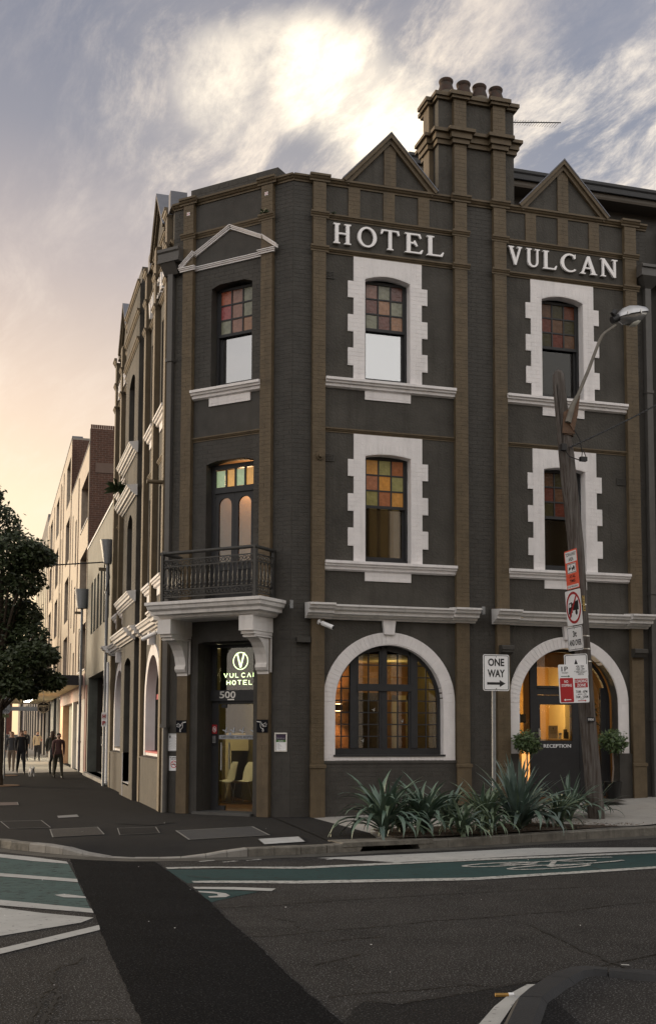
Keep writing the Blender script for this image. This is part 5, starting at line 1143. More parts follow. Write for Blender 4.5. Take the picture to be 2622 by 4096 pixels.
k = MB(); k.lathe(tuple(LF.p(.95, -.3, .018)), [(.11, 0), (.11, .006)], 20); k.build('cover', KERB, dr)

# footpath: one sheet rising gently to the right, dipping to the ramp
def zdip(i): return KL[i][2]
def zright(x, y): return .042 * max(0, x - .7) * max(0, min(1, (y + 4.2) / 4.0))
def strip(name, i0, i1, tgt, mm, lift=0.0, rows=10, par_=None):
    vs = []; fs = []; n_ = i1 - i0 + 1
    for k_, i in enumerate(range(i0, i1 + 1)):
        a = offs(i, KW - .005); b = Vector(tgt(i))
        for j in range(rows + 1):
            t = j / rows; p_ = a.lerp(b, t); d = (p_ - a).length
            z = KL[i][2] * max(0, 1 - d / 1.1) if KL[i][0] < -1 else KL[i][2] * (1 - min(1, d / 1.5)) + zright(p_.x, p_.y)
            vs.append((p_.x, p_.y, z - .004 + lift))
    for k_ in range(n_ - 1):
        for j in range(rows): q = k_ * (rows + 1) + j; fs.append((q, q + 1, q + rows + 2, q + rows + 1))
    m_ = MB(); m_.add(vs, fs); return m_.build(name, mm, par_, True)
def tg(i):
    x, y, _ = KL[i]
    if x < -6.6: return (-1.9, max(y, 2.2) if i > 1 else 60)
    if i <= 12: t = (i - 4) / 8; return (-1.95 + t * .5, 2.2 - t * .5)
    if i <= 18: t = (i - 12) / 6; return (-1.45 + t * 1.0, 1.7 - t * 1.0)
    if i <= 21: t = (i - 18) / 3; return (-.45 + t * .7, .8 - t * .75)
    return (max(.25, x + .2), .3)
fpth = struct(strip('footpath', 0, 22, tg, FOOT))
def tg2(i): x, y, _ = KL[i]; return (max(.25, x + .35), .3) if x < 9 else (x - 3, 7)
cp = struct(strip('concrete_footpath', 22, len(KL) - 1, tg2, CONC, rows=14))
def onpath(name, pts, mm, z=.004, th=0): m_ = MB(); m_.flat(pts, z); return m_.build(name, mm, fpth)
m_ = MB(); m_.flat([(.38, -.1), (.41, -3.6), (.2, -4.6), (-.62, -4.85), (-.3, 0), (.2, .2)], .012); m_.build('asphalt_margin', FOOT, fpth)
# far concrete paving under the awning
onpath('concrete_paving', [(-6.84, 22.9), (-2.08, 26.0), (-2.08, 150), (-6.84, 150)], CONC, .004)
m_ = MB(); m_.box(-6.9, -2.07, 60, 150, -.1, 0); m_.build('paving_base', CONC, fpth)
for y in (29, 33, 37, 41.5, 46, 52): onpath('paving_joint', [(-6.8, y), (-2.1, y), (-2.1, y + .08), (-6.8, y + .08)], MATS['grey_curtain'], .007)
# pit covers let into the footpath
def cover(pts, mm, frame, name='access_cover', z=.004):
    cx = sum(p_[0] for p_ in pts) / 4; cy = sum(p_[1] for p_ in pts) / 4; inn = [(p_[0] + (cx - p_[0]) * .05, p_[1] + (cy - p_[1]) * .035) for p_ in pts]
    m_ = MB()
    m_.add([(x, y, z) for x, y in pts] + [(x, y, z) for x, y in inn], [(i, (i + 1) % 4, (i + 1) % 4 + 4, i + 4) for i in range(4)]); m_.build(name + '_frame', frame, fpth)
    m_ = MB(); m_.add([(x, y, z - .001) for x, y in inn], [(0, 1, 2, 3)]); return m_.build(name, mm, fpth), inn
FRM = mat('cover_frame', (.22, .215, .20), .6, .3, 8, metal=.3); CVD = mat('cover_infill', (.040, .042, .046), .85, .15, 3, .3, 80, .4)
o, inn = cover([(-4.551,-1.543),(-3.728,-1.271),(-3.749,-2.718),(-4.579,-2.995)], DARKROOM, FRM, 'grate', .006)
for i in range(28):
    t = (i + .5) / 28; a = Vector(inn[0]).lerp(Vector(inn[3]), t); b = Vector(inn[1]).lerp(Vector(inn[2]), t); m_ = MB(); m_.add([(a.x, a.y - .009, .007), (b.x, b.y - .009, .007), (b.x, b.y + .009, .007), (a.x, a.y + .009, .007)], [(0, 1, 2, 3)]); m_.build('grate_bar', PIPE, fpth)
cover([(-4.26,1.542),(-3.862,1.794),(-3.867,1.163),(-4.27,.987)], GALV, FRM)
cover([(-3.434,-1.566),(-2.76,-1.469),(-2.861,-2.67),(-3.535,-2.85)], FOOT, FRM)
cover([(-2.561,-2.299),(-1.124,-1.79),(-1.22,-3.478),(-2.61,-3.928)], CVD, FRM)
cover([(-1.579,-4.087),(-.843,-3.839),(-.965,-4.694),(-1.679,-4.938)], mat('pale_cover', (.42, .43, .43), .7, .12, 6, .2, 60, dirt=.3), SBLACK, z=.008)
cover([(-5.332,.411),(-4.596,.484),(-4.505,-1.164),(-5.2,-1.224)], FOOT, FRM)
cover([(-3.404,-.562),(-2.925,.121),(-2.277,-.549),(-2.782,-1.144)], FOOT, CRK)
cover([(-5.7,6.0),(-4.9,6.1),(-4.9,5.0),(-5.7,4.9)], mat('pink_cover', (.12, .09, .08), .8), FRM)
m_ = MB()
for i in range(34):
    x = random.uniform(-5.6, 3); y = random.uniform(-14, 1); z = .006 if y > -2.5 else (ZR + .02 if y < -5.6 else None)
    if z is None: continue
    s = random.uniform(.004, .009); a = random.uniform(0, 3); m_.box(x, x + s * 1.6, y, y + s, z, z + s * .5)
o = m_.build('litter_specks', SWHITE); o['kind'] = 'stuff'

# ================================================================== NEIGHBOURING BUILDINGS
gb = thing('grey_rendered_building', 'low grey rendered building with tall narrow window slots and a dark entry beside the hotel', 'building', (XH, 18, 0))
CEM = mat('cement_render', (.11, .115, .10), .6, .35, 1.6, .5, 12, .5, dirt=.3)
k = MB(); sl_ = [(14.79,15.5),(16.07,16.76),(17.24,17.94),(18.48,19.22),(19.81,20.5),(20.98,21.7)]
k.slab(rect(13.35, 23.6, -.1, 8.72), -.35, 0, FH, [rect(a, b, 5.22, 7.15) for a, b in sl_] + [rect(14.6, 22.2, .12, 3.63)]); k.build('wall', CEM, gb)
k = MB(); k.box(13.3, 23.6, -.4, .03, 8.72, 8.80, FH); k.build('parapet_cap', SWHITE, gb)
k = MB(); k.box(13.35, 23.6, -9, -.5, .12, 8.5, FH) if False else k.box(13.3, 23.6, -9, -4, 0, 8.6, FH); k.build('rear_wall', CEM, gb)
for a, b in sl_: MB().box(a, b, -.32, -.30, 5.22, 7.15, FH).build('window', DARKG, gb); MB().box(a, b, -.5, -.45, 5.22, 7.15, FH).build('blind', DARKROOM, gb)
k = MB(); k.box(14.6, 22.2, -1.6, -1.5, .12, 3.7, FH); k.box(22.1, 22.3, -1.6, -.34, .12, 3.7, FH); k.box(14.5, 14.6, -1.6, -.34, .12, 3.7, FH); k.box(14.5, 22.3, -1.6, -.34, 3.63, 3.75, FH); k.build('entry_recess', mat('dark_brown_panel', (.035, .028, .02), .6, .1), gb)
k = MB(); k.box(14.3, 22.6, -1.6, .12, -.1, .12, FH); k.build('entry_step', CONC, gb)
k = MB(); k.box(XH + .55, XH + .9, 22.02, 22.1, .15, 2.3) ; dd_ = k.build('door', MATS['dark_brown_panel'], gb)
k = MB(); k.box(XH + .48, XH + .54, 22.0, 22.06, 1.1, 1.45); k.lathe((XH + .68, 22.0, 1.25), [(.05, 0), (.05, .02)], 12); k.build('door_plate', STEEL, gb)
k = MB(); k.box(22.6, 23.5, .0, .03, .1, 3.4, FH); k.build('red_panel', mat('faded_red', (.16, .03, .03), .5, .5, 2), gb)
def coned(nm, lb, y, zt, zb, r0, r1, zpb):
    t = thing(nm, lb, 'downpipe', FH.p(y, .2, 0)); k = MB(); c = FH.p(y, .2, 0); k.lathe(c, [(r1, zb), (r0, zt), (r0 - .03, zt), (r1 - .02, zb + .02)], 18); k.build('rainwater_head', GALV, t, True)
    k = MB(); k.tube([c + Vector((0, 0, zb)), c + Vector((0, 0, zpb))], .055, 12); k.build('pipe', GALV, t, True)
    for z in (zb - .9, 3.0, 1.2): MB().lathe(c + Vector((0, 0, z)), [(.07, 0), (.07, .06)], 12).build('pipe_collar', GALV, t)
    MB().tube([c, c + Vector((.2, 0, 0))], .02, 6) ; k = MB(); k.box(c.x - .26, c.x + .05, c.y - .03, c.y + .03, zb - .22, zb - .12); k.build('bracket', BROWN, t)
coned('galvanised_downpipe', 'galvanised downpipe with a conical head between hotel and grey building', 13.45, 7.45, 6.72, .24, .12, 0)
coned('galvanised_downpipe', 'galvanised downpipe with a conical head at the far end of the grey building', 23.55, 7.15, 6.4, .3, .2, .1)
k = MB(); k.tube([FH.p(13.1, .16, 0.1), FH.p(13.1, .16, 3.7)], .04, 10); tag(k.build('white_pipe', SWHITE, None, True), 'thin pale pipe with red HP marking at the end of the hotel side wall', 'pipe')
k = MB(); k.text('H', 0, .09, 2.03, 2.14, 0, .01, Fr(FH.p(13.06, .30, 0), (1, 0, 0), (0, -1, 0)), .03); k.text('P', 0, .09, 1.83, 1.94, 0, .01, Fr(FH.p(13.06, .30, 0), (1, 0, 0), (0, -1, 0)), .03)
q = MB().box(XH - .32, XH - .18, 13.07, 13.09, 1.78, 2.2).build('hydrant_label', SWHITE); tag(q, 'small white label with red letters H P on the thin pipe', 'label'); k.build('print', SRED, q)

ab = thing('brick_apartment_building', 'tall brick apartment block with sun struck side street facade and dark brick end walls', 'apartment block', (XH, 40, 0))
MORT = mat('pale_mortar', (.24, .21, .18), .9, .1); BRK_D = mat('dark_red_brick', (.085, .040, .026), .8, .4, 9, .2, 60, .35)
FAC = mat('facade_brick', (.32, .26, .20), .45, .25, 5, .3, 40, .6)  # pale tone of the grazing light put into the facade brick colour
EW = Fr((XH, 23.7, 0), (1, 0, 0), (0, -1, 0)); EW2 = Fr((XH, 34.8, 0), (1, 0, 0), (0, -1, 0))
k = MB(); k.box(0, 10, -.25, 0, 0, 13.62, EW); k.box(0, 10, -.3, .0, 12.9, 16.05, EW2); k.build('wall', MORT, ab)
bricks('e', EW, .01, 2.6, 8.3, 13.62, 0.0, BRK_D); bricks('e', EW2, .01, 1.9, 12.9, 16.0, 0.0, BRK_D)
for x in range(30): BRK['e'].append((EW, .01 + x * .085, .095 + x * .085, 13.62, 13.78, 0.0, BRK_D))
k = MB(); k.box(.22, 2.6, 0, .03, 11.85, 12.25, EW); k.build('lintel_panel', mat('brown_panel', (.12, .075, .055), .7, .1), ab)
flush_bricks('e', ab, 300, name='brick')
ops = []
for z0, z1 in ((10.1, 12.0), (7.05, 8.95), (4.1, 5.95)):
    ops += [rect(24.1, 27.9, z0, z1), rect(30.5, 31.3, z0 - 1.0, z1 - .8), rect(32.8, 33.3, z0 - .6, z1 - .2)]
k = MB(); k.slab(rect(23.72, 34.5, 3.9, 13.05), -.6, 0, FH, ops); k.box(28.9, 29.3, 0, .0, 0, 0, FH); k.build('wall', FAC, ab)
ops = []
for z0, z1 in ((13.1, 15.3), (10.1, 12.3), (7.1, 9.3), (4.1, 6.3)):
    for y in (35.6, 45.6, 53.0): ops += [rect(y, y + 3.1, z0, z1), rect(y + 5.3, y + 5.8, z0 - .8, z1 - .6), rect(y + 7.1 if y < 50 else y + 4.4, y + 7.6 if y < 50 else y + 4.8, z0 - .3, z1)]
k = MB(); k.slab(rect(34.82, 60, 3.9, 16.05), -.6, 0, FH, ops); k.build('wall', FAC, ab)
k = MB()
for y in (29.2, 34.45, 40.9, 43.6, 50.6, 57.5): k.box(y, y + .3, .0, .02, 3.9, 12.8 if y < 34 else 15.6, FH)
k.box(23.72, 60, -.75, -.62, 3.9, 12.8, FH); k.build('recess', BRK_D, ab)
k = MB(); k.box(23.7, 34.6, -.5, .02, 13.05, 13.10, FH); k.box(34.8, 60, -.5, .02, 16.05, 16.12, FH); k.build('coping', LEAD, ab)
for z in (10.1, 7.05, 4.1): k = MB(); k.box(24.0, 28.0, -.6, .03, z - .06, z, FH); k.build('balcony_sill', CORN, ab)
fb = thing('far_dark_building', 'distant dark topped building beyond the brick apartments', 'building', (XH, 66, 0))
k = MB(); k.box(60, 80, -8, 0, 0, 16.9, FH); k.box(80, 140, -8, 0, 0, 12, FH); k.build('wall', mat('far_wall', (.14, .125, .12), .7, .2), fb)
k = MB()
for i in range(5): k.box(61 + i * 3.6, 63 + i * 3.6, 0, .02, 4, 15.5, FH)
k.build('window_bay', DARKG, fb)
# awning and shops
aw = thing('street_awning', 'long flat footpath awning with black edge and lit cream underside', 'awning', (XH - 1.3, 25, 3.5))
k = MB(); k.box(24.85, 60, 0, 2.55, 3.5, 3.56, FH); k.build('soffit', mat('awning_soffit', (.62, .50, .30), .7, .05), aw)
k = MB(); k.box(24.78, 24.85, -.02, 2.6, 3.46, 3.86, FH); k.box(24.85, 60, 2.55, 2.6, 3.46, 3.86, FH); k.box(24.9, 60, 0, 2.5, 3.78, 3.82, FH); k.build('fascia', FRAME, aw)
for i, y in enumerate((44, 47, 50, 53)):
    k = MB(); k.box(y, y + .6, 1.2, 1.5, 3.46, 3.5, FH); tag(k.build('awning_light', mat('lamp_white', (1, 1, 1), .5, emit=(1, .95, .85), es=25)), ['nearest', 'second', 'third', 'farthest'][i] + ' bright ceiling light under the footpath awning', 'ceiling light', 'lights under the awning')
for y, e in ((31, 130), (39, 190), (47, 200)):
    d_ = bpy.data.lights.new('awning_lamp', 'AREA'); d_.energy = e * .55; d_.color = (1, .86, .62); d_.size = 1.2; o = bpy.data.objects.new('awning_lamp', d_); COL.objects.link(o); o.location = FH.p(y, 1.3, 3.42)
sh = thing('shopfront_row', 'row of lit shopfronts, white doors and curtained windows under the awning', 'shopfronts', (XH, 40, 0))
k = MB(); k.box(24, 40.2, -.4, .02, 2.9, 3.9, FH); k.build('fascia', mat('pink_fascia', (.32, .20, .17), .6, .3, 2), sh)
k = MB(); k.box(24.0, 25.8, -.3, .0, 0, 2.9, FH); k.box(25.8, 27.2, -.3, -.06, 0, 2.9, FH); k.box(29.7, 30.4, -.3, .04, 0, 2.9, FH); k.build('white_pier', mat('shop_white', (.55, .53, .50), .7, .1), sh)
k = MB(); k.box(27.2, 29.7, -.3, -.12, 0, 2.8, FH); k.build('door', MATS['shop_white'], sh); k = MB(); k.box(28.2, 28.5, -.12, -.1, .4, 2.2, FH); k.build('door_glass', FRAME, sh)
k = MB(); k.box(30.4, 37.8, -.5, -.3, 0, 2.9, FH); k.build('green_wall', mat('pale_green_wall', (.30, .33, .27), .7, .1), sh)
k = MB(); k.box(37.8, 40.2, -.3, 0, 0, 3.5, FH); k.build('peach_pier', mat('peach_wall', (.60, .36, .22), .7, .1), sh)
for i in range(6):
    y = 40.3 + i * 3.2; k = MB(); k.box(y, y + 2.9, -.12, -.1, .2, 3.4, FH); k.build('shop_window', GLASS, sh); k = MB(); k.box(y + 2.9, y + 3.15, -.2, .02, 0, 3.5, FH); k.build('mullion', FRAME if i % 2 else MATS['shop_white'], sh)
    for j in range(7): k = MB(); k.box(y + .1 + j * .4, y + .3 + j * .4, -.4, -.3, .1, 3.3, FH); k.build('curtain', mat('gold_curtain', (.35, .28, .12), .8, .2, emit=(.5, .38, .15), es=.10), sh)  # shop interior light put into the curtains as a faint glow
k = MB(); k.box(40.2, 60, -3, -2.8, 0, 3.5, FH); k.build('shop_wall', WARMW, sh)
k = MB()
for i in range(8): k.box(62 + i * 6, 62.6 + i * 6, 0, .12, 0, 4.2, FH)
k.build('far_column', PIPE, sh)
k = MB(); k.box(70, 71, 0, 2.6, 3.2, 3.5, FH); k.box(58, 75, 2.2, 2.4, 3.0, 3.35, FH); tag(k.build('far_awning', GALV), 'small grey awning sloping beyond the lit shops', 'awning')
k = MB(); k.box(-8, -3.2, 120, 130, 0, 9); tag(k.build('far_red_building', mat('far_red_brick', (.16, .05, .035), .8, .3, 2)), 'distant reddish building closing the end of the side street', 'building')
hx = thing('hanging_shield_sign', 'black hexagonal hanging shield sign with crossed JERSEY and TOWN lettering', 'hanging sign', (-3.49, 27, 2.6))
FW27 = Fr((-3.49, 27, 2.6), (1, 0, 0), (0, -1, 0))
hexo = [(0, .29), (.25, .18), (.24, -.12), (0, -.27), (-.24, -.12), (-.25, .18)]
k = MB(); k.slab(hexo, -.04, 0, FW27); k.build('panel', SBLACK, hx)
CRM = mat('cream_print', (.75, .66, .5), .6)
k = MB(); hi = [(a * .93, b * .93) for a, b in hexo]; h2 = [(a * .85, b * .85) for a, b in hexo]; k.slab(hi, 0, .004, FW27, [h2]); k.text('JERSEY', -.19, .19, .02, .10, 0, .005, FW27, .03)
for i, c_ in enumerate('GROWN'): k.text(c_, -.028, .028, .15 - .075 * i + (.0 if i < 1 else -.06), .21 - .075 * i + (.0 if i < 1 else -.06), 0, .005, FW27, .03)
for s in (-1, 1): k.box(s * .055 - .005, s * .055 + .005, 0, .004, -.2, 0, FW27); k.box(s * .13 - .07, s * .13 + .07, 0, .004, -.01, 0, FW27)
k.build('print', CRM, hx); k = MB(); k.tube([(-3.49, 27, 2.88), (-3.49, 27, 3.5)], .012, 6); k.build('hanger', SBLACK, hx)
# building across the street, behind the camera: seen in the window reflections
ob = thing('opposite_building', 'office building with pale vertical fins across the street, seen reflected in the hotel windows', 'building', (0, -40, 0))
k = MB(); k.box(-40, 60, -52, -42, -.2, 21.6); k.build('wall', mat('opposite_wall', (.12, .09, .05), .8, .2, .5), ob)
k = MB(); k.box(-41, 61, -52, -40.5, 21.6, 22.3); k.build('roof_edge', mat('opposite_eave', (.16, .13, .09), .7), ob)
k = MB()
for i in range(40): k.box(-38 + i * 2.4, -37.6 + i * 2.4, -42, -41.3, 0, 21.6)
k.build('fin', CORN, ob)

# ================================================================== STREET FURNITURE
pole = thing('utility_pole', 'weathered leaning timber utility pole with split top rising from the plant bed', 'utility pole', (5.17, -2.5, 0))
WOODP = mat('weathered_timber', (.046, .031, .023), .85, .4, 3, .9, 9, .25, col2=(.17, .158, .148), stretch=(9, 9, .55))
pts = [(5.18, -.2), (5.17, .04), (5.10, .8), (4.983, 2.18), (4.90, 3.6), (4.815, 5.16), (4.69, 6.4), (4.65, 6.83), (4.60, 7.24), (4.53, 8.0), (4.50, 8.33)]; rs = [.17, .15, .148, .147, .148, .148, .146, .145, .125, .115, .108]
k = MB(); P3 = []; RR = []
for (a, b), (ra, rb_) in zip(zip(pts, pts[1:]), zip(rs, rs[1:])):
    for j in range(4): t = j / 4; P3.append((a[0] + (b[0] - a[0]) * t, -2.5, a[1] + (b[1] - a[1]) * t)); RR.append(ra + (rb_ - ra) * t)
P3 += [(4.50, -2.5, 8.34), (4.49, -2.49, 8.40), (4.48, -2.48, 8.43)]; RR += [.106, .08, .04]
k.tube(P3, RR, 20)
rnd = random.Random(4); k.v = [v + Vector(((v.x - 5) * 0, 0, 0)) + (Vector((math.cos(i % 20 / 20 * 6.28), math.sin(i % 20 / 20 * 6.28), 0)) * .006 * math.sin((i % 20) * 2.4 + v.z * .7)) for i, v in enumerate(k.v)]
k.build('post', WOODP, pole, True)
k = MB(); k.add([(4.37, -2.58, 8.15), (4.40, -2.60, 8.15), (4.50, -2.62, 6.95), (4.47, -2.6, 6.95), (4.37, -2.52, 8.12), (4.47, -2.54, 6.95)], [(0, 1, 2, 3), (0, 3, 5, 4)]); k.build('splinter', WOODP, pole)
RUST = mat('rusty_steel', (.13, .075, .045), .8, .35, 12, .2, 60)
k = MB(); k.lathe((4.64, -2.5, 7.18), [(.148, 0), (.146, .12)], 18); k.prof(0, .01, [(0, 0), (.01, 0), (.01, .01)]) ; k.slab([(4.50, 7.2), (4.75, 7.2), (4.70, 7.55), (4.62, 7.66), (4.53, 7.60)], -.02, .012, Fr((0, -2.64, 0), (1, 0, 0), (0, -1, 0))); k.build('steel_collar', RUST, pole)
for z, r in ((3.42, .152), (3.18, .152), (2.95, .153), (4.0, .153)):
    x = 5.17 + (4.65 - 5.17) * z / 6.83 * 1.02; MB().lathe((x, -2.5, z), [(r + .004, 0), (r + .004, .02)], 18).build('steel_strap', STEEL, pole)
q = MB(); FP = Fr((0, -2.66, 0), (1, 0, 0), (0, -1, 0))
q.slab([(4.845, 4.17), (4.885, 4.17), (4.905, 3.885), (4.865, 3.885)], 0, .006, FP); t_ = q.build('pole_tag', mat('tag_yellow', (.55, .38, .1), .6, .2), pole)
q = MB()
for i, c_ in enumerate('T22288'): q.text(c_, 4.852 + i * .004, 4.878 + i * .004, 4.135 - i * .047, 4.165 - i * .047, .006, .009, FP, .03)
q.build('print', SBLACK, t_)
q = MB(); q.box(4.90, 5.06, .0, .01, 1.85, 1.93, FP); t_ = q.build('pole_number', SBLACK, pole); q = MB(); q.text('SY07545', 4.92, 5.04, 1.87, 1.91, .01, .012, FP, .01); q.build('print', SWHITE, t_)
# luminaire on its arm
sl_ = thing('street_lamp', 'street lamp with bowl luminaire on a bent steel arm fixed to the timber pole', 'street lamp', (4.65, -2.62, 7.5))
k = MB(); arm = [(4.60, 7.40), (4.70, 7.73), (4.82, 7.95), (5.04, 8.43), (5.19, 8.80), (5.29, 9.04), (5.34, 9.13), (5.41, 9.20), (5.64, 9.37)]
k.tube([(x, -2.66, z) for x, z in arm], [.06, .05, .034, .032, .03, .03, .03, .03, .028], 12); k.build('arm', mat('arm_grey', (.17, .155, .13), .7, .25, 8, .2, 40), sl_, True)
k = MB(); k.slab([(4.60, 7.42), (4.86, 7.95), (4.80, 7.55), (4.72, 7.24)], -.01, .01, Fr((0, -2.66, 0), (1, 0, 0), (0, -1, 0))); k.build('gusset', RUST, sl_)
def loft(mb, secs, seg=20, half=None):
    vs = []; fs = []
    for (x, yc, zc, ry, rzu, rzd) in secs:
        for i in range(seg):
            a = 2 * math.pi * i / seg; s, c = math.sin(a), math.cos(a); vs.append((x, yc + ry * c, zc + (rzu if s > 0 else rzd) * s))
    for i in range(len(secs) - 1):
        for j in range(seg): l = (j + 1) % seg; fs.append((i * seg + j, i * seg + l, (i + 1) * seg + l, (i + 1) * seg + j))
    fs += [tuple(range(seg)), tuple((len(secs) - 1) * seg + j for j in range(seg))]; mb.add(vs, fs)
ALU = mat('cast_aluminium', (.48, .48, .49), .38, .12, 6, .1, 30, metal=.7)
k = MB(); loft(k, [(5.66, -2.66, 9.52, .04, .06, .01), (5.72, -2.66, 9.53, .12, .12, .012), (5.80, -2.66, 9.555, .15, .17, .015), (5.92, -2.66, 9.59, .165, .19, .015), (6.10, -2.66, 9.635, .165, .165, .015), (6.24, -2.66, 9.67, .145, .12, .015), (6.30, -2.66, 9.685, .10, .08, .012), (6.32, -2.66, 9.69, .05, .03, .01)]); k.build('housing', ALU, sl_, True)
k = MB(); loft(k, [(5.70, -2.66, 9.51, .09, .004, .02), (5.80, -2.66, 9.53, .14, .006, .11), (5.92, -2.66, 9.565, .155, .006, .17), (6.06, -2.66, 9.60, .155, .006, .17), (6.18, -2.66, 9.63, .14, .006, .13), (6.27, -2.66, 9.655, .10, .004, .06), (6.31, -2.66, 9.67, .04, .003, .02)]); k.build('bowl', mat('bowl_plastic', (.25, .25, .25), .12, .25, 7, spec=.8, metal=.35), sl_, True)
k = MB(); loft(k, [(5.90, -2.67, 9.47, .03, .02, .05), (5.96, -2.67, 9.48, .09, .02, .10), (6.06, -2.67, 9.50, .10, .02, .11), (6.14, -2.67, 9.53, .07, .02, .07)]); k.build('diffuser', mat('diffuser_pale', (.62, .62, .56), .3, .05), sl_, True)
k = MB(); k.tube([(5.56, -2.66, 9.46), (5.72, -2.66, 9.54)], [.07, .07], 14); k.tube([(5.54, -2.72, 9.55), (5.60, -2.72, 9.62)], .05, 12); k.build('spigot', FRAME, sl_, True)
k = MB(); k.box(5.80, 5.82, -2.84, -2.81, 9.54, 9.60); k.box(6.08, 6.10, -2.84, -2.81, 9.60, 9.67); k.build('clip', STEEL, sl_)
cb3 = MB()
for ph in (0, math.pi):
    cb3.tube([(4.62 + (9.5 - 4.62) * t / 90, -2.68 + .010 * math.cos(t * 1.9 + ph), 6.93 + (9.98 - 6.93) * t / 90 - .35 * math.sin(math.pi * t / 90) * .6 + .010 * math.sin(t * 1.9 + ph)) for t in range(91)], .011, 5)
tag(cb3.build('service_cable', SBLACK, None, True), 'black twisted service cable running up to the right from the timber pole', 'cable')
k = MB(); k.tube([(4.72, -2.66, 7.3), (4.83, -2.68, 7.1), (4.88, -2.68, 6.85), (4.86, -2.68, 6.72), (4.95, -2.68, 6.78), (4.90, -2.68, 6.9)], .009, 5); k.tube([(4.5, -2.68, 6.9), (4.6, -2.7, 6.75), (4.8, -2.7, 6.70), (4.9, -2.68, 6.74)], .011, 5); k.box(4.82, 4.95, -2.74, -2.66, 6.68, 6.76); k.box(4.44, 4.54, -2.72, -2.62, 6.86, 6.98)
tag(k.build('cable_clamp', SBLACK), 'tangle of black cable tails and clamps high on the timber pole', 'cable clamp')
k = MB(); k.tube([(-2.25, 13.5, 6.79), (-4, 13.6, 6.62), (-6, 13.8, 6.55), (-14, 14, 7.2)], .02, 6); k.tube([(-2.25, 13.45, 6.79), (-2.2, 13.4, 6.3), (-2.3, 13.4, 5.9), (-2.2, 13.4, 5.75), (-2.22, 13.4, 6.2)], .018, 5); tag(k.build('street_cable', SBLACK, None, True), 'thin black cable crossing the side street from the hotel end downpipe', 'cable')

def rrect(w_, h, r, n_=5):
    o = []
    for cx, cz, a in ((w_ / 2 - r, h / 2 - r, 0), (-w_ / 2 + r, h / 2 - r, 90), (-w_ / 2 + r, -h / 2 + r, 180), (w_ / 2 - r, -h / 2 + r, 270)): o += arc(cx, cz, r, r, a, a + 90, n_)
    return o
class Sign:
    """flat traffic sign: local u right, z up, facing -Y; placed with its own matrix"""
    def __init__(s, name, lb, cat, w_, h, r, base, M, grp=None, border=None):
        s.o = bpy.data.objects.new(name, None); COL.objects.link(s.o); s.o.matrix_basis = M; tag(s.o, lb, cat, grp); ORG[s.o.as_pointer()] = Vector(); s.F = FR
        k = MB(); k.slab(rrect(w_, h, r), -.003, 0, FR); k.build('panel', base, s.o, local=True); s.w, s.h, s.r = w_, h, r
        if border:
            k = MB(); i_ = .014; k.slab(rrect(w_ - i_ * 2, h - i_ * 2, r * .8), 0, .001, FR, [rrect(w_ - i_ * 2 - .022, h - i_ * 2 - .022, r * .6)]); k.build('border', border, s.o, local=True)
    def txt(s, m, *rows, bold=.02, name='print'):
        k = MB()
        for st, a, b, c, d in rows: k.text(st, a, b, c, d, .001, .002, FR, bold)
        k.build(name, m, s.o, local=True)
    def pol(s, m, *polys, n=.001, name='print'):
        k = MB()
        for i, pl in enumerate(polys): k.slab(pl, n + i * .0002, n + .001 + i * .0002, FR)
        k.build(name, m, s.o, local=True)
    def bolts(s, *zs):
        k = MB()
        for z in zs: k.tube([FR.p(0, .001, z), FR.p(0, .006, z)], .009, 8)
        k.build('bolt', GALV, s.o, local=True)
def arrow(x0, x1, z, t, hd):
    d = 1 if x1 > x0 else -1; return [(x0, z - t), (x1 - d * hd, z - t), (x1 - d * hd, z - hd * .55), (x1, z), (x1 - d * hd, z + hd * .55), (x1 - d * hd, z + t), (x0, z + t)]
def MX(loc, rz, lean=0): return Matrix.Translation(loc) @ Matrix.Rotation(lean, 4, 'Y') @ Matrix.Rotation(rz, 4, 'Z')
# ONE WAY sign on its own post
ow = thing('one_way_sign', 'white ONE WAY sign with black arrow pointing right on a galvanised post in the plants', 'road sign', (2.93, -2.95, 0))
k = MB(); k.tube([(2.915, -2.93, 0), (2.93, -2.93, 3.0)], .036, 14); k.build('post', GALV, ow, True)
S_ = Sign('sign_plate', None, None, .50, .64, .035, SWHITE, Matrix.Translation((.02, -.04, 2.695)), border=SBLACK); S_.o.parent = ow
S_.txt(SBLACK, ('ONE', -.155, .155, .115, .25), ('WAY', -.165, .165, -.08, .055), bold=.03); S_.pol(SBLACK, arrow(-.175, .175, -.19, .022, .11)); S_.bolts(.28, -.28)
# flatten: plate pieces become parts of the sign
for ch_ in [c for c in bpy.data.objects if c.parent == S_.o]:
    ch_.parent = ow; ch_.matrix_basis = S_.o.matrix_basis.copy(); 
bpy.data.objects.remove(S_.o)
LEAN = R(-4.3)
RZ = R(-93)
S_ = Sign('tow_away_sign', 'orange TOW-AWAY AREA sign highest of the signs on the timber pole', 'road sign', .52, .72, .03, SORANGE, MX((4.66, -2.62, 4.655), RZ, LEAN))
S_.pol(SWHITE, [(a, b + .235) for a, b in rrect(.47, .20, .02)], [(a, b + .02) for a, b in rrect(.36, .18, .015)], rect(-.23, .23, -.345, -.285), n=.0005, name='white_panel')
S_.pol(SBLACK, [(a, b + .02) for a, b in rrect(.345, .165, .012)], n=.0012); S_.pol(SWHITE, [(a, b + .02) for a, b in rrect(.325, .145, .01)], n=.0018, name='white_panel')
S_.txt(SBLACK, ('TOW-AWAY', -.21, .21, .245, .315), ('AREA', -.10, .10, .155, .225), ('AT ALL', -.11, .13, -.155, -.10), ('TIMES', -.11, .11, -.24, -.185), ('DO NOT PARK ILLEGALLY', -.215, .215, -.335, -.297), bold=.02)
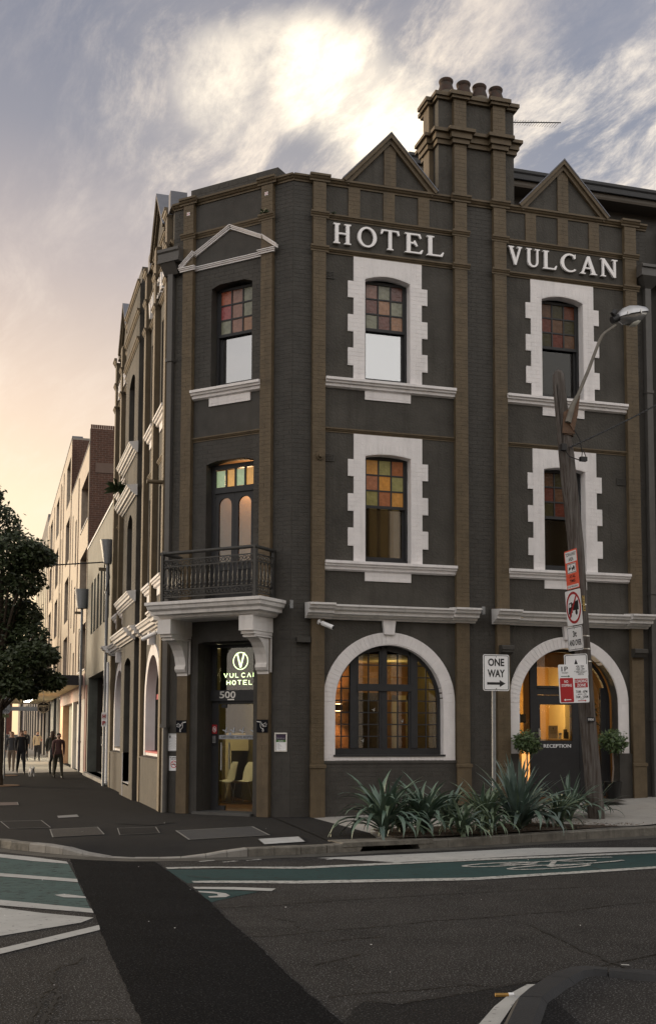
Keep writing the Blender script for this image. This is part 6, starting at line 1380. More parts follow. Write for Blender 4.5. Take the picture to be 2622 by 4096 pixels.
S_.pol(SBLACK, [(.0, -.0), (.13, .0), (.13, .03), (.11, .06), (.07, .06), (.06, .03), (.0, .03)], [(-.13, -.02), (-.03, .01), (-.05, .05), (-.10, .04)], [(.0, .03), (-.01, .03), (-.05, .085), (-.04, .085)], arc(.03, -.01, .018, .018, 0, 330, 10), arc(.10, -.01, .018, .018, 0, 330, 10), n=.0028)
S_ = Sign('no_trucks_sign', 'square white no trucks sign with red ring and slash over a black truck', 'road sign', .63, .65, .03, SWHITE, MX((4.69, -2.62, 3.945), RZ, LEAN))
S_.pol(SBLACK, [(-.03, -.05), (.20, -.05), (.20, .13), (-.06, .08)], [(-.22, -.11), (-.05, -.09), (-.06, .11), (-.19, .09), (-.21, .0)], arc(.10, -.09, .045, .05, 0, 340, 16), arc(-.14, -.12, .045, .05, 0, 340, 16))
S_.pol(SWHITE, [(-.18, .01), (-.10, .02), (-.10, .08), (-.17, .07)], n=.003, name='white_panel')
k = MB(); k.slab(arc(0, 0, .295, .295, 0, 354, 48), .0035, .0045, FR, [arc(0, 0, .25, .25, 0, 354, 48)]); strip2(k, (-.18, -.21), (.155, .20), .045, .0037, .0047, FR); k.build('red_ring', SRED, S_.o, local=True); S_.bolts(.28, -.28)
S_ = Sign('weight_limit_sign', 'white plate reading 3t AND OVER below the no trucks sign', 'road sign', .62, .44, .035, SWHITE, MX((4.71, -2.62, 3.375), RZ, LEAN), border=SBLACK)
S_.txt(SBLACK, ('3t', -.08, .08, .03, .14), ('AND OVER', -.25, .25, -.13, -.02), bold=.03); S_.bolts(.18, -.18)
S_ = Sign('arrow_sign', 'white plate with a black upward arrow half hidden behind the parking sign', 'road sign', .42, .42, .035, SWHITE, MX((4.70, -2.66, 2.875), R(-25), R(-3)), border=SBLACK); S_.pol(SBLACK, [(-.10, -.19), (.10, -.19), (0, .12)])
S_ = Sign('parking_sign', 'lowest sign cluster on the timber pole reading 1P TICKET, NO STOPPING and LOADING ZONE', 'parking sign', .60, .70, .03, SWHITE, MX((4.56, -2.82, 2.535), R(0), R(-2.5)))
S_.txt(SBLACK, ('1P', -.235, -.105, .225, .31), ('TICKET', -.235, -.10, .185, .21), ('6PM - 9PM', .06, .22, .30, .325), ('MON - FRI', .08, .20, .282, .296), ('10AM - 9PM', .06, .23, .25, .273), ('SAT - SUN', .09, .20, .232, .246), ('& PUBLIC HOLIDAYS', .02, .28, .212, .226), ('PERMIT HOLDERS', .06, .24, .192, .205), ('EXCEPTED', .10, .20, .175, .187), ('AREA 20', .09, .21, .152, .168), bold=.01)
S_.pol(mat('sign_green', (.02, .10, .05), .5), arrow(-.25, -.07, .135, .006, .035))
S_.pol(SWHITE, [(a - .147, b - .115) for a, b in rrect(.285, .46, .02)], n=.002, name='white_panel'); S_.pol(SRED, [(a - .147, b - .115) for a, b in rrect(.265, .44, .018)], n=.0032, name='red_panel')
k = MB(); k.text('NO', -.19, -.115, .015, .065, .0045, .0055, FR, .02); k.text('STOPPING', -.25, -.045, -.055, -.005, .0045, .0055, FR, .02); k.slab(arrow(-.07, -.22, -.29, .007, .04), .0045, .0055, FR); k.build('white_print', SWHITE, S_.o, local=True)
S_.pol(SRED, rect(.02, .28, -.075, .085), n=.002, name='red_panel')
k = MB(); k.text('LOADING', .03, .27, .015, .07, .0035, .0045, FR, .02); k.text('ZONE', .06, .24, -.06, -.005, .0035, .0045, FR, .02); k.build('white_print', SWHITE, S_.o, local=True)
S_.txt(SBLACK, ('7AM - 6PM', .035, .265, -.175, -.125), ('MON - FRI', .07, .24, -.207, -.187), ('7AM - 10AM', .025, .275, -.27, -.22), ('SAT', .12, .19, -.293, -.275), bold=.01)
S_.pol(SRED, arrow(.065, .24, -.315, .006, .035), name='red_print')
# footpath sign on the left
gs = thing('footpath_sign', 'shared path sign with walker and bicycle under a plate reading Glebe Five Dock', 'road sign', (-5.08, 19.4, 0))
k = MB(); k.tube([(-5.08, 19.42, 0), (-5.06, 19.42, 2.9)], .03, 10); k.build('post', GALV, gs, True)
FG = Fr((-5.08, 19.38, 0), (1, 0, 0), (0, -1, 0))
PLT = mat('sign_pale', (.35, .36, .38), .6)
k = MB(); k.box(-.13, .27, 0, .01, 2.68, 2.86, FG); pp = k.build('direction_plate', PLT, gs); k = MB(); k.text('Glebe', -.11, .04, 2.785, 2.84, .01, .012, FG, .01); k.text('Five Dock', -.11, .14, 2.70, 2.755, .01, .012, FG, .01); k.text('<-', .18, .24, 2.79, 2.83, .01, .012, FG, .01); k.build('print', mat('sign_blue', (.02, .04, .16), .6), pp)
k = MB(); k.slab([(a, b + 2.44) for a, b in rrect(.28, .40, .03)], 0, .01, FG); pp = k.build('walk_cycle_plate', PLT, gs)
k = MB(); k.slab(arc(0, 2.60, .02, .02, 0, 330, 12), .01, .012, FG); k.slab([(-.02, 2.58), (.03, 2.58), (.03, 2.50), (.045, 2.42), (.03, 2.42), (.01, 2.49), (-.03, 2.42), (-.045, 2.43), (-.01, 2.50)], .01, .012, FG)
for s in (-.065, .065): k.slab(arc(s, 2.32, .042, .042, 0, 345, 20), .01, .012, FG, [arc(s, 2.32, .032, .032, 0, 345, 20)])
for a, b in (((-.065, 2.32), (-.03, 2.375)), ((-.03, 2.375), (.04, 2.375)), ((.04, 2.375), (.065, 2.32)), ((0, 2.32), (.04, 2.375)), ((-.065, 2.32), (0, 2.32)), ((-.04, 2.39), (0, 2.32))): strip2(k, a, b, .009, .01, .012, FG)
k.build('print', SBLACK, pp); k = MB(); k.box(-.13, .13, 0, .008, 2.10, 2.20, FG); k.build('small_plate', mat('olive_plate', (.15, .17, .08), .7), gs)

# rubber separation kerb bottom right
rb_ = thing('rubber_kerb', 'low curved black rubber separation kerb at the bottom right', 'rubber kerb', (-1.6, -13.9, ZR))
RUB = mat('black_rubber', (.022, .023, .025), .65, .2, 5, .3, 60, .4)
def rubseg(o_, i_, z=.045):
    vs = []; n_ = len(o_)
    for (a, b), (c, d) in zip(o_, i_): vs += [(a, b, ZR), (a + (c - a) * .18, b + (d - b) * .18, ZR + z), (a + (c - a) * .82, b + (d - b) * .82, ZR + z), (c, d, ZR)]
    fs = []
    for i in range(n_ - 1):
        for j in range(3): fs.append((i * 4 + j, i * 4 + j + 1, i * 4 + j + 5, i * 4 + j + 4))
    fs += [(0, 1, 2, 3), (n_ * 4 - 4, n_ * 4 - 3, n_ * 4 - 2, n_ * 4 - 1)]; k = MB(); k.add(vs, fs); k.build('rubber_block', RUB, rb_)
rubseg([(-3.0, -15.6), (-2.62, -14.95), (-2.18, -14.25)], [(-2.8, -15.7), (-2.42, -15.05), (-1.98, -14.34)])
rubseg([(-2.175, -14.24), (-2.0, -14.03), (-1.84, -13.87), (-1.70, -13.72)], [(-1.975, -14.33), (-1.80, -14.14), (-1.65, -13.98), (-1.52, -13.86)])
rubseg([(-1.695, -13.715), (-1.558, -13.60), (-1.374, -13.48), (-1.237, -13.46), (-1.085, -13.56)], [(-1.515, -13.855), (-1.42, -13.76), (-1.33, -13.68), (-1.23, -13.655), (-1.16, -13.69)])
rubseg([(-1.068, -13.575), (-.93, -13.66), (-.80, -13.75), (-.60, -13.92), (-.3, -14.3)], [(-1.165, -13.72), (-1.04, -13.84), (-.93, -13.95), (-.76, -14.13), (-.5, -14.45)])
paint('old_line', [(-1.02, -13.64), (-.97, -13.67), (-.98, -13.70), (-1.03, -13.67)], RWHITE, .073)
k = MB(); k.prof(0, .10, [(0, 0), (.03, .0), (.033, .012), (.015, .022), (.0, .018)], Fr((-2.22, -14.04, ZR + .004), (.97, -.25, 0), (-.25, -.97, 0))); q = k.build('crushed_wrapper', mat('wrapper_yellow', (.34, .19, .04), .7, .2, 30)); tag(q, 'small crushed yellow wrapper lying on the road beside the white line', 'litter')
k = MB(); k.prof(.09, .125, [(.002, .003), (.032, .0), (.037, .016), (.02, .026), (.0, .02)], Fr((-2.22, -14.04, ZR + .004), (.97, -.25, 0), (-.25, -.97, 0))); k.build('torn_end', SWHITE, q)
k = MB(); k.lathe((-.99, -14.58, ZR + .006), [(.05, 0), (.06, .015), (.045, .03), (.03, .035)], 12)
k.v = [Vector((v.x + (v.z - ZR) * .5 + .006 * math.sin(v.y * 300), v.y, v.z)) for v in k.v]; tag(k.build('crushed_cup', SWHITE), 'crushed white cup lying in the road behind the rubber kerb', 'litter')
k = MB(); k.lathe((-.99, -14.55, ZR + .001), [(.14, 0), (.14, .002)], 20); k.build('oil_stain', PATCH, road)

# ================================================================== PLANTS
soil = MB(); sp = [(.45, -4.78), (1.25, -4.69), (2.9, -4.28), (4.2, -3.98), (5.55, -3.66), (5.75, -3.1), (5.45, -2.05), (3.5, -2.6), (2, -2.95), (.5, -3.35)]
soil.flat(sp, .045); so_ = struct(soil.build('planting_bed', mat('dark_soil', (.045, .032, .022), .95, .4, 12, .9, 30)))
ml = MB(); rnd = random.Random(8)
for i in range(2600):
    x, y = rnd.uniform(.4, 5.7), rnd.uniform(-4.8, -2.0)
    if y < -4.80 + (x - .45) * .22 + .03 or y > -3.35 + (x - .5) * .26: continue
    a = rnd.uniform(0, 3.1); l = rnd.uniform(.01, .035); w_ = l * .4; z = .045 + rnd.uniform(0, .012); c, s = math.cos(a), math.sin(a); t = rnd.uniform(-.01, .015)
    ml.add([(x - c * l + s * w_, y - s * l - c * w_, z), (x + c * l + s * w_, y + s * l - c * w_, z + t), (x + c * l - s * w_, y + s * l + c * w_, z + t + .004), (x - c * l - s * w_, y - s * l + c * w_, z + .004)], [(0, 1, 2, 3)])
o = ml.build('bark_mulch', mat('bark', (.10, .06, .035), .9, .5, 40)); o['kind'] = 'stuff'
def strap(L_, w_, up0, droop, tw=0, n_=9):
    """one strap leaf growing along +X from the origin, folded along its midrib"""
    vs = []; x = z = 0; a = up0
    for i in range(n_ + 1):
        t = i / n_; ww = w_ * (.55 + .9 * t if t < .4 else (.91 * (1 - ((t - .4) / .6) ** 2.2) + .02)); nx, nz = -math.sin(a), math.cos(a)
        tx = tw * t; vs += [(x + nx * ww * .35, -ww + tx, z + nz * ww * .35), (x, tx, z), (x + nx * ww * .35, ww + tx, z + nz * ww * .35)]
        st = L_ / n_; x += math.cos(a) * st; z += math.sin(a) * st; a -= droop / n_ * (.3 + 1.7 * t)
    fs = []
    for i in range(n_): b = i * 3; fs += [(b, b + 1, b + 4, b + 3), (b + 1, b + 2, b + 5, b + 4)]
    return vs, fs
def leafmat(name, c, c2):
    m = mat(name, c, .45, .3, 5, .15, 60, .5, col2=c2); return m
LM = [leafmat('strap_leaf_green', (.07, .12, .088), (.145, .205, .16)), leafmat('strap_leaf_light', (.09, .135, .08), (.18, .235, .16)), leafmat('strap_leaf_blue', (.075, .12, .105), (.15, .20, .175))]
LV = {}
for mi, m in enumerate(LM):
    for kk, (L_, w_, u_, d_, tw) in enumerate(((1, .034, 1.35, .9, .05), (1, .038, 1.15, 1.7, -.05), (1, .040, .95, 2.2, .06), (1, .040, .7, 2.5, -.08), (1, .036, 1.25, 1.3, .1), (1, .042, .5, 2.3, .05), (1, .02, 1.42, .4, .02), (1, .02, 1.1, .6, -.02), (1, .021, .75, 1.0, .02))):
        k = MB(); k.add(*strap(L_, w_, u_, d_, tw)); me = k.mesh('leaf', m, True); LV[mi, kk] = me
rnd = random.Random(21)
def strap_plant(lb, x, y, h, n_, mi, kinds, wide=1.0, z=.05):
    t = thing('strap_leaf_plant', lb, 'plant', (x, y, z), 'strap leaved plants in the kerbside bed')
    n_ = int(n_ * 1.3)
    for i in range(n_):
        kk = kinds[int(len(kinds) * (i / n_) ** 1.0)] if i < n_ else kinds[0]
        o = bpy.data.objects.new('leaf', LV[(mi if rnd.random() < .8 else rnd.randrange(3)), kk]); COL.objects.link(o); o.parent = t
        s = h * rnd.uniform(.78, 1.12); o.location = (rnd.uniform(-.05, .05), rnd.uniform(-.05, .05), rnd.uniform(0, .1)); o.rotation_euler = (rnd.uniform(-.15, .15), rnd.uniform(-.12, .12), i * 2.399 + rnd.uniform(-.3, .3)); o.scale = (s, s * wide * rnd.uniform(.9, 1.2), s)
    k = MB(); k.tube([(0, 0, -.04), (0, 0, .12)], [.05, .03], 8); k.build('stem', LM[mi], t, local=True)
    return t
strap_plant('large dark strap leaved plant at the left end of the bed', .42, -4.25, 1.02, 70, 0, (0, 0, 4, 1, 1, 2, 2, 3, 5), 1.1)
strap_plant('broad leaved plant second from the left end of the bed', 1.15, -4.1, .92, 55, 0, (0, 4, 1, 1, 2, 3), 1.25)
strap_plant('small pale green plant drooping over the kerb stones', 1.62, -4.58, .58, 42, 1, (0, 4, 1, 2, 2, 3, 5), 1.3)
strap_plant('plant at the back of the bed behind the small pale one', 1.85, -3.45, .78, 40, 0, (0, 4, 1, 2, 3), 1.2)
strap_plant('upright plant left of the ONE WAY post', 2.25, -3.95, .85, 45, 1, (0, 0, 4, 1, 2, 3), 1.1)
strap_plant('tallest spiky plant with narrow leaves fanning in front of the ONE WAY post', 2.85, -4.0, 1.12, 95, 2, (6, 6, 7, 7, 8, 8, 3), 1.5)
strap_plant('yellowish green plant between the spiky one and the timber pole', 3.85, -3.55, .66, 45, 1, (0, 4, 1, 2, 3), 1.2)
strap_plant('dark plant close behind the left of the timber pole', 4.45, -2.75, .85, 45, 0, (6, 7, 8, 1, 2), 1.3)
strap_plant('low plant filling the gap between the first and second from the left', .82, -3.95, .70, 36, 0, (0, 1, 2, 3, 5), 1.2)
strap_plant('half hidden plant at the back right of the ONE WAY post', 3.3, -3.3, .74, 36, 0, (4, 1, 2, 3), 1.2)
strap_plant('pale plant at the kerb just left of the spiky one', 2.2, -4.35, .55, 34, 1, (4, 1, 2, 3, 5), 1.2)
strap_plant('plant whose few leaves show to the right of the timber pole foot', 5.25, -2.2, .8, 24, 0, (7, 8, 2, 3), 1.2)

BUSH = mat('bush_leaf', (.035, .065, .022), .5, .45, 14, 0, 40, .5, col2=(.10, .15, .05))
def leaf_cloud(k, cs, n_, s, rnd, flat_=.0):
    for i in range(n_):
        c, r = cs[rnd.randrange(len(cs))]
        while True:
            d = Vector((rnd.uniform(-1, 1), rnd.uniform(-1, 1), rnd.uniform(-1, 1)))
            if .001 < d.length < 1: break
        d = d.normalized() * (d.length ** .6) * (1.0 if rnd.random() > .16 else rnd.uniform(1.0, 1.32)); p_ = Vector(c) + Vector((d.x * r[0], d.y * r[1], d.z * r[2]))
        a = Vector((rnd.uniform(-1, 1), rnd.uniform(-1, 1), rnd.uniform(-1, .3))).normalized(); b = a.orthogonal().normalized(); b = (b + a.cross(b) * rnd.uniform(-1, 1)).normalized(); l = s * rnd.uniform(.6, 1.25); w_ = l * .38
        k.add([p_, p_ + a * l * .45 + b * w_ * .6, p_ + a * l, p_ + a * l * .45 - b * w_ * .6], [(0, 1, 2, 3)])
def potted(lb, x, y, zc, r, zb, seed):
    t = thing('potted_standard_tree', lb, 'potted tree', (x, y, zb), 'clipped potted trees flanking the reception door')
    k = MB(); k.lathe((x, y, zb), [(.14, 0), (.18, .32), (.19, .34), (.16, .34), (.155, .28)], 20); k.build('pot', mat('black_pot', (.012, .012, .012), .35, .1), t, True)
    k = MB(); k.tube([(x - .02, y, zb + .3), (x + .015, y, zb + .6), (x, y, zc - r * .6), (x - .02, y, zc)], [.02, .017, .016, .01], 8)
    for a in (0, 1.6, 3.1, 4.6): k.tube([(x, y, zc - r * .7), (x + math.cos(a) * r * .6, y + math.sin(a) * r * .6, zc)], .007, 5)
    k.build('trunk', mat('pale_bark', (.18, .14, .11), .8, .3, 20), t, True)
    k = MB(); rnd_ = random.Random(seed); leaf_cloud(k, [((x, y, zc), (r * 1.1, r, r * .95)), ((x + r * .4, y, zc - .08), (r * .75, r * .6, r * .7)), ((x - r * .4, y - .05, zc + .03), (r * .75, r * .6, r * .6))], 1150, .085, rnd_); k.build('crown', BUSH, t)
potted('clipped ball tree in a pot left of the reception door', 4.90, -.22, 1.47, .24, .28, 1)
potted('clipped ball tree in a black pot right of the reception door', 6.86, -.22, 1.50, .26, .30, 2)
k = MB(); rnd_ = random.Random(3); leaf_cloud(k, [((6.85, .9, 2.1), (.25, .2, .4))], 160, .16, rnd_); tag(k.build('indoor_plant', BUSH), 'leafy indoor plant behind the glass right of the reception door', 'plant')
k = MB(); k.add([(6.1, -.95, .255), (6.75, -.95, .275), (6.9, .0, .30), (6.2, .0, .27)], [(0, 1, 2, 3)]); tag(k.build('door_mat', mat('mat_grey', (.06, .055, .045), .9, .1, 30)), 'thin dark grey mat on the pale path outside the reception door', 'door mat')

def street_tree(lb, x, y, rt, H_, blobs, n_, seed, lean=0, lsz=.16):
    t = thing('street_tree', lb, 'tree', (x, y, 0)); rnd_ = random.Random(seed)
    k = MB(); top = (x + lean * .5, y, H_ * .45); k.tube([(x, y, -.1), (x + .01, y, .5), (x - .01, y, H_ * .25), top, (x + lean, y, H_ * .85)], [rt * 1.25, rt, rt * .85, rt * .7, rt * .2], 12)
    BK = mat('dark_bark', (.05, .035, .022), .9, .4, 6, .8, 15); k.build('trunk', BK, t, True)
    for c, r in blobs:
        k = MB(); s0 = Vector((x, y, max(2.2, min(c[2] - 1, H_ * .45)))); e = Vector(c); m1 = s0.lerp(e, .5) + Vector((0, 0, .3)); k.tube([s0, m1, e], [rt * .35, rt * .22, rt * .08], 6)
        for j in range(4):
            d = Vector((rnd_.uniform(-1, 1) * r[0], rnd_.uniform(-1, 1) * r[1], rnd_.uniform(-.6, .8) * r[2])) * .8; k.tube([m1.lerp(e, .6), e + d * .5, e + d], [rt * .10, rt * .06, rt * .02], 4)
        k.build('branch', BK, t)
    k = MB(); leaf_cloud(k, blobs, n_, lsz, rnd_); k.build('crown', mat('dark_foliage', (.018, .030, .012), .5, .5, 6, 0, 40, .5, col2=(.060, .080, .028)), t); return t
B_ = []
rnd = random.Random(12)
for (cx, cz, r) in ((-6.6, 7.6, 1.1), (-5.6, 8.0, .8), (-5.9, 6.8, 1.2), (-5.0, 7.0, .75), (-4.5, 6.9, .5), (-4.15, 6.95, .35), (-4.7, 6.2, .6), (-5.5, 5.6, 1.1), (-4.7, 5.2, .6), (-6.8, 5.4, 1.2), (-4.55, 4.5, .6), (-5.6, 4.4, 1.0), (-4.4, 3.9, .55), (-3.95, 3.95, .3), (-5.0, 3.5, .65), (-4.0, 3.3, .42), (-4.9, 3.0, .45), (-6.4, 3.9, 1.0), (-5.9, 8.6, .5), (-6.8, 8.7, .8), (-3.75, 3.15, .28), (-4.5, 2.85, .25)):
    B_.append(((cx, 14.4 + rnd.uniform(-1.2, 1.2), cz), (r, r * 1.2, r * .8)))
street_tree('dark leafy street tree filling the left edge above the footpath', -5.34, 14.4, .17, 8.5, B_, 38000, 5, lsz=.16)
B2 = [((-6 + rnd.uniform(-1.2, 1.0), 23 + rnd.uniform(-1, 3), 3.5 + rnd.uniform(0, 4)), (1.1, 1.2, .9)) for _ in range(10)]
street_tree('thinner street tree behind the shared path sign', -5.12, 22.2, .10, 8, B2, 5000, 9)
B3 = [((-6.6 + rnd.uniform(-1.5, .6), 45 + rnd.uniform(-8, 20), 4 + rnd.uniform(-1, 5)), (1.8, 3, 1.4)) for _ in range(14)]
street_tree('far dark street trees merging along the left kerb', -6.3, 48, .2, 9, B3, 6000, 19, lsz=.3)
k = MB(); rnd_ = random.Random(31); leaf_cloud(k, [((-5.6, 34 + i * 3, .35), (.6, 1.6, .4)) for i in range(5)], 1800, .14, rnd_); tag(k.build('low_hedge', BUSH), 'low green planting beside the far footpath on the left', 'hedge')
k = MB(); k.lathe((-5.3, 14.4, .004), [(.65, 0), (.62, .012)], 18); k.lathe((-5.15, 22.2, .004), [(.6, 0), (.58, .012)], 18); o = k.build('tree_pit_mulch', mat('mulch_tan', (.22, .13, .07), .95, .4, 25, .6, 30)); o['kind'] = 'stuff'

# ================================================================== PEOPLE
SKN = [mat('skin_%d' % i, c, .55, .05) for i, c in enumerate(((.45, .26, .18), (.30, .16, .10)))]
SHOE = mat('shoe_dark', (.03, .028, .026), .5)
def skinmesh(V, E, rad, root=0, sub=1):
    me = bpy.data.meshes.new('b'); me.from_pydata(V, E, []); ob = bpy.data.objects.new('b', me); COL.objects.link(ob)
    md = ob.modifiers.new('s', 'SKIN')
    for i, r in enumerate(rad): me.skin_vertices[0].data[i].radius = r if isinstance(r, tuple) else (r, r); me.skin_vertices[0].data[i].use_root = (i == root)
    ss = ob.modifiers.new('u', 'SUBSURF'); ss.levels = sub; ss.render_levels = sub
    bpy.context.view_layer.update(); ev = ob.evaluated_get(bpy.context.evaluated_depsgraph_get()); m2 = bpy.data.meshes.new_from_object(ev)
    bpy.data.objects.remove(ob); bpy.data.meshes.remove(me); return m2
def person(lb, x, y, rz, h, top, trs, sk_=0, hair=(.03, .02, .012), stride=.16, long_hair=False, bag=None, phone=False, scarf=None, coat=False, zf=0):
    t = thing('person', lb, 'person', (x, y, zf), None, rz); s = stride
    V = [(0, 0, .53), (0, 0, .62), (0, 0, .73), (0, .005, .805), (0, -.002, .845), (0, -.008, .885), (0, -.006, .945),
         (.05, 0, .49), (.052, -s * .45, .29), (.052, -s * .75, .045), (.052, -s * .75 - .07, .018), (-.05, 0, .49), (-.052, s * .25, .29), (-.052, s * .9, .075), (-.052, s * .9 - .055, .025),
         (.105, 0, .79), (.125, s * .25, .64), (.12, s * .05 + (-.12 if phone else 0), .53 if not phone else .66), (.118, s * .0 + (-.15 if phone else -.01), .485 if not phone else .675), (-.105, 0, .79), (-.128, -s * .15, .64), (-.125, -s * .45, .53), (-.122, -s * .55, .485)]
    V = [(a * h, b * h, c * h) for a, b, c in V]
    E = [(0, 1), (1, 2), (2, 3), (3, 4), (4, 5), (5, 6), (0, 7), (7, 8), (8, 9), (9, 10), (0, 11), (11, 12), (12, 13), (13, 14), (3, 15), (15, 16), (16, 17), (17, 18), (3, 19), (19, 20), (20, 21), (21, 22)]
    cf2 = 1.25 if coat else 1.0
    rad = [(.082 * cf2, .058 * cf2), (.074 * cf2, .052 * cf2), (.088, .058), (.06, .045), (.03, .03), (.045, .052), (.042, .048), (.058, .058), (.04, .04), (.026, .026), (.024, .018), (.058, .058), (.04, .04), (.026, .026), (.024, .018), (.042, .042), (.031, .031), (.02, .02), (.019, .012), (.042, .042), (.031, .031), (.02, .02), (.019, .012)]
    me = skinmesh(V, E, [(a[0] * h, a[1] * h) for a in rad], 0, 1)
    mt = mat('cloth_%.2f_%.2f_%.2f' % top, top, .9, .15, 20); mb_ = mat('cloth_%.2f_%.2f_%.2f' % trs, trs, .9, .15, 20)
    for m in (SKN[sk_], mt, mb_, SHOE): me.materials.append(m)
    wz = (.655 if phone else .51) * h
    for pl in me.polygons:
        c = pl.center; z = c.z / h; ax = abs(c.x) / h
        if z > .825: i_ = 0
        elif z < .05: i_ = 3
        elif ax > .10 and z < .515 and not (phone and c.x > 0): i_ = 0
        elif phone and c.x > .1 * h and c.y < -.10 * h: i_ = 0
        elif z > (.44 if coat else .53) or ax > .098: i_ = 1
        else: i_ = 2
        pl.material_index = i_; pl.use_smooth = True
    bo = bpy.data.objects.new('body', me); COL.objects.link(bo); bo.parent = t
    # fingers, nose, ears
    k = MB()
    for hx_, hy, hz in (V[18], V[22]):
        for j in range(4): a = -.018 + j * .012; k.tube([(hx_, hy + a * h, hz), (hx_, hy + a * h * 1.1, hz - .022 * h), (hx_ - .004 * h * (1 if hx_ > 0 else -1), hy + a * h, hz - (.038 - abs(j - 1.4) * .003) * h)], .0045 * h, 5)
        k.tube([(hx_, hy - .018 * h, hz + .012 * h), (hx_ - .006 * h, hy - .03 * h, hz - .008 * h)], .005 * h, 5)
    k.tube([(0, -.052 * h, .905 * h), (0, -.066 * h, .888 * h)], .007 * h, 5)
    for s_ in (-1, 1): k.tube([(s_ * .046 * h, 0, .905 * h), (s_ * .05 * h, .004 * h, .885 * h)], .008 * h, 5)
    k.build('hands_and_face', SKN[sk_], t, True, local=True)
    k = MB()
    for s_ in (-1, 1): k.tube([(s_ * .018 * h, -.054 * h, .908 * h), (s_ * .018 * h, -.0565 * h, .908 * h)], .005 * h, 6)
    k.box(-.014 * h, .014 * h, -.057 * h, -.053 * h, .870 * h, .874 * h); k.build('eyes_and_mouth', SBLACK, t, local=True)
    k = MB(); hv = []; hf = []
    for i in range(7):
        for j in range(12):
            el = R(-5 + i * 15); az = R(j * 30); hv.append((.052 * h * math.cos(el) * math.sin(az), .008 * h + .058 * h * math.cos(el) * -math.cos(az) * (.78 if math.cos(az) > .3 and i < 3 else 1), .918 * h + .052 * h * math.sin(el)))
    for i in range(6):
        for j in range(12):
            if i < 2 and j in (11, 0, 1, 10, 2)[:3]: continue
            hf.append((i * 12 + j, i * 12 + (j + 1) % 12, (i + 1) * 12 + (j + 1) % 12, (i + 1) * 12 + j))
    k.add(hv, hf)
    if long_hair: k.tube([(0, .03 * h, .92 * h), (0, .05 * h, .85 * h), (0, .055 * h, .76 * h)], [.04 * h, .045 * h, .015 * h], 10)
    k.build('hair', mat('hair_%.2f' % hair[0], hair, .6, .3, 60), t, True, local=True)
    if scarf: k = MB(); k.lathe((0, 0, .80 * h), [(.05 * h, 0), (.06 * h, .02 * h), (.05 * h, .045 * h), (.035 * h, .05 * h)], 14); k.build('scarf', mat('scarf_blue', scarf, .9), t, True, local=True)
    if bag == 'backpack': k = MB(); loft(k, [(-.075 * h, .10 * h, .68 * h, .03 * h, .07 * h, .09 * h), (-.05 * h, .105 * h, .68 * h, .055 * h, .11 * h, .13 * h), (.05 * h, .105 * h, .68 * h, .055 * h, .11 * h, .13 * h), (.075 * h, .10 * h, .68 * h, .03 * h, .07 * h, .09 * h)], 14); k.build('backpack', SHOE, t, True, local=True)
    if bag == 'tote': k = MB(); loft(k, [(-.20 * h, 0, .50 * h, .07 * h, .10 * h, .14 * h), (-.17 * h, 0, .50 * h, .09 * h, .13 * h, .16 * h), (-.14 * h, 0, .50 * h, .07 * h, .10 * h, .14 * h)], 14); k.tube([(-.16 * h, -.04 * h, .6 * h), (-.12 * h, 0, .81 * h), (-.16 * h, .04 * h, .6 * h)], .006 * h, 5); k.build('shoulder_bag', SHOE, t, True, local=True)
    if phone: k = MB(); k.box(.10 * h, .135 * h, -.175 * h, -.17 * h, .67 * h, .71 * h); k.build('phone', SRED, t, local=True)
    return t
person('person in a long black coat walking towards the camera on the pale paving at left', -4.42, 23.7, R(8), 1.72, (.015, .015, .018), (.012, .012, .014), 0, stride=.20, coat=True, long_hair=True, hair=(.10, .05, .025))
person('person in a dark jacket and tan trousers walking behind the one in the black coat', -4.72, 26.3, R(-5), 1.66, (.05, .05, .055), (.16, .12, .09), 0, stride=.16, long_hair=True, hair=(.22, .12, .05))
person('person in beige jumper and blue scarf looking at a phone beyond the awning sign', -3.12, 42.4, R(4), 1.68, (.40, .32, .22), (.012, .012, .016), 0, stride=.15, phone=True, scarf=(.01, .015, .06))
person('person in a black suit jacket left of the one in the beige jumper', -3.75, 43.5, R(10), 1.76, (.02, .02, .025), (.015, .015, .018), 0, stride=.2)
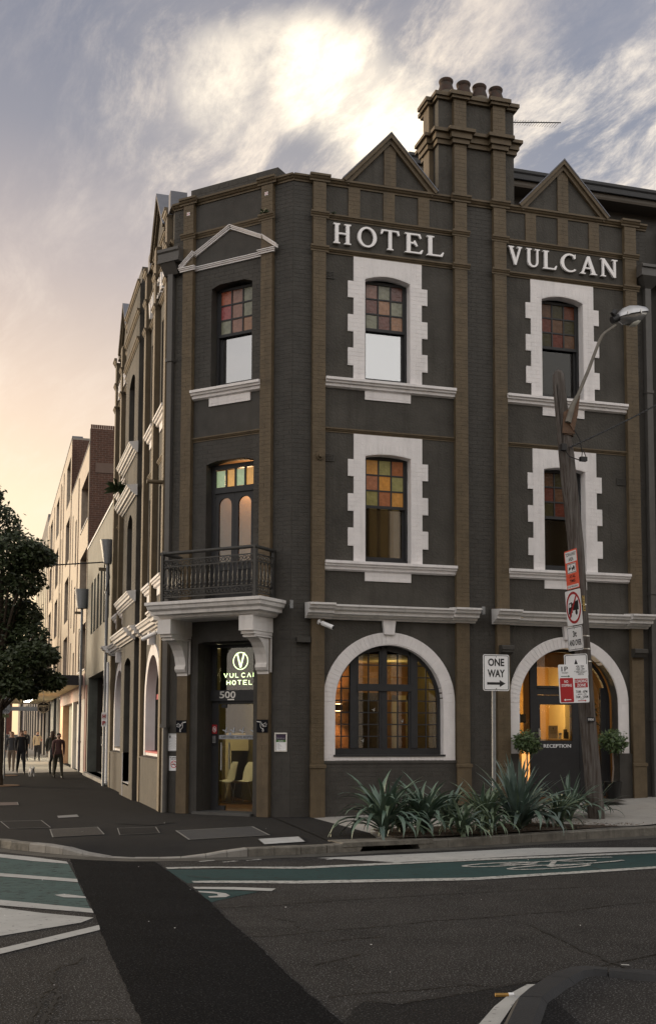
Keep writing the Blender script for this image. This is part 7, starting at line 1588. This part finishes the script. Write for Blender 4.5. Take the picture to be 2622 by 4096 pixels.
person('person with a dark backpack seen from behind far down the left of the footpath', -4.85, 45.0, R(175), 1.74, (.03, .035, .045), (.02, .03, .05), 1, stride=.18, bag='backpack')
person('person in a grey top farthest away at the left of the footpath', -4.4, 52.0, R(-10), 1.70, (.16, .16, .17), (.03, .04, .06), 0, stride=.15)
person('person in olive jacket walking close to the shopfronts on the right', -3.30, 23.0, R(170), 1.70, (.05, .05, .035), (.05, .045, .035), 0, stride=.15, long_hair=True, hair=(.06, .03, .015))
person('person in brown top carrying a big black shoulder bag, nearest walker on the footpath', -3.28, 19.2, R(12), 1.62, (.12, .06, .055), (.05, .045, .03), 0, stride=.15, bag='tote')
dg = thing('small_dog', 'small white shaggy dog walking beside the person in the black coat', 'dog', (-4.12, 20.6, 0), None, R(10))
V = [(0, .16, .24), (0, .02, .235), (0, -.14, .25), (0, -.22, .33), (0, -.29, .34), (0, -.36, .315), (.05, .17, .15), (.05, .20, .09), (.05, .17, .015), (-.05, .17, .15), (-.05, .14, .09), (-.05, .10, .015), (.05, -.15, .13), (.05, -.19, .02), (-.05, -.15, .13), (-.05, -.11, .02), (0, .24, .30), (0, .27, .38)]
me = skinmesh(V, [(0, 1), (1, 2), (2, 3), (3, 4), (4, 5), (0, 6), (6, 7), (7, 8), (0, 9), (9, 10), (10, 11), (2, 12), (12, 13), (2, 14), (14, 15), (0, 16), (16, 17)], [.075, .075, .085, .05, .05, .022, .04, .022, .02, .04, .022, .02, .032, .02, .032, .02, .025, .02], 0, 2)
DOGM = mat('white_fur', (.55, .53, .50), .9, .2, 40, .5, 60); me.materials.append(DOGM)
for pl in me.polygons: pl.use_smooth = True
o = bpy.data.objects.new('body', me); COL.objects.link(o); o.parent = dg
k = MB()
for s_ in (-1, 1): k.slab([(s_ * .04, .38), (s_ * .075, .30), (s_ * .03, .33)], .24, .25, FR)
k.build('ear', DOGM, dg, local=True); k = MB(); k.tube([(0, -.375, .32), (0, -.385, .32)], .012, 6); k.build('nose', SBLACK, dg, local=True)
